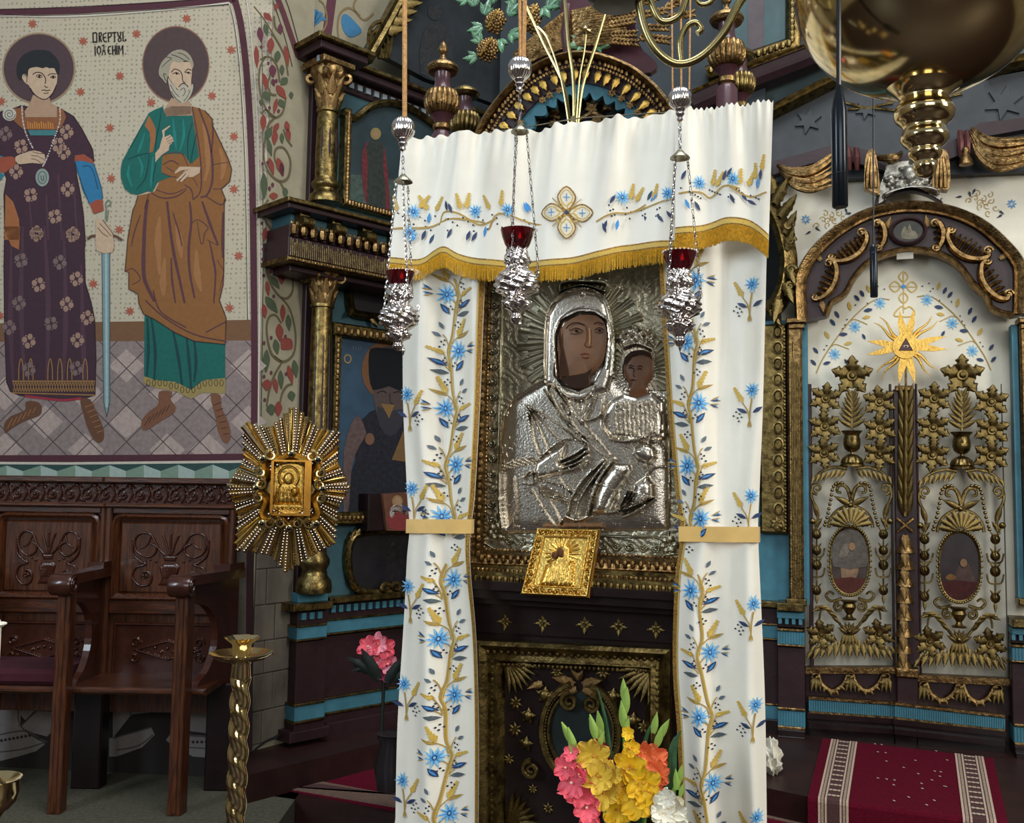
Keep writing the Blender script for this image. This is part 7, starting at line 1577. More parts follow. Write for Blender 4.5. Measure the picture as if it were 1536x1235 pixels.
ar.part('dark_tympanum', MB().prism([SP.p(*q, -AO - .1) for q in P('735 240 745 170 790 125 866 98 940 120 990 160 1010 240')], AO + .1, AO + .12), mat('tympanum_black', '#15181c', .8))
for u, v in ((806, 168), (832, 158), (910, 155), (938, 160)):
    c = aq(u, v, AO + .05); ar.part('carved_tassel', MB().lathe([(.001, .03), (.004, .028), (.005, .012), (.010, .008), (.014, -.02), (.016, -.026), (.001, -.026)], c, 12, lambda q, z, f: 1 + .1 * math.cos(6 * q) * f), GILT, True)
for u, v, r in ((815, 155, .02), (948, 130, .024), (790, 180, .02), (887, 160, .026), (950, 172, .02), (895, 178, .022), (830, 185, .02)): rosette(ar, *aq(u, v, AO + .06), r, GILT, 6, 20, 'carved_flower')
for q in ('800 190 815 172 840 178', '900 152 925 160 945 178', '870 180 890 170 910 180'): ar.part('carved_branch', MB().tube([aq(u, v, AO + .07) for u, v in smooth(P(q), False, 4)], .008, 6), GILT, True)
ar.part('curtain_wire', MB().tube([aq(740, 199, -.02), aq(870, 177, -.03), aq(1010, 168, -.02)], .0022, 5), SILVD, True)
# ---- urn finials of the shrine posts
def finial(label, u, y, vt, prof, flut, dark=False, name='urn_finial'):
    c = aq(u, vt[0], y); px_ = SP.m(u, 150) * (1 + y * .3)
    t = T(name, label, 'finial', SP, (c[0], y, c[2] - 150 * px_), group=None)
    for nm, pr, m in prof:
        t.part(nm, MB().lathe([(r * px_, c[2] - (v - vt[0]) * px_) for r, v in pr], (c[0], y, 0), 108 if nm == 'fluted_bulb' else 28, (lambda q, z, f: 1 + .13 * abs(math.cos(9 * q)) - .06) if nm == 'fluted_bulb' else None), m, True)
    return t
PURP = mat('purple_brown_lacquer', '#4a2b33', .35, 0, .15, 10, coat=.3)
def fprof(v0, s_, top=True, G=GILT):
    k = lambda v: v0 + v * s_
    pr = []
    if top: pr.append(('bud_tip', [(.5, k(0)), (4 * s_, k(4)), (7 * s_, k(11)), (6 * s_, k(16)), (3 * s_, k(20)), (4 * s_, k(24)), (7 * s_, k(28))], G))
    pr += [('domed_cap', [(5 * s_, k(27)), (12 * s_, k(31)), (21 * s_, k(36)), (23 * s_, k(41)), (20 * s_, k(46)), (12 * s_, k(47))], G), ('lacquered_neck', [(12 * s_, k(46)), (11 * s_, k(50)), (10.5 * s_, k(60)), (13 * s_, k(70)), (14 * s_, k(72))], PURP),
           ('fluted_bulb', [(14 * s_, k(71)), (21 * s_, k(75)), (24 * s_, k(84)), (23.5 * s_, k(95)), (20 * s_, k(103)), (13 * s_, k(107))], G), ('lacquered_foot', [(13 * s_, k(106)), (17 * s_, k(109)), (12 * s_, k(113)), (9 * s_, k(120))], PURP),
           ('gilt_collar', [(9 * s_, k(119)), (12 * s_, k(122)), (12 * s_, k(128)), (9 * s_, k(131))], G), ('lacquered_base', [(9 * s_, k(130)), (14 * s_, k(138)), (15 * s_, k(260)), (.5, k(261))], PURP)]
    return pr
finial('gilt and purple urn finial with pointed bud above the curtain, beside the hanging rope', 665, .02, (62,), fprof(62, 1.0), 1)
finial('darker urn finial half hidden behind the bud-tipped finial', 699, .30, (104,), fprof(104, .9, False, GILTD), 1)
finial('large gilt urn finial on the shrine post under the chandelier arm', 1090, .02, (-14,), fprof(-14, 1.15), 1)
finial('dark gilt urn finial peeping out behind the chandelier-side finial', 1110, .30, (48,), fprof(48, .95, False, GILTD), 1)
# ---- carved crest: wheat sheaf, grapes and vine leaves
CO = .16
def kq(u, v, y=CO): return aq(u, v, y)
cr = T('carved_crest', 'carved crest of gilt wheat sheaf, grape clusters and green vine leaves', 'carving', SP, (kq(870, 100)[0], CO, kq(870, 100)[2]))
cr.part('crest_board', MB().prism([SP.p(*q, -CO - .02) for q in smooth(P('770 110 800 90 840 20 850 -40 940 -40 955 60 985 95 960 110 866 84'), True, 3)], CO + .02, CO + .05), PURP)
VG = mat('green_lacquer', '#3f6e50', .3, 0, .3, 20, coat=.4, hx2='#79a583')
def cluster(u, v, r, rv):
    c0 = kq(u, v, CO - .01); m = MB(); px_ = SP.m(u, 60) * 1.04
    for k in range(60):
        a = k * 2.39996; f = math.sqrt((k + .5) / 60); m.ball((c0[0] + r * px_ * f * math.cos(a), CO - .006 - .028 * math.sqrt(max(0, 1 - f * f)), c0[2] + rv * px_ * f * math.sin(a)), 2.9 * px_, 7, 5)
    o = cr.part('grape_cluster', m, GILT, True, kind='stuff')
    cr.part('grape_stalk', MB().tube([(c0[0] + .02, CO - .04, c0[2] + rv * px_ * .8), (c0[0], CO - .045, c0[2]), (c0[0] - .02, CO - .04, c0[2] - rv * px_ * .7)], .003, 5), GILTB, True, parent=o)
cluster(744, 34, 15, 17); cluster(733, 76, 17, 17); cluster(800, 30, 12, 22)
for u, v, a, L in ((726, 20, 60, .05), (722, 40, 200, .05), (762, 20, 30, .05), (765, 50, -30, .055), (714, 85, 190, .045), (720, 62, 130, .045), (712, 8, 100, .045), (735, 4, 60, .04), (822, 10, 30, .06), (815, 12, 300, .05), (770, 6, 120, .04), (875, 62, 200, .06), (895, 66, 340, .05), (750, 60, 280, .05), (700, 0, 180, .04)):
    c = kq(u, v, CO - .015)
    for da in (-45, 0, 45): put_leaf(cr, 'vine_leaf', VG, *c, a + da, L * (1 if da == 0 else .75), 'acanthus', 1.0)
for i in range(16):
    f = i / 15
    a, b = (764 + 8 * f, 108 - 28 * f), (848, 70 - 52 * f)
    cr.part('sheaf_stalk', MB().tube([kq(*a, CO - .01), kq((a[0] + b[0]) / 2, (a[1] + b[1]) / 2 - 2, CO - .025), kq(*b, CO - .02)], .0055, 5), GILT, True)
    e = (940, 62 - 66 * f); cr.part('sheaf_stalk', MB().tube([kq(855, 68 - 50 * f, CO - .02), kq(900, 66 - 58 * f, CO - .03), kq(*e, CO - .015)], .0055, 5), GILT, True)
cr.part('sheaf_tie', MB().tube([kq(850, 84, CO - .015), kq(846, 50, CO - .045), kq(852, 8, CO - .02)], .012, 8), PURP, True)
me_e = shared('wheat_grain', lambda: MB().ball((0, 0, 0), 1., 6, 4, .55, .5, 1.3), GILT)
def wheat(u, v, ang, L, n=7):
    m = MB(); c0 = kq(u, v, CO - .025); ca, sa = math.cos(math.radians(ang)), math.sin(math.radians(ang)); h = L / n
    for i in range(n):
        for sg in (-1, 1):
            b = MB().ball((0, 0, 0), h * .95, 6, 5, .5, .45, 1.0); b.move(Matrix.Translation((c0[0] + ca * h * (i + .3) - sa * sg * h * .5, c0[1] - .004, c0[2] + sa * h * (i + .3) + ca * sg * h * .5)) @ Matrix.Rotation(PI / 2 - math.radians(ang) - sg * .5, 4, 'Y')); m.add(b.v, b.f)
    cr.part('wheat_ear', m, GILT, True)
for u, v, a in ((915, 12, 6), (920, 26, 2), (915, 38, 4), (918, 52, -6), (920, 62, -12), (955, 8, 14), (960, 24, 4), (965, 42, -8), (962, 56, -14), (1000, 12, 20), (1002, 28, 4), (985, -4, 20), (940, 0, 12)): wheat(u, v, a, .085 + .015 * random.random())
# ---- brass spray with a star
by_ = .0
bs = T('star_spray', 'bundle of slender brass stems with a six-pointed star rising above the curtain', 'ornament', SP, (aq(862, 190, by_)[0], by_, aq(862, 190, by_)[2]))
for i, (q, r) in enumerate((('856 192 846 130 815 65 780 -10', 2.2), ('861 192 860 120 852 60 846 -20', 2.8), ('866 192 874 130 893 70 912 5', 2.4), ('854 192 842 120 822 60 806 40', 1.6), ('864 192 869 120 876 80 879 52', 1.4))):
    bs.part('stem', MB().tube([aq(u, v, by_ - .004 * i) for u, v in smooth(P(q), False, 6)], r * SP.m(868, 150), 7), BRASSD, True)
bs.part('socket', MB().lathe([(.001, -.05), (.014, -.05), (.017, -.01), (.015, .012), (.001, .014)], aq(861, 182, by_), 16), BRASSD, True)
sc = aq(879, 45, by_ - .012); st_ = star(0, 0, 17 * SP.m(868, 150), 6 * SP.m(868, 150), 6, PI / 6)
n = len(st_); bs.part('star', MB().add([(sc[0] + a, sc[1], sc[2] + b) for a, b in st_] + [(sc[0], sc[1] - .012, sc[2]), (sc[0], sc[1] + .006, sc[2])], [(i, (i + 1) % n, n) for i in range(n)] + [((i + 1) % n, i, n + 1) for i in range(n)]), BRASS)
bs.part('star_boss', MB().ball((sc[0], sc[1] - .012, sc[2]), .008, 10, 6), BRASS, True)
# ------------------------------------------------------------------ shrine curtains
def interp(tab, v):
    if v <= tab[0][0]: return tab[0][1]
    for (a, x), (b, y) in zip(tab[:-1], tab[1:]):
        if v <= b: f = (v - a) / (b - a); f = f * f * (3 - 2 * f) if len(tab) < 3 else f; return x + (y - x) * f
    return tab[-1][1]
def edge(s_): 
    q = smooth(P(s_), False, 5); return [SP.p(*p) for p in q]
TIEBAND = mat('gold_satin_ribbon', '#d9b36a', .35, 0, .1, 14, spec=.6, sheen=.2)
BRAID = mat('gold_braid', '#b58a3a', .4, .35, 0, 220, .3, 300, hx2='#5c4420')
FRINGE = mat('gold_fringe', '#d6b24a', .38, .55, .25, 160)
class Curtain:
    def __init__(s, label, le, re, vt, vb, seed, nf, trim):
        s.L = sorted([(z, x) for x, z in edge(le)]); s.R = sorted([(z, x) for x, z in edge(re)])
        z0, z1 = s.L[0][0], s.L[-1][0]; zt = SP.p(660, 792)[1]
        r_ = random.Random(seed); ph = [r_.random() * 6 for _ in range(4)]
        def surf(x, z):
            a, b = interp(s.L, z), interp(s.R, z); t_ = (x - a) / max(1e-4, b - a)
            pin = math.exp(-((z - zt) / .16) ** 2); am = .021 * (1 - .6 * pin) + .003 * pin
            w_ = 2 * PI * nf * t_ + ph[0] + .8 * math.sin(z * 2.1 + ph[1]); return am * (math.sin(w_) + .28 * math.sin(2 * w_ + .7)) + .007 * math.sin(2 * PI * (nf * .5) * t_ + z * 1.3 + ph[2]) + .0025 * math.sin(2 * PI * 2.3 * t_ + z * 9 + ph[3])
        t = s.t = T('shrine_curtain', label, 'curtain', SP, ((s.L[0][1] + s.R[0][1]) / 2, 0, 0)); t.surf = surf
        nx, nz = 48, 110; vs = []; zb = 0.012
        for j in range(nz + 1):
            z = zb + (z1 - zb) * j / nz; a, b = interp(s.L, z), interp(s.R, z)
            for i in range(nx + 1): x = a + (b - a) * i / nx; vs.append((x, surf(x, z), z))
        fs = [(j * (nx + 1) + i, j * (nx + 1) + i + 1, (j + 1) * (nx + 1) + i + 1, (j + 1) * (nx + 1) + i) for j in range(nz) for i in range(nx)]
        n = len(vs); t.part('cloth', MB().add(vs, fs).add([(x, y + .003, z) for x, y, z in vs], [f[::-1] for f in fs]), CLOTH, 2)
        e = s.R if trim > 0 else s.L; pts = []
        d = t.draw('edge_braid', BRAID, .003); zs = np.linspace(.02, z1, 60)
        d.stroke([(interp(e, z) - trim * .006, z) for z in zs], .013, local=True, sm=0); d.done()
        d = t.draw('edge_cord', GOLDL, .0042); d.stroke([(interp(e, z) - trim * .013, z) for z in zs], .003, local=True, sm=0); d.done()
    def tie(s, v0, v1, u):
        z1, z0 = SP.p(u, v0)[1], SP.p(u, v1)[1]; z = (z0 + z1) / 2; a, b = interp(s.L, z), interp(s.R, z); n = 24
        m = MB(); loop = [(a - .004 + (b - a + .008) * i / n, -.018 - .006 * math.sin(PI * i / n)) for i in range(n + 1)] + [(b + .006, .0), (b, .022), (a, .022), (a - .006, .0)]
        k = len(loop); vs = [(x, y, zz + (.004 * (x - a) / (b - a))) for zz in (z0, z1) for x, y in loop]
        m.add(vs, [(i, (i + 1) % k, k + (i + 1) % k, k + i) for i in range(k)])
        s.t.part('tie_band', m, TIEBAND, True, label='gold satin tie band')
LE = '600 372 604 430 603 600 610 740 614 792 608 850 598 1000 593 1100 589 1235 586 1330 586 2200'
cl = Curtain('white satin shrine curtain beside the teal wing, tied with a gold band', LE, '732 372 728 430 722 600 714 740 707 800 708 850 717 950 720 1100 720 1235 720 1330 720 2200', 372, 2200, 3, 1.6, 1)
crt = Curtain('white satin shrine curtain beside the holy doors, tied with a gold band', '985 340 990 430 1000 600 1013 740 1021 800 1012 870 1008 1000 1015 1100 1020 1235 1022 1330 1022 2200', '1152 330 1150 400 1145 600 1139 740 1137 800 1141 900 1147 1050 1150 1235 1151 1330 1151 2200', 330, 2200, 8, 1.7, -1)
cl.tie(780, 801, 660); crt.tie(791, 814, 1080)
# ---- embroidery
def along(p, a, L): return (p[0] + L * math.cos(a), p[1] + L * math.sin(a))
def emb_leaf(t, name, m, u, v, ang, L, w=.3, off=.0045, par=None):
    a = math.radians(-ang); p = (u, v); e = along(p, a, L); nx, ny = -math.sin(a), math.cos(a)
    pts = [p] + [(u + math.cos(a) * L * f + nx * L * w * g, v + math.sin(a) * L * f + ny * L * w * g) for f, g in ((.25, .35), (.5, .5), (.75, .32))] + [e] + [(u + math.cos(a) * L * f - nx * L * w * g, v + math.sin(a) * L * f - ny * L * w * g) for f, g in ((.75, .32), (.5, .5), (.25, .35))]
    d = t.draw(name, m, off, par); d.poly(pts); d.done()
def emb_wheat(t, m, u, v, ang, L):
    a = math.radians(-ang); nx, ny = -math.sin(a), math.cos(a); l, r = [], []
    for i in range(9):
        f = .25 + .75 * i / 8; w = L * (.21 if i % 2 == 0 else .1) * (1 - .55 * f); c = along((u, v), a, L * f); l.append((c[0] + nx * w, c[1] + ny * w)); r.append((c[0] - nx * w, c[1] - ny * w))
    d = t.draw('wheat_ear', m, .0045); d.poly([(u, v)] + l + [along((u, v), a, L * 1.04)] + r[::-1]); d.done()
def emb_flower(t, u, v, r):
    d = t.draw('embroidered_flower', SKY, .0046); pts = []
    for i in range(40):
        a = 2 * PI * i / 40; k = i % 4; rr = r * (1.0 if k == 0 else .62 if k in (1, 3) else .34) * (1 + .1 * math.sin(a * 3 + u)); pts.append((u + rr * math.cos(a) * .92, v + rr * math.sin(a) * 1.05))
    d.poly(pts); d.done()
    d = t.draw('flower_shade', BLUET, .0052); d.poly(star(u, v, r * .72, r * .25, 9, .3)); d.done()
    d = t.draw('flower_heart', BLUED_, .0058); d.poly(ell(u, v, r * .17, r * .24, 10)); d.done()
    d = t.draw('flower_eye', SKY, .0063); d.poly(ell(u, v, r * .09, r * .14, 8)); d.done()
def bud(t, u, v, ang, L):
    emb_leaf(t, 'bud', BLUET, u, v, ang, L * .8, .4); emb_leaf(t, 'bud_sepal', GOLDT, u, v, ang + 14, L, .16, .005); emb_leaf(t, 'bud_sepal', BLUED_, u, v, ang - 14, L, .16, .005)
def dots(t, lst): 
    d = t.draw('berry_dots', NAVY, .0046)
    for u, v in lst: d.dot(u, v, 1.5, 8)
    d.done()
def motif(t, u, v, m, k=1.):
    """one flower of the climbing vine; m = +1 when the flower hangs to the right of the stem"""
    A = lambda a: a if m > 0 else 180 - a
    k *= 1.12; d = t.draw('branch', GOLDT, .0042); sx = u - m * 15
    for q in (((sx - m * 1, v + 24), (sx + m * 3, v + 12), (u, v + 3)), ((sx, v + 4), (sx + m * 4, v - 12), (u + m * 3, v - 24)), ((sx, v + 28), (sx - m * 4, v + 14), (u - m * 26, v + 0)), ((sx, v - 2), (sx - m * 5, v - 18), (u - m * 25, v - 26)), ((sx, v + 30), (sx - m * 5, v + 24), (u - m * 30, v + 15))): d.stroke(list(q), 1.5)
    d.done(); emb_flower(t, u, v, 15 * k)
    bud(t, u + m * 15 * k, v - 4 * k, A(18), 13 * k); bud(t, u + m * 14 * k, v + 1 * k, A(-8), 12 * k)
    emb_wheat(t, GOLDL, u - m * 2 * k, v - 20 * k, A(62), 25 * k)
    emb_leaf(t, 'tendril_leaf', GOLDT, u - m * 3 * k, v - 17 * k, A(22), 23 * k, .2)
    emb_wheat(t, GOLDL, u - m * 20 * k, v + 2 * k, A(160), 20 * k)
    emb_leaf(t, 'blue_leaf', BLUED_, u - m * 16 * k, v + 19 * k, A(158), 24 * k, .3); emb_leaf(t, 'leaf_highlight', BLUET, u - m * 20 * k, v + 17 * k, A(158), 15 * k, .16, .0052)
    emb_leaf(t, 'grey_leaf', thread('#4f5a60'), u - m * 14 * k, v + 29 * k, A(172), 22 * k, .3)
    emb_leaf(t, 'blue_leaf', BLUED_, u - m * 4 * k, v + 27 * k, A(50), 19 * k, .4); emb_leaf(t, 'leaf_highlight', BLUET, u - m * 2 * k, v + 25 * k, A(50), 13 * k, .2, .0052)
    for a_, b_, an in ((-21, -30, 120), (-24, -20, 150)): emb_leaf(t, 'small_bud', thread('#5b6a78'), u + m * a_ * k, v + b_ * k, A(an), 11 * k, .45)
    dots(t, [(u + m * a * k, v + b * k) for a, b in ((-24, -13), (-21, -9), (-26, -6), (-20, -15), (-22, 12), (-18, 15), (-20, 9), (-5, 16), (-8, 20), (-2, 19), (-16, 38), (-20, 41), (-12, 42), (-17, 45))])
def vine(t, fl, x0=None):
    pts = [(u - m * 15, v) for u, v, m in fl]; pts2 = []
    for (a, b), (_, _, m) in zip(pts, fl): pts2 += [(a + m * 4, b - 24), (a - m * 3, b), (a + m * 2, b + 22)]
    d = t.draw('vine_stem', GOLDT, .0042); d.stroke(pts2, 2.6, sm=6); d.done()
    d = t.draw('vine_stem_light', GOLDL, .0044); d.stroke([(a + 2.2, b + 2) for a, b in pts2], 1.3, sm=6); d.done()
    for u, v, m in fl: motif(t, u, v, m)
def sprig(t, u, v, m):
    A = lambda a: a if m > 0 else 180 - a
    emb_flower(t, u, v, 13); emb_wheat(t, GOLDL, u + m * 14, v + 18, A(60), 26)
    d = t.draw('sprig_stem', GOLDT, .0042); d.stroke([(u, v + 12), (u + m * 3, v + 30), (u + m * 4, v + 50)], 2, sm=4); d.stroke([(u + m * 15, v + 18), (u + m * 7, v + 30), (u + m * 4, v + 44)], 1.6, sm=4); d.done()
    for s_, an in ((1, 25), (-1, 150)): emb_leaf(t, 'blue_leaf', BLUED_, u + m * 4 * s_ + m * 3, v + 34, A(an), 18, .35)
    for k in (-1, 0, 1): emb_leaf(t, 'sprig_tail', GOLDT, u + m * 4, v + 44, A(270 + k * 14), 13, .16)
    dots(t, [(u + m * a, v + b) for a, b in ((14, 32), (19, 35), (24, 32), (16, 40), (22, 41), (28, 38), (20, 46))])
vine(cl.t, [(667, 440, -1), (686, 526, 1), (665, 612, -1), (682, 697, 1), (662, 775, -1)]); vine(cl.t, [(678, 870, 1), (659, 958, -1), (679, 1044, 1), (656, 1134, -1), (672, 1222, 1)])
vine(crt.t, [(1045, 424, 1), (1029, 514, -1), (1050, 606, 1), (1031, 699, -1), (1052, 778, 1)]); vine(crt.t, [(1037, 885, -1), (1065, 979, 1), (1050, 1073, -1), (1070, 1174, 1), (1052, 1262, -1)])
for u, v in ((611, 592), (618, 733), (611, 880), (604, 1027), (602, 1172)): sprig(cl.t, u, v, 1)
for u, v in ((1128, 427), (1128, 586), (1127, 744), (1131, 905), (1134, 1056), (1136, 1222)): sprig(crt.t, u, v, -1)
# ---- valance in two pieces with braid and fringe
def valance(label, top, bot, yb, seed, gather, name='shrine_valance', am=.014):
    tp = [SP.p(*q, -yb) for q in smooth(P(top), False, 8)]; bt = [SP.p(*q, -yb) for q in smooth(P(bot), False, 8)]
    def res(pl, n):
        a = np.array(pl); s_ = np.concatenate([[0], np.cumsum(np.hypot(*np.diff(a, axis=0).T))]); q = np.linspace(0, s_[-1], n); return np.stack([np.interp(q, s_, a[:, 0]), np.interp(q, s_, a[:, 1])], 1)
    n = 150; tp, bt = res(tp, n + 1), res(bt, n + 1); r_ = random.Random(seed); ph = [r_.random() * 6 for _ in range(6)]
    def fold(s_, f):     # f: 0 bottom .. 1 top
        return yb + am * (math.sin(2 * PI * gather * s_ + ph[0]) * (.55 + .45 * f) + .6 * math.sin(2 * PI * gather * 1.7 * s_ + ph[1]) * f ** 2 + .55 * math.sin(2 * PI * gather * 4.3 * s_ + ph[2]) * f ** 7 * .8 + .5 * math.sin(2 * PI * gather * .5 * s_ + ph[3]))
    t = T(name, label, 'valance', SP, (float((bt[0, 0] + bt[-1, 0]) / 2), yb, float(bt[:, 1].min()))); vs = []; nz = 34
    for j in range(nz + 1):
        f = j / nz
        for i in range(n + 1): p = bt[i] * (1 - f) + tp[i] * f; vs.append((float(p[0]), fold(i / n, f), float(p[1]) + (.004 * math.sin(i * .8 + ph[4]) if j == nz else 0)))
    fs = [(j * (n + 1) + i, j * (n + 1) + i + 1, (j + 1) * (n + 1) + i + 1, (j + 1) * (n + 1) + i) for j in range(nz) for i in range(n)]
    t.part('cloth', MB().add(vs, fs).add([(x, y + .003, z) for x, y, z in vs], [q[::-1] for q in fs]), CLOTH, 2)
    def strip(nm, m, h0, h1, o):
        v = []
        for i in range(n + 1):
            for h in (h0, h1): v.append((float(bt[i, 0]), fold(i / n, 0) - o, float(bt[i, 1]) + h))
        return t.part(nm, MB().add(v, [(2 * i, 2 * i + 2, 2 * i + 3, 2 * i + 1) for i in range(n)]), m, 2)
    strip('gold_braid', BRAID, -.001, .022, .0035); strip('braid_line', GOLDL, .004, .017, .0045)
    fm = MB(); L_ = .046; k = n * 3
    for i in range(k):
        s_ = (i + .5) / k; x = float(np.interp(s_, np.linspace(0, 1, n + 1), bt[:, 0])); z = float(np.interp(s_, np.linspace(0, 1, n + 1), bt[:, 1])); y = fold(s_, 0) - .003; w_ = .0011; l2 = L_ * (.9 + .2 * r_.random()); dx = r_.uniform(-.002, .002)
        fm.add([(x - w_, y, z), (x + w_, y, z), (x, y - .002, z), (x - w_ + dx, y, z - l2), (x + w_ + dx, y, z - l2), (x + dx, y - .002, z - l2)], [(0, 2, 5, 3), (2, 1, 4, 5), (1, 0, 3, 4)])
    t.part('gold_fringe', fm, FRINGE, kind='stuff')
    X_ = np.array([(float(bt[i][0] + tp[i][0]) / 2) for i in range(n + 1)])
    def surf(x, z):
        s_ = float(np.interp(x, X_, np.linspace(0, 1, n + 1))); b_ = float(np.interp(s_, np.linspace(0, 1, n + 1), bt[:, 1])); t_ = float(np.interp(s_, np.linspace(0, 1, n + 1), tp[:, 1])); return fold(s_, min(1, max(0, (z - b_) / (t_ - b_)))) - .0
    t.surf = surf
    pl2 = _o(); pl2.__dict__.update(SP.__dict__); p0 = SP.p; pl2.p = lambda u, v, o=0.: p0(u, v, -yb + o); pl2.m = SP.m; pl2.w = SP.w; t.pl = pl2
    return t
va_ = valance('white satin shrine valance with gold fringe, embroidered cross and flower sprays', '607 214 640 204 690 199 770 196 850 186 930 177 1000 168 1040 162', '585 397 625 398 650 386 668 381 690 392 730 400 790 402 850 398 900 388 940 377 1016 372', -.045, 5, 5.5)
vb_ = valance('narrow white valance fold with gold fringe hanging at the shrine corner by the doors', '1012 166 1040 162 1100 158 1140 153 1160 152', '1013 353 1045 350 1070 343 1092 338 1125 342 1153 364', -.075, 9, 2.4, am=.011)
for t, ss in ((va_, ['592 345 640 340 672 330', '660 345 665 320 690 322 720 338 745 330', '735 345 750 322 790 332 812 338', '668 330 700 330 728 335']), (va_, ['895 334 920 322 945 318 968 306', '950 316 985 306 1008 300']), (vb_, ['1018 292 1050 288 1065 296 1085 280 1110 284', '1095 282 1125 296 1150 290'])):
    d = t.draw('spray_stem', GOLDT, .0045)
    for q in ss: d.stroke(q, 2.4)
    d.done()
for t, fl in ((va_, ((621, 318), (713, 317), (763, 316), (616, 350), (934, 296), (1002, 292))), (vb_, ((1049, 274), (1100, 270)))):
    for u, v in fl: emb_flower(t, u, v, 12)
for t, ls in ((va_, ((651, 308, 60), (598, 312, 100), (693, 308, 105), (700, 306, 80), (736, 308, 115), (753, 304, 85), (628, 304, 55), (945, 290, 80), (952, 293, 60), (980, 292, 75), (640, 306, 120))), (vb_, ((1068, 270, 80), (1073, 272, 60), (1110, 270, 85), (1121, 272, 65), (1142, 250, 80), (1133, 262, 90)))):
    for u, v, a in ls: emb_wheat(t, GOLDL, u, v + 8, a, 24)
for t, ls in ((va_, ((640, 334, 80), (637, 344, 250), (672, 318, 100), (680, 322, 110), (625, 352, 230), (650, 350, 240), (664, 340, 255), (680, 344, 240), (706, 346, 250), (716, 348, 240), (730, 340, 260), (790, 318, 110), (795, 316, 120), (916, 308, 60), (970, 300, 60), (975, 302, 45), (928, 330, 260), (912, 332, 250), (905, 336, 290), (965, 322, 300), (985, 322, 310), (1000, 318, 310))), (vb_, ((1022, 272, 60), (1028, 300, 295), (1042, 302, 300), (1084, 272, 70), (1090, 268, 60), (1112, 288, 300), (1095, 292, 295), (1135, 284, 80), (1120, 300, 330), (1140, 272, 85)))):
    for u, v, a in ls: emb_leaf(t, 'blue_leaf', BLUED_ if (u + a) % 3 else BLUET, u, v, a, 17, .32)
dots(va_, [(600 + (i * 37) % 200, 322 + (i * 17) % 26) for i in range(34)] + [(915 + (i * 23) % 90, 310 + (i * 11) % 18) for i in range(18)]); dots(vb_, [(1022 + (i * 29) % 120, 284 + (i * 13) % 18) for i in range(20)])
# cross
for sg, (du, dv) in enumerate(((0, -24), (0, 24), (-24, 0), (24, 0))):
    c = (851 + du, 320 + dv); d = va_.draw('cross_lobe', thread('#ded6c0'), .0045)
    q = smooth([(851 + du * .2 - dv * .12, 320 + dv * .2 + du * .12), (851 + du * .65 - dv * .45, 320 + dv * .65 + du * .45), (851 + du * 1.1 - dv * .5, 320 + dv * 1.1 + du * .5), (851 + du * 1.62, 320 + dv * 1.62), (851 + du * 1.1 + dv * .5, 320 + dv * 1.1 - du * .5), (851 + du * .65 + dv * .45, 320 + dv * .65 - du * .45), (851 + du * .2 + dv * .12, 320 + dv * .2 - du * .12)], True, 3)
    d.poly(q); d.done()
    d = va_.draw('cross_outline', BRAID, .0052); d.stroke(q, 2.1, sm=0, closed=True); d.done()
    d = va_.draw('cross_inner_line', GOLDL, .0054); d.stroke([(c[0] + (a - c[0]) * .7, c[1] + (b - c[1]) * .7) for a, b in q], 1.3, sm=0, closed=True); d.done()
    d = va_.draw('cross_blue_stitch', BLUET, .0056); d.stroke([(851 + du * .95 - 5, 320 + dv * .95), (851 + du * .95 + 5, 320 + dv * .95)], 1.2, sm=0); d.stroke([(851 + du * .95, 320 + dv * .95 - 6), (851 + du * .95, 320 + dv * .95 + 6)], 1.2, sm=0); d.done()
for k in range(4):
    a = PI / 4 + k * PI / 2; d = va_.draw('cross_scroll', GOLDL, .0052); d.stroke(scroll_pts(851 + 13 * math.cos(a), 320 + 13 * math.sin(a), 9, a + PI, 1.1, 1, 14), 1.5, sm=0); d.done()
    d = va_.draw('cross_ray', GOLDT, .0052); d.stroke([along((851, 320), a, 20), along((851, 320), a, 30)], 1.3, sm=0); d.done()
d = va_.draw('cross_centre', BLUED_, .006); d.dot(851, 320, 3); d.done()
# canopy rods that carry the cloth
ro = T('canopy_frame', 'thin brass canopy frame carrying the shrine curtains and valance', 'frame', SP, (SP.p(870, 400)[0], .0, 0))
A0, A1 = SP.p(606, 216), SP.p(1158, 154)
ro.part('front_rod', MB().tube([(A0[0], .0, A0[1] - .035), (A1[0], -.01, A1[1] - .045)], .008, 8), BRASSD, True)
for (x, z) in ((A0[0] + .1, A0[1]), (A1[0] - .14, A1[1])):
    ro.part('side_rod', MB().tube([(x, .0, z - .04), (x, .3, z - .04)], .007, 8), BRASSD, True); ro.part('upright', MB().tube([(x, .3, z - .04), (x, .3, 0)], .012, 8), BRASSD, True)
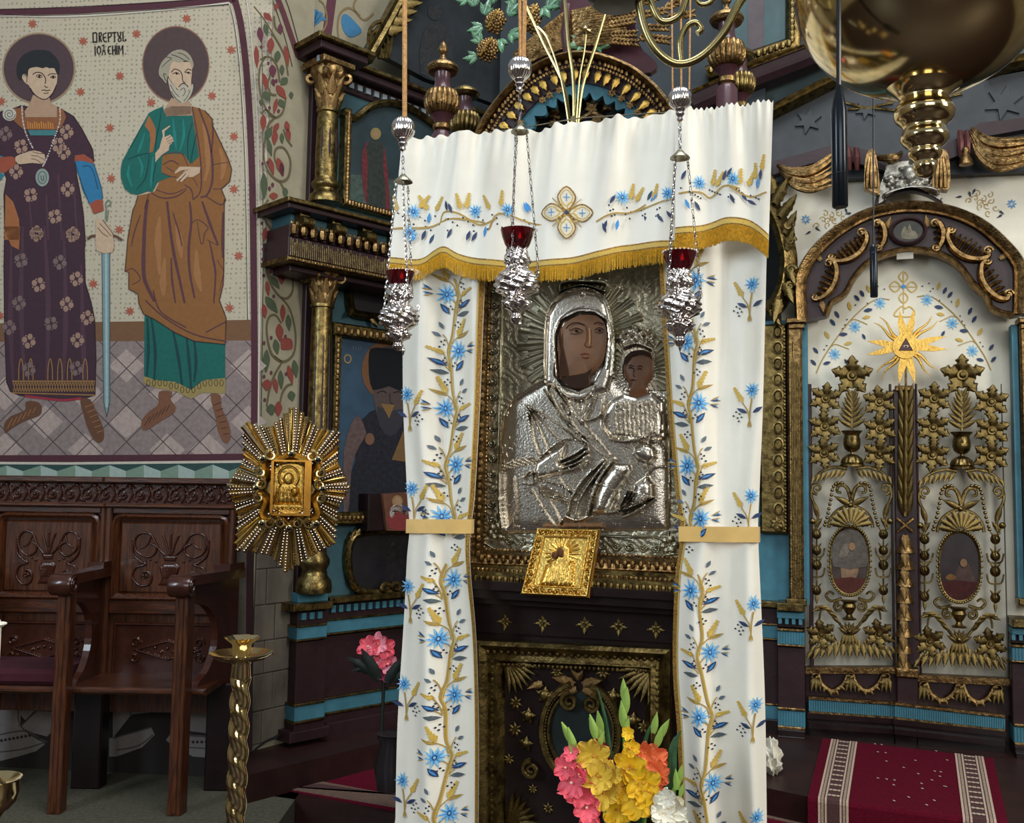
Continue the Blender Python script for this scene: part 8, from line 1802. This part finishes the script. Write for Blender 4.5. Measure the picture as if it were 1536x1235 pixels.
# ------------------------------------------------------------------ hanging lamps
CORD = mat('orange_cord', '#c0905a', .8, 0, .25, 120, .4, 200); REDG = mat('red_glass', '#5a0812', .08, 0, 0, spec=.6, trans=.55, coat=.5)
GLOW = mat('flame_glow', '#ff6a2a', .4, 0, 0, emit=('#ff3a1a', 9.)); WHITEB = mat('white_bead', '#efe6e0', .3, 0, 0)
LY = -.33
def lq(u, v, y=LY): return aq(u, v, y)
def chain(t, a, b, parent=None, n=None, r=.0035, name='chain'):
    a, b = Vector(a), Vector(b); L = (b - a).length; n = n or int(L / .0155); m = MB(); dx = (b - a).normalized(); sd = dx.orthogonal().normalized(); s2 = dx.cross(sd)
    for i in range(n):
        c = a + (b - a) * ((i + .5) / n); w = sd if i % 2 else s2; h = L / n * .62
        m.tube([c + dx * h * math.cos(q) + w * r * math.sin(q) for q in np.linspace(0, 2 * PI, 9)[:-1]], .0011, 4, True)
        if i % 3 == 1: m.ball(tuple(c), .0036, 6, 4)
    return t.part(name, m, SILVS, True, parent=parent, kind='stuff')
def lamp(label, u, cords, vball, rb, vcap, rc, vcup, rcup, vbody, prof, hooks, cordr):
    px_ = lq(u + 1, vcup)[0] - lq(u, vcup)[0]; c = lambda v: lq(u, v)
    t = T('hanging_lamp', label, 'oil lamp', SP, lq(u, vbody[1]))
    for cu, r in cords:
        a, b = lq(cu[0], -60), lq(cu[1], vball - rb * .8); t.part('suspension_cord', MB().tube([(a[0], a[1], 5.6), a, b], r * px_, 8), CORD, True)
    cb = c(vball); rr = rb * px_
    t.part('fluted_ball', MB().lathe([(max(.0005, rr * math.sin(PI * i / 14)), -rr * 1.08 * math.cos(PI * i / 14)) for i in range(15)], cb, 120, lambda q, z, f: 1 + (.07 * abs(math.cos(10 * q)) if abs(f - .5) > .06 else 0)), SILVS, True)
    z0 = cb[2] - rr
    t.part('turned_neck', MB().lathe([(rr * .3, z0 + .006), (rr * .5, z0 - .002), (rr * .35, z0 - .008), (rr * .42, z0 - .014), (rr * .22, z0 - .022), (rr * .3, z0 - .03), (.0008, z0 - .036)], (cb[0], cb[1], 0), 16), SILVS, True)
    cc = c(vcap); chain(t, (cb[0], cb[1], z0 - .034), (cc[0], cc[1], cc[2] + .012), None, None, .005, 'upper_chain')
    t.part('bell_cap', MB().lathe([(.001, .014), (rc * px_ * .25, .012), (rc * px_ * .5, .004), (rc * px_, -.008), (rc * px_ * 1.02, -.011), (rc * px_ * .5, -.004), (.001, .0)], cc, 20), SILVD, True)
    for hu, hv, hy in hooks: 
        e = lq(hu, hv, LY + hy); chain(t, (cc[0] + (hu - u) * px_ * .35, cc[1] + hy * .3, cc[2] - .008), e)
        t.part('hook', MB().tube([e, (e[0] * .7 + c(hv)[0] * .3 + .0, e[1], e[2] - .01), (c(hv)[0] * .5 + e[0] * .5, (e[1] + LY) / 2, e[2] - .02)], .003, 6), SILVS, True)
    zc = c(vcup)[2]; h = (vbody[0] - vcup) * px_; R_ = rcup * px_
    cup = t.part('red_glass_cup', MB().lathe([(R_ * .55, zc - h), (R_ * .72, zc - h * .75), (R_ * .9, zc - h * .35), (R_, zc), (R_ * .94, zc), (R_ * .83, zc - h * .35), (R_ * .65, zc - h * .72), (R_ * .45, zc - h * .9), (.001, zc - h * .9)], (cb[0], LY, 0), 28), REDG, True)
    m = MB(); 
    for k in range(26): a = 2 * PI * k / 26; m.ball((c(vcup)[0] + R_ * math.cos(a), LY + R_ * math.sin(a), zc + .0005), .0024, 6, 4)
    t.part('rim_beads', m, WHITEB, True, parent=cup, kind='stuff')
    t.part('flame', MB().lathe([(.0006, 0), (.004, .004), (.0045, .009), (.0025, .016), (.0005, .022)], (cb[0] + R_ * .15, LY, zc - h * .5), 10), GLOW, True)
    t.part('wick_float', MB().lathe([(.001, 0), (R_ * .5, 0), (R_ * .5, .003), (.001, .004)], (cb[0], LY, zc - h * .58), 14), mat('wax_disc', '#c9a070', .6) if 'wax_disc' not in MATS else MATS['wax_disc'], True)
    r_ = random.Random(u); ph = [r_.random() * 6 for _ in range(3)]; cx = cb[0]
    pts = smooth([(r, v) for v, r in prof], False, 10); pr = [(max(.0006, r * px_), c(v)[2]) for r, v in pts]
    def fn(q, z, f): return 1 + .11 * math.sin(7 * q + z * 120 + ph[0]) * math.sin(z * 190 + ph[1]) + .06 * math.sin(12 * q - z * 150 + ph[2]) if f < .8 else 1
    t.part('embossed_body', MB().lathe(pr, (cx, LY, 0), 56, fn), SILVS, True)
    for k in range(3):
        a = 2 * PI * k / 3 + .5; vv = prof[4][0]; rr2 = prof[4][1] * px_; zz = c(vv - 4)[2]
        t.part('handle_scroll', MB().tube([(cx + math.cos(a) * (rr2 + x), LY + math.sin(a) * (rr2 + x), zz + z) for x, z in ((-.004, -.004), (.006, .0), (.010, .010), (.004, .016), (.0, .010))], .0028, 6), SILVS, True)
    e = c(prof[-1][0]); t.part('drop_finial', MB().lathe([(.0008, .012), (.004, .008), (.0055, 0), (.003, -.008), (.001, -.014)], e, 10), SILVS, True)
lamp('silver hanging lamp with lit red cup on a thick single cord by the wing', 605, (((607, 607), 3.6),), 193, 16, 268, 13, 408, 21, (430, 530), ((428, 14.5), (437, 17), (446, 19), (455, 14), (468, 24), (478, 26), (488, 23), (496, 13), (502, 17), (508, 14), (514, 6.5), (520, 8), (526, 3)), ((576, 468, -.01), (612, 440, -.05), (618, 440, .04)), 3.6)
lamp('silver hanging lamp with red cup before the embroidered cross', 780, (((779, 781), 2.6), ((787, 785), 2.4), ((790, 787), 1.6)), 103, 17, 193, 13, 345, 25, (374, 492), ((372, 14), (382, 16), (392, 19), (402, 15), (416, 27), (428, 30), (438, 27), (446, 15), (454, 20), (462, 16), (470, 7), (478, 9), (486, 4)), ((768, 392, -.05), (764, 400, .03), (808, 410, .0)), 2.6)
lamp('silver hanging lamp with glowing red cup on three thin chains near the corner fold', 1020, (((1007, 1009), 1.3), ((1021, 1022), 1.5), ((1036, 1034), 1.3)), 148, 17, 232, 15, 379, 26, (407, 524), ((405, 15), (415, 17), (426, 20), (436, 15), (450, 28), (462, 31), (472, 27), (480, 16), (488, 22), (496, 17), (505, 8), (512, 9), (520, 4)), ((1003, 436, -.05), (1000, 440, .03), (1052, 446, .0)), 1.5)
# ------------------------------------------------------------------ chandelier, microphones
CY = 2.05
def wq(u, v, y=CY): a = WORLD.p(u, v, -y); return (a[0], y, a[1])
cpx = wq(1386, 0)[0] - wq(1385, 0)[0]
ch = T('chandelier', 'large polished brass chandelier with a round bowl, turned pendant and curling arms', 'chandelier', WORLD, wq(1385, 268))
cx = wq(1385, 100)[0]; zc = lambda v: wq(1385, v)[2]
ch.part('bowl', MB().lathe([(.0008, zc(139))] + [(185 * math.sin(a) * cpx, zc(-22 + 160 * math.cos(a))) for a in np.linspace(.25, 2.2, 26)] + [(.05, zc(-200)), (.001, zc(-205))], (cx, CY, 0), 56), BRASS, True)
pend = smooth(P([(70, 112), (80, 100), (82, 92), (74, 108), (72, 116), (60, 122), (58, 128), (48, 134), (38, 142), (34, 150), (40, 160), (43, 170), (40, 180), (32, 188), (30, 194), (33, 202), (34, 209), (30, 216), (22, 224), (24, 230), (21, 237), (15, 243), (17, 250), (14, 258), (9, 264), (.6, 267)]), False, 3)
ch.part('turned_pendant', MB().lathe([(r * cpx, zc(v)) for r, v in pend], (cx, CY, 0), 48), BRASS, True)
for q, r in (('1190 -40 1150 -30 1112 0 1085 50 1050 86 1015 96 985 76 966 40 957 -10 960 -50', 6.5), ('1022 92 1020 62 1030 40 1044 34 1052 44 1046 50', 5), ('968 -20 985 24 1000 33 1020 22 1030 -6', 5.5), ('1040 -10 1050 6 1065 4 1076 -12', 4)):
    pts = smooth(P(q), False, 6); ch.part('curled_arm', MB().tube([wq(u, v, CY + .05) for u, v in pts], r * cpx, 10), BRASSD, True)
ch.part('arm_dish', MB().lathe([(.001, 0), (.05, .002), (.06, .012), (.062, .016), (.05, .012), (.001, .01)], wq(924, 8, CY + .05), 28), mat('dark_bronze', '#3c3d38', .3, 1, .1, 10), True)
ch.part('suspension_stem', MB().tube([(cx, CY, zc(-190)), (cx, CY, zc(-190) + 2.4)], .012, 8), BRASSD, True)
BLK = mat('black_plastic', '#15181d', .35, 0, .05, 10); BLKM = mat('black_metal', '#20252c', .22, .6, .05, 10)
MY = 2.3
def mic(label, u, va, vb, vc, r0, r1, m, taper, yy):
    p = lambda v: wq(u, v, yy); k = wq(u + 1, 100, yy)[0] - wq(u, 100, yy)[0]
    t = T('hanging_microphone', label, 'microphone', WORLD, p(vc))
    t.part('cable_rod', MB().tube([(p(0)[0], yy, 5.6), p(-120), p(va)], r0 * k, 8), BLK, True)
    prof = [(r0 * k, p(va)[2]), (r1 * k * .7, p(va + taper * .5)[2]), (r1 * k, p(va + taper)[2]), (r1 * k, p(vc)[2] + .002), (r1 * k * .9, p(vc)[2]), (.0005, p(vc)[2])]
    t.part('capsule_tube', MB().lathe(prof, (p(va)[0], yy, 0), 20), m, True)
    t.part('joint_ring', MB().lathe([(r1 * k * 1.0, p(vb)[2] + .001), (r1 * k * 1.06, p(vb)[2]), (r1 * k * 1.0, p(vb)[2] - .001)], (p(va)[0], yy, 0), 20), BLK, True)
mic('thick black tubular microphone hanging in front of the chandelier bowl', 1258, 128, 262, 311, 3.6, 11.5, BLKM, 40, 1.9)
mic('slim black microphone on a thin cable before the door arch', 1310, 366, 380, 446, 1.1, 5.4, BLKM, 6, 2.6)
# ------------------------------------------------------------------ flowers
def petal_mb(L, W, ruf, cup, ph):
    m = MB(); vs = []; nt, ns = 7, 6
    for i in range(nt + 1):
        t = i / nt; w = W * math.sin(PI * min(1., .1 + .86 * t)) ** .7 * (.55 + .45 * t)
        for j in range(ns + 1):
            s_ = -1 + 2 * j / ns; vs.append((s_ * w * .5, L * .55 * t * (1 - .25 * t) * cup + ruf * L * t * t * math.sin(s_ * 5 + ph) + .12 * L * s_ * s_ * t, L * t))
    return m.add(vs, [(i * (ns + 1) + j, i * (ns + 1) + j + 1, (i + 1) * (ns + 1) + j + 1, (i + 1) * (ns + 1) + j) for i in range(nt) for j in range(ns)])
PM_ = {}
def petmat(hx, hx2):
    k = 'petal_' + hx.lstrip('#')
    return MATS.get(k) or mat(k, hx, .5, 0, 0, 30, hx2=hx2, spec=.3, sheen=.2)
STEMG = mat('stem_green', '#5f8a3a', .5, 0, .2, 30); BUDG = mat('bud_green', '#8fae52', .5, 0, .2, 30)
def floret(t, c, r, face, m, throat, par=None, nm='floret'):
    r *= 1.22
    F_ = Vector(face).normalized(); q = F_.to_track_quat('Y', 'Z').to_matrix().to_4x4(); c = Vector(c)
    o = t.part(nm, MB().ball(tuple(c), r * .1, 8, 5), throat, True)
    for k in range(6):
        a = 2 * PI * k / 6 + random.uniform(-.15, .15); key = 'petal%d' % (k % 3)
        me = shared(key, lambda: petal_mb(1, 1.02, .16, .55 if k % 2 else .75, k * 1.3), m)
        M = Matrix.Translation(c - F_ * r * .25) @ q @ Matrix.Rotation(a, 4, 'Y') @ Matrix.Rotation(0, 4, 'X')
        ob = bpy.data.objects.new('petal', me); COL.objects.link(ob); ob.parent = o; loc, rot, _ = M.decompose()
        ob.location = loc - Vector(t.org); ob.rotation_euler = rot.to_euler(); s_ = r * random.uniform(.92, 1.08); ob.scale = (s_, s_, s_)
def gladiolus(label, stem, fl, buds, m, throat, y, r):
    t = T('gladiolus', label, 'flower', SP, (aq(*P(stem)[0], y)[0], y, 0.0)); s_ = smooth(P(stem), False, 5)
    x0 = aq(*s_[0], y); pts = [(x0[0], y, .02)] + [aq(u, v, y) for u, v in s_]
    t.part('stem', MB().tube(pts, [.006] * (len(pts) - 6) + [.005, .0045, .004, .003, .0025, .0015], 7), STEMG, True)
    for i, (u, v, k) in enumerate(fl): floret(t, aq(u, v, y - .015 - .01 * (i % 2)), r * k, (random.uniform(-.45, .45), -1, random.uniform(-.05, .5)), m, throat)
    for (u, v, an, L) in buds:
        c = aq(u, v, y - .004); put_leaf(t, 'bud', BUDG, *c, an, L * SP.m(900, 1100), 'slim_leaf', 1.3)
YEL = petmat('#f6d224', '#e6ac10'); PNK = petmat('#e0304e', '#f07a86'); ORG = petmat('#f08a50', '#e05a34'); WHT = petmat('#f4efe2', '#dcd8bc'); REDP = petmat('#c8242c', '#8a1018'); PAL = petmat('#f4b8c4', '#e8607c')
THY = petmat('#e8a818', '#b05a10'); THW = petmat('#f6e8c8', '#d8b880')
FY = -.30
gladiolus('yellow gladiolus spike with large ruffled blossoms rising from its cluster', '945 1290 942 1220 938 1150 937 1080 936 1030', ((945, 1150, 1.15), (965, 1175, 1.2), (935, 1180, 1.1), (955, 1205, 1.15), (925, 1215, 1.0), (972, 1200, .95), (948, 1122, .6), (942, 1100, .45)), ((936, 1090, 96, 34), (937, 1070, 84, 34), (936, 1050, 92, 28), (936, 1105, 75, 26)), YEL, THY, FY, .033)
gladiolus('yellow gladiolus with paler open blossoms beside the pink one', '915 1290 905 1200 897 1140 891 1100', ((890, 1135, 1.15), (897, 1165, 1.1), (905, 1190, 1.0), (915, 1160, .8)), ((894, 1108, 105, 32), (898, 1120, 70, 22)), petmat('#ecd04a', '#d0a020'), THY, FY - .02, .034)
gladiolus('pink gladiolus with white-throated blossoms', '890 1290 875 1210 863 1150 857 1110', ((848, 1152, .9), (857, 1175, 1.1), (872, 1190, 1.1), (880, 1212, 1.0), (868, 1162, .8), (884, 1225, .8), (856, 1130, .6)), ((858, 1115, 118, 30), (862, 1130, 105, 34), (866, 1145, 115, 26)), PNK, THW, FY - .03, .031)
gladiolus('orange gladiolus with drooping blossoms by the curtain', '960 1290 970 1200 980 1130 992 1090', ((978, 1140, 1.1), (986, 1160, 1.0), (968, 1130, .8), (982, 1178, .8)), ((988, 1108, 62, 30), (984, 1120, 70, 30), (980, 1100, 80, 28)), ORG, THY, FY + .03, .031)
gladiolus('white gladiolus low at the curtain edge', '985 1300 1000 1230 1010 1190 1017 1165', ((1003, 1212, 1.2), (994, 1220, .9), (1012, 1222, 1.0), (1000, 1198, .7)), ((1016, 1185, 95, 26), (1018, 1175, 80, 24), (1020, 1195, 75, 18)), WHT, THW, FY - .04, .031)
gladiolus('red gladiolus buds hidden between the yellow blossoms', '912 1290 908 1190 905 1130 903 1100', ((912, 1145, .55), (906, 1125, .5), (900, 1112, .4), (930, 1150, .5)), ((902, 1100, 100, 30), (905, 1115, 110, 26), (899, 1106, 120, 28)), REDP, REDP, FY + .03, .03)
lf_t = T('flower_foliage', 'long sword-shaped green leaves among the gladioli', 'leaves', SP, (aq(940, 1250, FY)[0], FY, 0))
LEAFG = mat('leaf_green', '#2c5230', .5, 0, .3, 20)
for q, w_ in (('930 1280 918 1160 908 1080 896 1032', 5), ('1000 1300 1008 1190 1012 1120 1022 1096', 7), ('985 1290 1002 1180 1005 1130 1012 1105', 6), ('958 1280 962 1150 970 1105 980 1082', 5), ('905 1290 885 1225 868 1205', 6)):
    pts = smooth(P(q), False, 6); n = len(pts); lf_t.part('sword_leaf', MB().tube([aq(*pts[0][:1], 1500, FY + .04)] + [aq(u, v, FY + .04) for u, v in pts], [w_ * SP.m(900, 1100)] + [w_ * SP.m(900, 1100) * (1 - .93 * (i / (n - 1)) ** 1.5) for i in range(n)], 6, False, .25), LEAFG, True)
vx = aq(940, 1300, FY)
t = T('flower_vase', 'dark floor vase holding the gladioli below the icon', 'vase', SP, (vx[0], FY, 0))
t.part('vase_body', MB().lathe([(.001, 0), (.09, 0), (.11, .05), (.12, .16), (.09, .28), (.07, .33), (.085, .37), (.08, .37), (.065, .33), (.001, .3)], (vx[0], FY, 0), 28), mat('dark_glaze', '#2a2426', .2, 0, .1, 10), True)
t.part('foot_ring', MB().lathe([(.085, 0), (.1, .004), (.095, .014), (.08, .016)], (vx[0], FY, 0), 28), BRASSD, True)
# pink flowers before the wing
YP = 4.55
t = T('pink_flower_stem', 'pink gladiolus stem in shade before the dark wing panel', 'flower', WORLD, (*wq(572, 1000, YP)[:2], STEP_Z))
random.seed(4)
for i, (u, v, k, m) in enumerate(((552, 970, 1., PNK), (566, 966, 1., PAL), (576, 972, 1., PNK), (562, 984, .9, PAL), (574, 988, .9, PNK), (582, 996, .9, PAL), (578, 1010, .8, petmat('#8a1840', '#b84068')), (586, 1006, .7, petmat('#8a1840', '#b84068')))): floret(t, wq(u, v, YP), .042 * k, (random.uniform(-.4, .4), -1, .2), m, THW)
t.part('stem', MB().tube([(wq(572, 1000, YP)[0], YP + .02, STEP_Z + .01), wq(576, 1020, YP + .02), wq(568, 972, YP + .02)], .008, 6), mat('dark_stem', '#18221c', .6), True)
for (u, v, a, L) in ((562, 1010, 150, .14), (568, 1020, 120, .16), (580, 1025, 60, .14), (560, 1000, 190, .1), (590, 1020, 30, .12)): put_leaf(t, 'leaf', mat('shade_leaf', '#1a2420', .6) if 'shade_leaf' not in MATS else MATS['shade_leaf'], *wq(u, v, YP - .01), a, L, 'leaf', .8)  # stem and leaf greens are darkened to carry the shade here
c = wq(590, 1100, YP); t = T('dark_vase', 'dark vase under the pink flower stem', 'vase', WORLD, (c[0], YP, STEP_Z))
t.part('vase_body', MB().lathe([(.001, STEP_Z), (.07, STEP_Z), (.085, STEP_Z + .1), (.06, STEP_Z + .2), (.075, STEP_Z + .24), (.06, STEP_Z + .22), (.001, STEP_Z + .1)], (c[0], YP, 0), 20), MATS['dark_glaze'], True)
t.part('rim', MB().lathe([(.07, STEP_Z + .238), (.078, STEP_Z + .244), (.07, STEP_Z + .25)], (c[0], YP, 0), 20), MATS['dark_glaze'], True)
# ------------------------------------------------------------------ carpets
CARP = mat('crimson_carpet', '#5c0d22', .95, 0, .22, 90, .5, 400, spec=.1); CARPB = mat('carpet_border_beige', '#a08a7a', .95, 0, .25, 120, .3, 400); CARPD = mat('carpet_border_dark', '#4a3030', .95, 0, .25, 120); CARPC = mat('carpet_border_cream', '#b9a592', .95, 0, .2, 150)
rn = T('carpet_runner', 'crimson runner carpet with patterned cream borders over the altar steps', 'carpet', WORLD, (*gp(1360, 1170, STEP_Z), STEP_Z))
# path down the steps in the middle of the runner, then widths across
Etop = [gp(1234, 1110, STEP_Z), gp(1490, 1140, STEP_Z)]; Efr = [gp(1212, 1197, STEP_Z), gp(1512, 1236, STEP_Z)]
dv = Vector((Efr[0][0] - Etop[0][0], Efr[0][1] - Etop[0][1])).normalized()
def lerp(a, b, f): return tuple(a[i] + (b[i] - a[i]) * f for i in range(len(a)))
rows_ = []
for f in np.linspace(0, 1, 14): rows_.append([(*lerp(Etop[0], Efr[0], f), STEP_Z + .008), (*lerp(Etop[1], Efr[1], f), STEP_Z + .008)])
off_ = lambda p, k: (p[0] + dv.x * k, p[1] + dv.y * k)
for k, z in ((.014, STEP_Z + .004), (.02, STEP_Z - .01), (.022, .16), (.026, .132), (.05, .128), (.5, .128)): rows_.append([(*off_(Efr[0], k), z), (*off_(Efr[1], k), z)])
def strip(name, f0, f1, m, lift, nx=2):
    vs = []
    for r in rows_:
        for i in range(nx): f = f0 + (f1 - f0) * i / (nx - 1); p = lerp(r[0], r[1], f); vs.append((p[0] + dv.x * lift, p[1] + dv.y * lift, p[2] + lift))
    return rn.part(name, MB().add(vs, [(j * nx + i, j * nx + i + 1, (j + 1) * nx + i + 1, (j + 1) * nx + i) for j in range(len(rows_) - 1) for i in range(nx - 1)]), m)
strip('carpet_field', 0, 1, CARP, 0)
for a in (.055, .785):
    strip('border_ground', a, a + .16, CARPD, .002)
    for f0, f1, m in ((0, .012, CARPC), (.016, .03, CARPB), (.036, .046, CARPC), (.114, .124, CARPC), (.13, .144, CARPB), (.148, .16, CARPC)): strip('border_stripe', a + f0, a + f1, m, .0035)
    m_ = MB(); acc = 0.
    for r0, r1 in zip(rows_[:-1], rows_[1:]):
        L = (Vector(r1[0]) - Vector(r0[0])).length; n = max(1, int(L / .045)) if L > .03 else 0
        for j in range(n):
            f = (j + .5) / n; A_, B_ = lerp(r0[0], r1[0], f), lerp(r0[1], r1[1], f); c = lerp(A_, B_, a + .08); ac_ = (Vector(B_) - Vector(A_)).normalized(); al = (Vector(r1[0]) - Vector(r0[0])).normalized(); nn = al.cross(ac_).normalized() * -1
            if nn.z < 0 and abs(nn.z) > .3: nn = -nn
            for dx, s_ in ((-.018, 1.), (0, 1.4), (.018, 1.)):
                cc = Vector(c) + ac_ * dx + nn * .0045; q = [cc + (ac_ * math.cos(w_) * .008 * s_ + al * math.sin(w_) * .014) for w_ in np.linspace(0, 2 * PI, 9)[:-1]]; m_.add(q, [list(range(8))])
    rn.part('border_palmettes', m_, CARPC, kind='stuff')
m_ = MB(); random.seed(2)
for k in range(26):
    j = random.randrange(0, 13); f = random.uniform(.28, .74); A_, B_ = rows_[j]; c = lerp(A_, B_, f); m_.add([(c[0] - .006, c[1], c[2] + .003), (c[0], c[1] - .012, c[2] + .003), (c[0] + .006, c[1], c[2] + .003), (c[0], c[1] + .012, c[2] + .003)], [(0, 1, 2, 3)])
rn.part('field_flecks', m_, CARPC, kind='stuff')
lc = T('floor_carpet', 'dark crimson carpet with a beige border lying on the lower step before the shrine', 'carpet', WORLD, (*gp(520, 1190, .12), .12))
def gpoly(t, name, s_, z, m, th=.006):
    q = [gp(u, v, z) for u, v in P(s_)]; n = len(q); return t.part(name, MB().add([(x, y, z) for x, y in q] + [(x, y, z - th) for x, y in q], [list(range(n)), list(range(2 * n - 1, n - 1, -1))] + [(i, (i + 1) % n, (i + 1) % n + n, i + n) for i in range(n)]), m)
gpoly(lc, 'carpet_field', '415 1182 600 1125 1090 1180 1215 1203 1215 1260 600 1217', .126, CARP)
gpoly(lc, 'border_band', '425 1182 480 1172 600 1194 1090 1262 1180 1280 1180 1300 600 1212', .130, mat('faded_carpet_border', '#6b5448', .95, 0, .45, 120))
gpoly(lc, 'border_edge', '419 1180 425 1179 600 1190 600 1193 480 1176', .131, CARPD, .002)
rc = gpoly(lc, 'border_band', '1140 1206 1214 1222 1214 1240 1140 1224', .130, MATS['faded_carpet_border'])
# small white cloth on the step beside the curtain
m_ = MB(); random.seed(5)
t = T('white_cloth', 'crumpled white cloth lying on the dark step beside the shrine curtain', 'cloth', WORLD, (*gp(1158, 1168, STEP_Z), STEP_Z))
bx0 = gp(1156, 1160, STEP_Z)
m_ = MB().ball((0, 0, 0), 1., 22, 14)
m_.v = [(bx0[0] + x * .05 * (1 + .3 * math.sin(9 * z + 4 * y)), bx0[1] + y * .07 * (1 + .3 * math.sin(8 * x + 5 * z)), max(STEP_Z + .001, STEP_Z + .07 + z * .085 * (1 + .25 * math.sin(11 * x + 7 * y)))) for x, y, z in m_.v]
t.part('crumpled_fold', m_, CLOTH2, True)
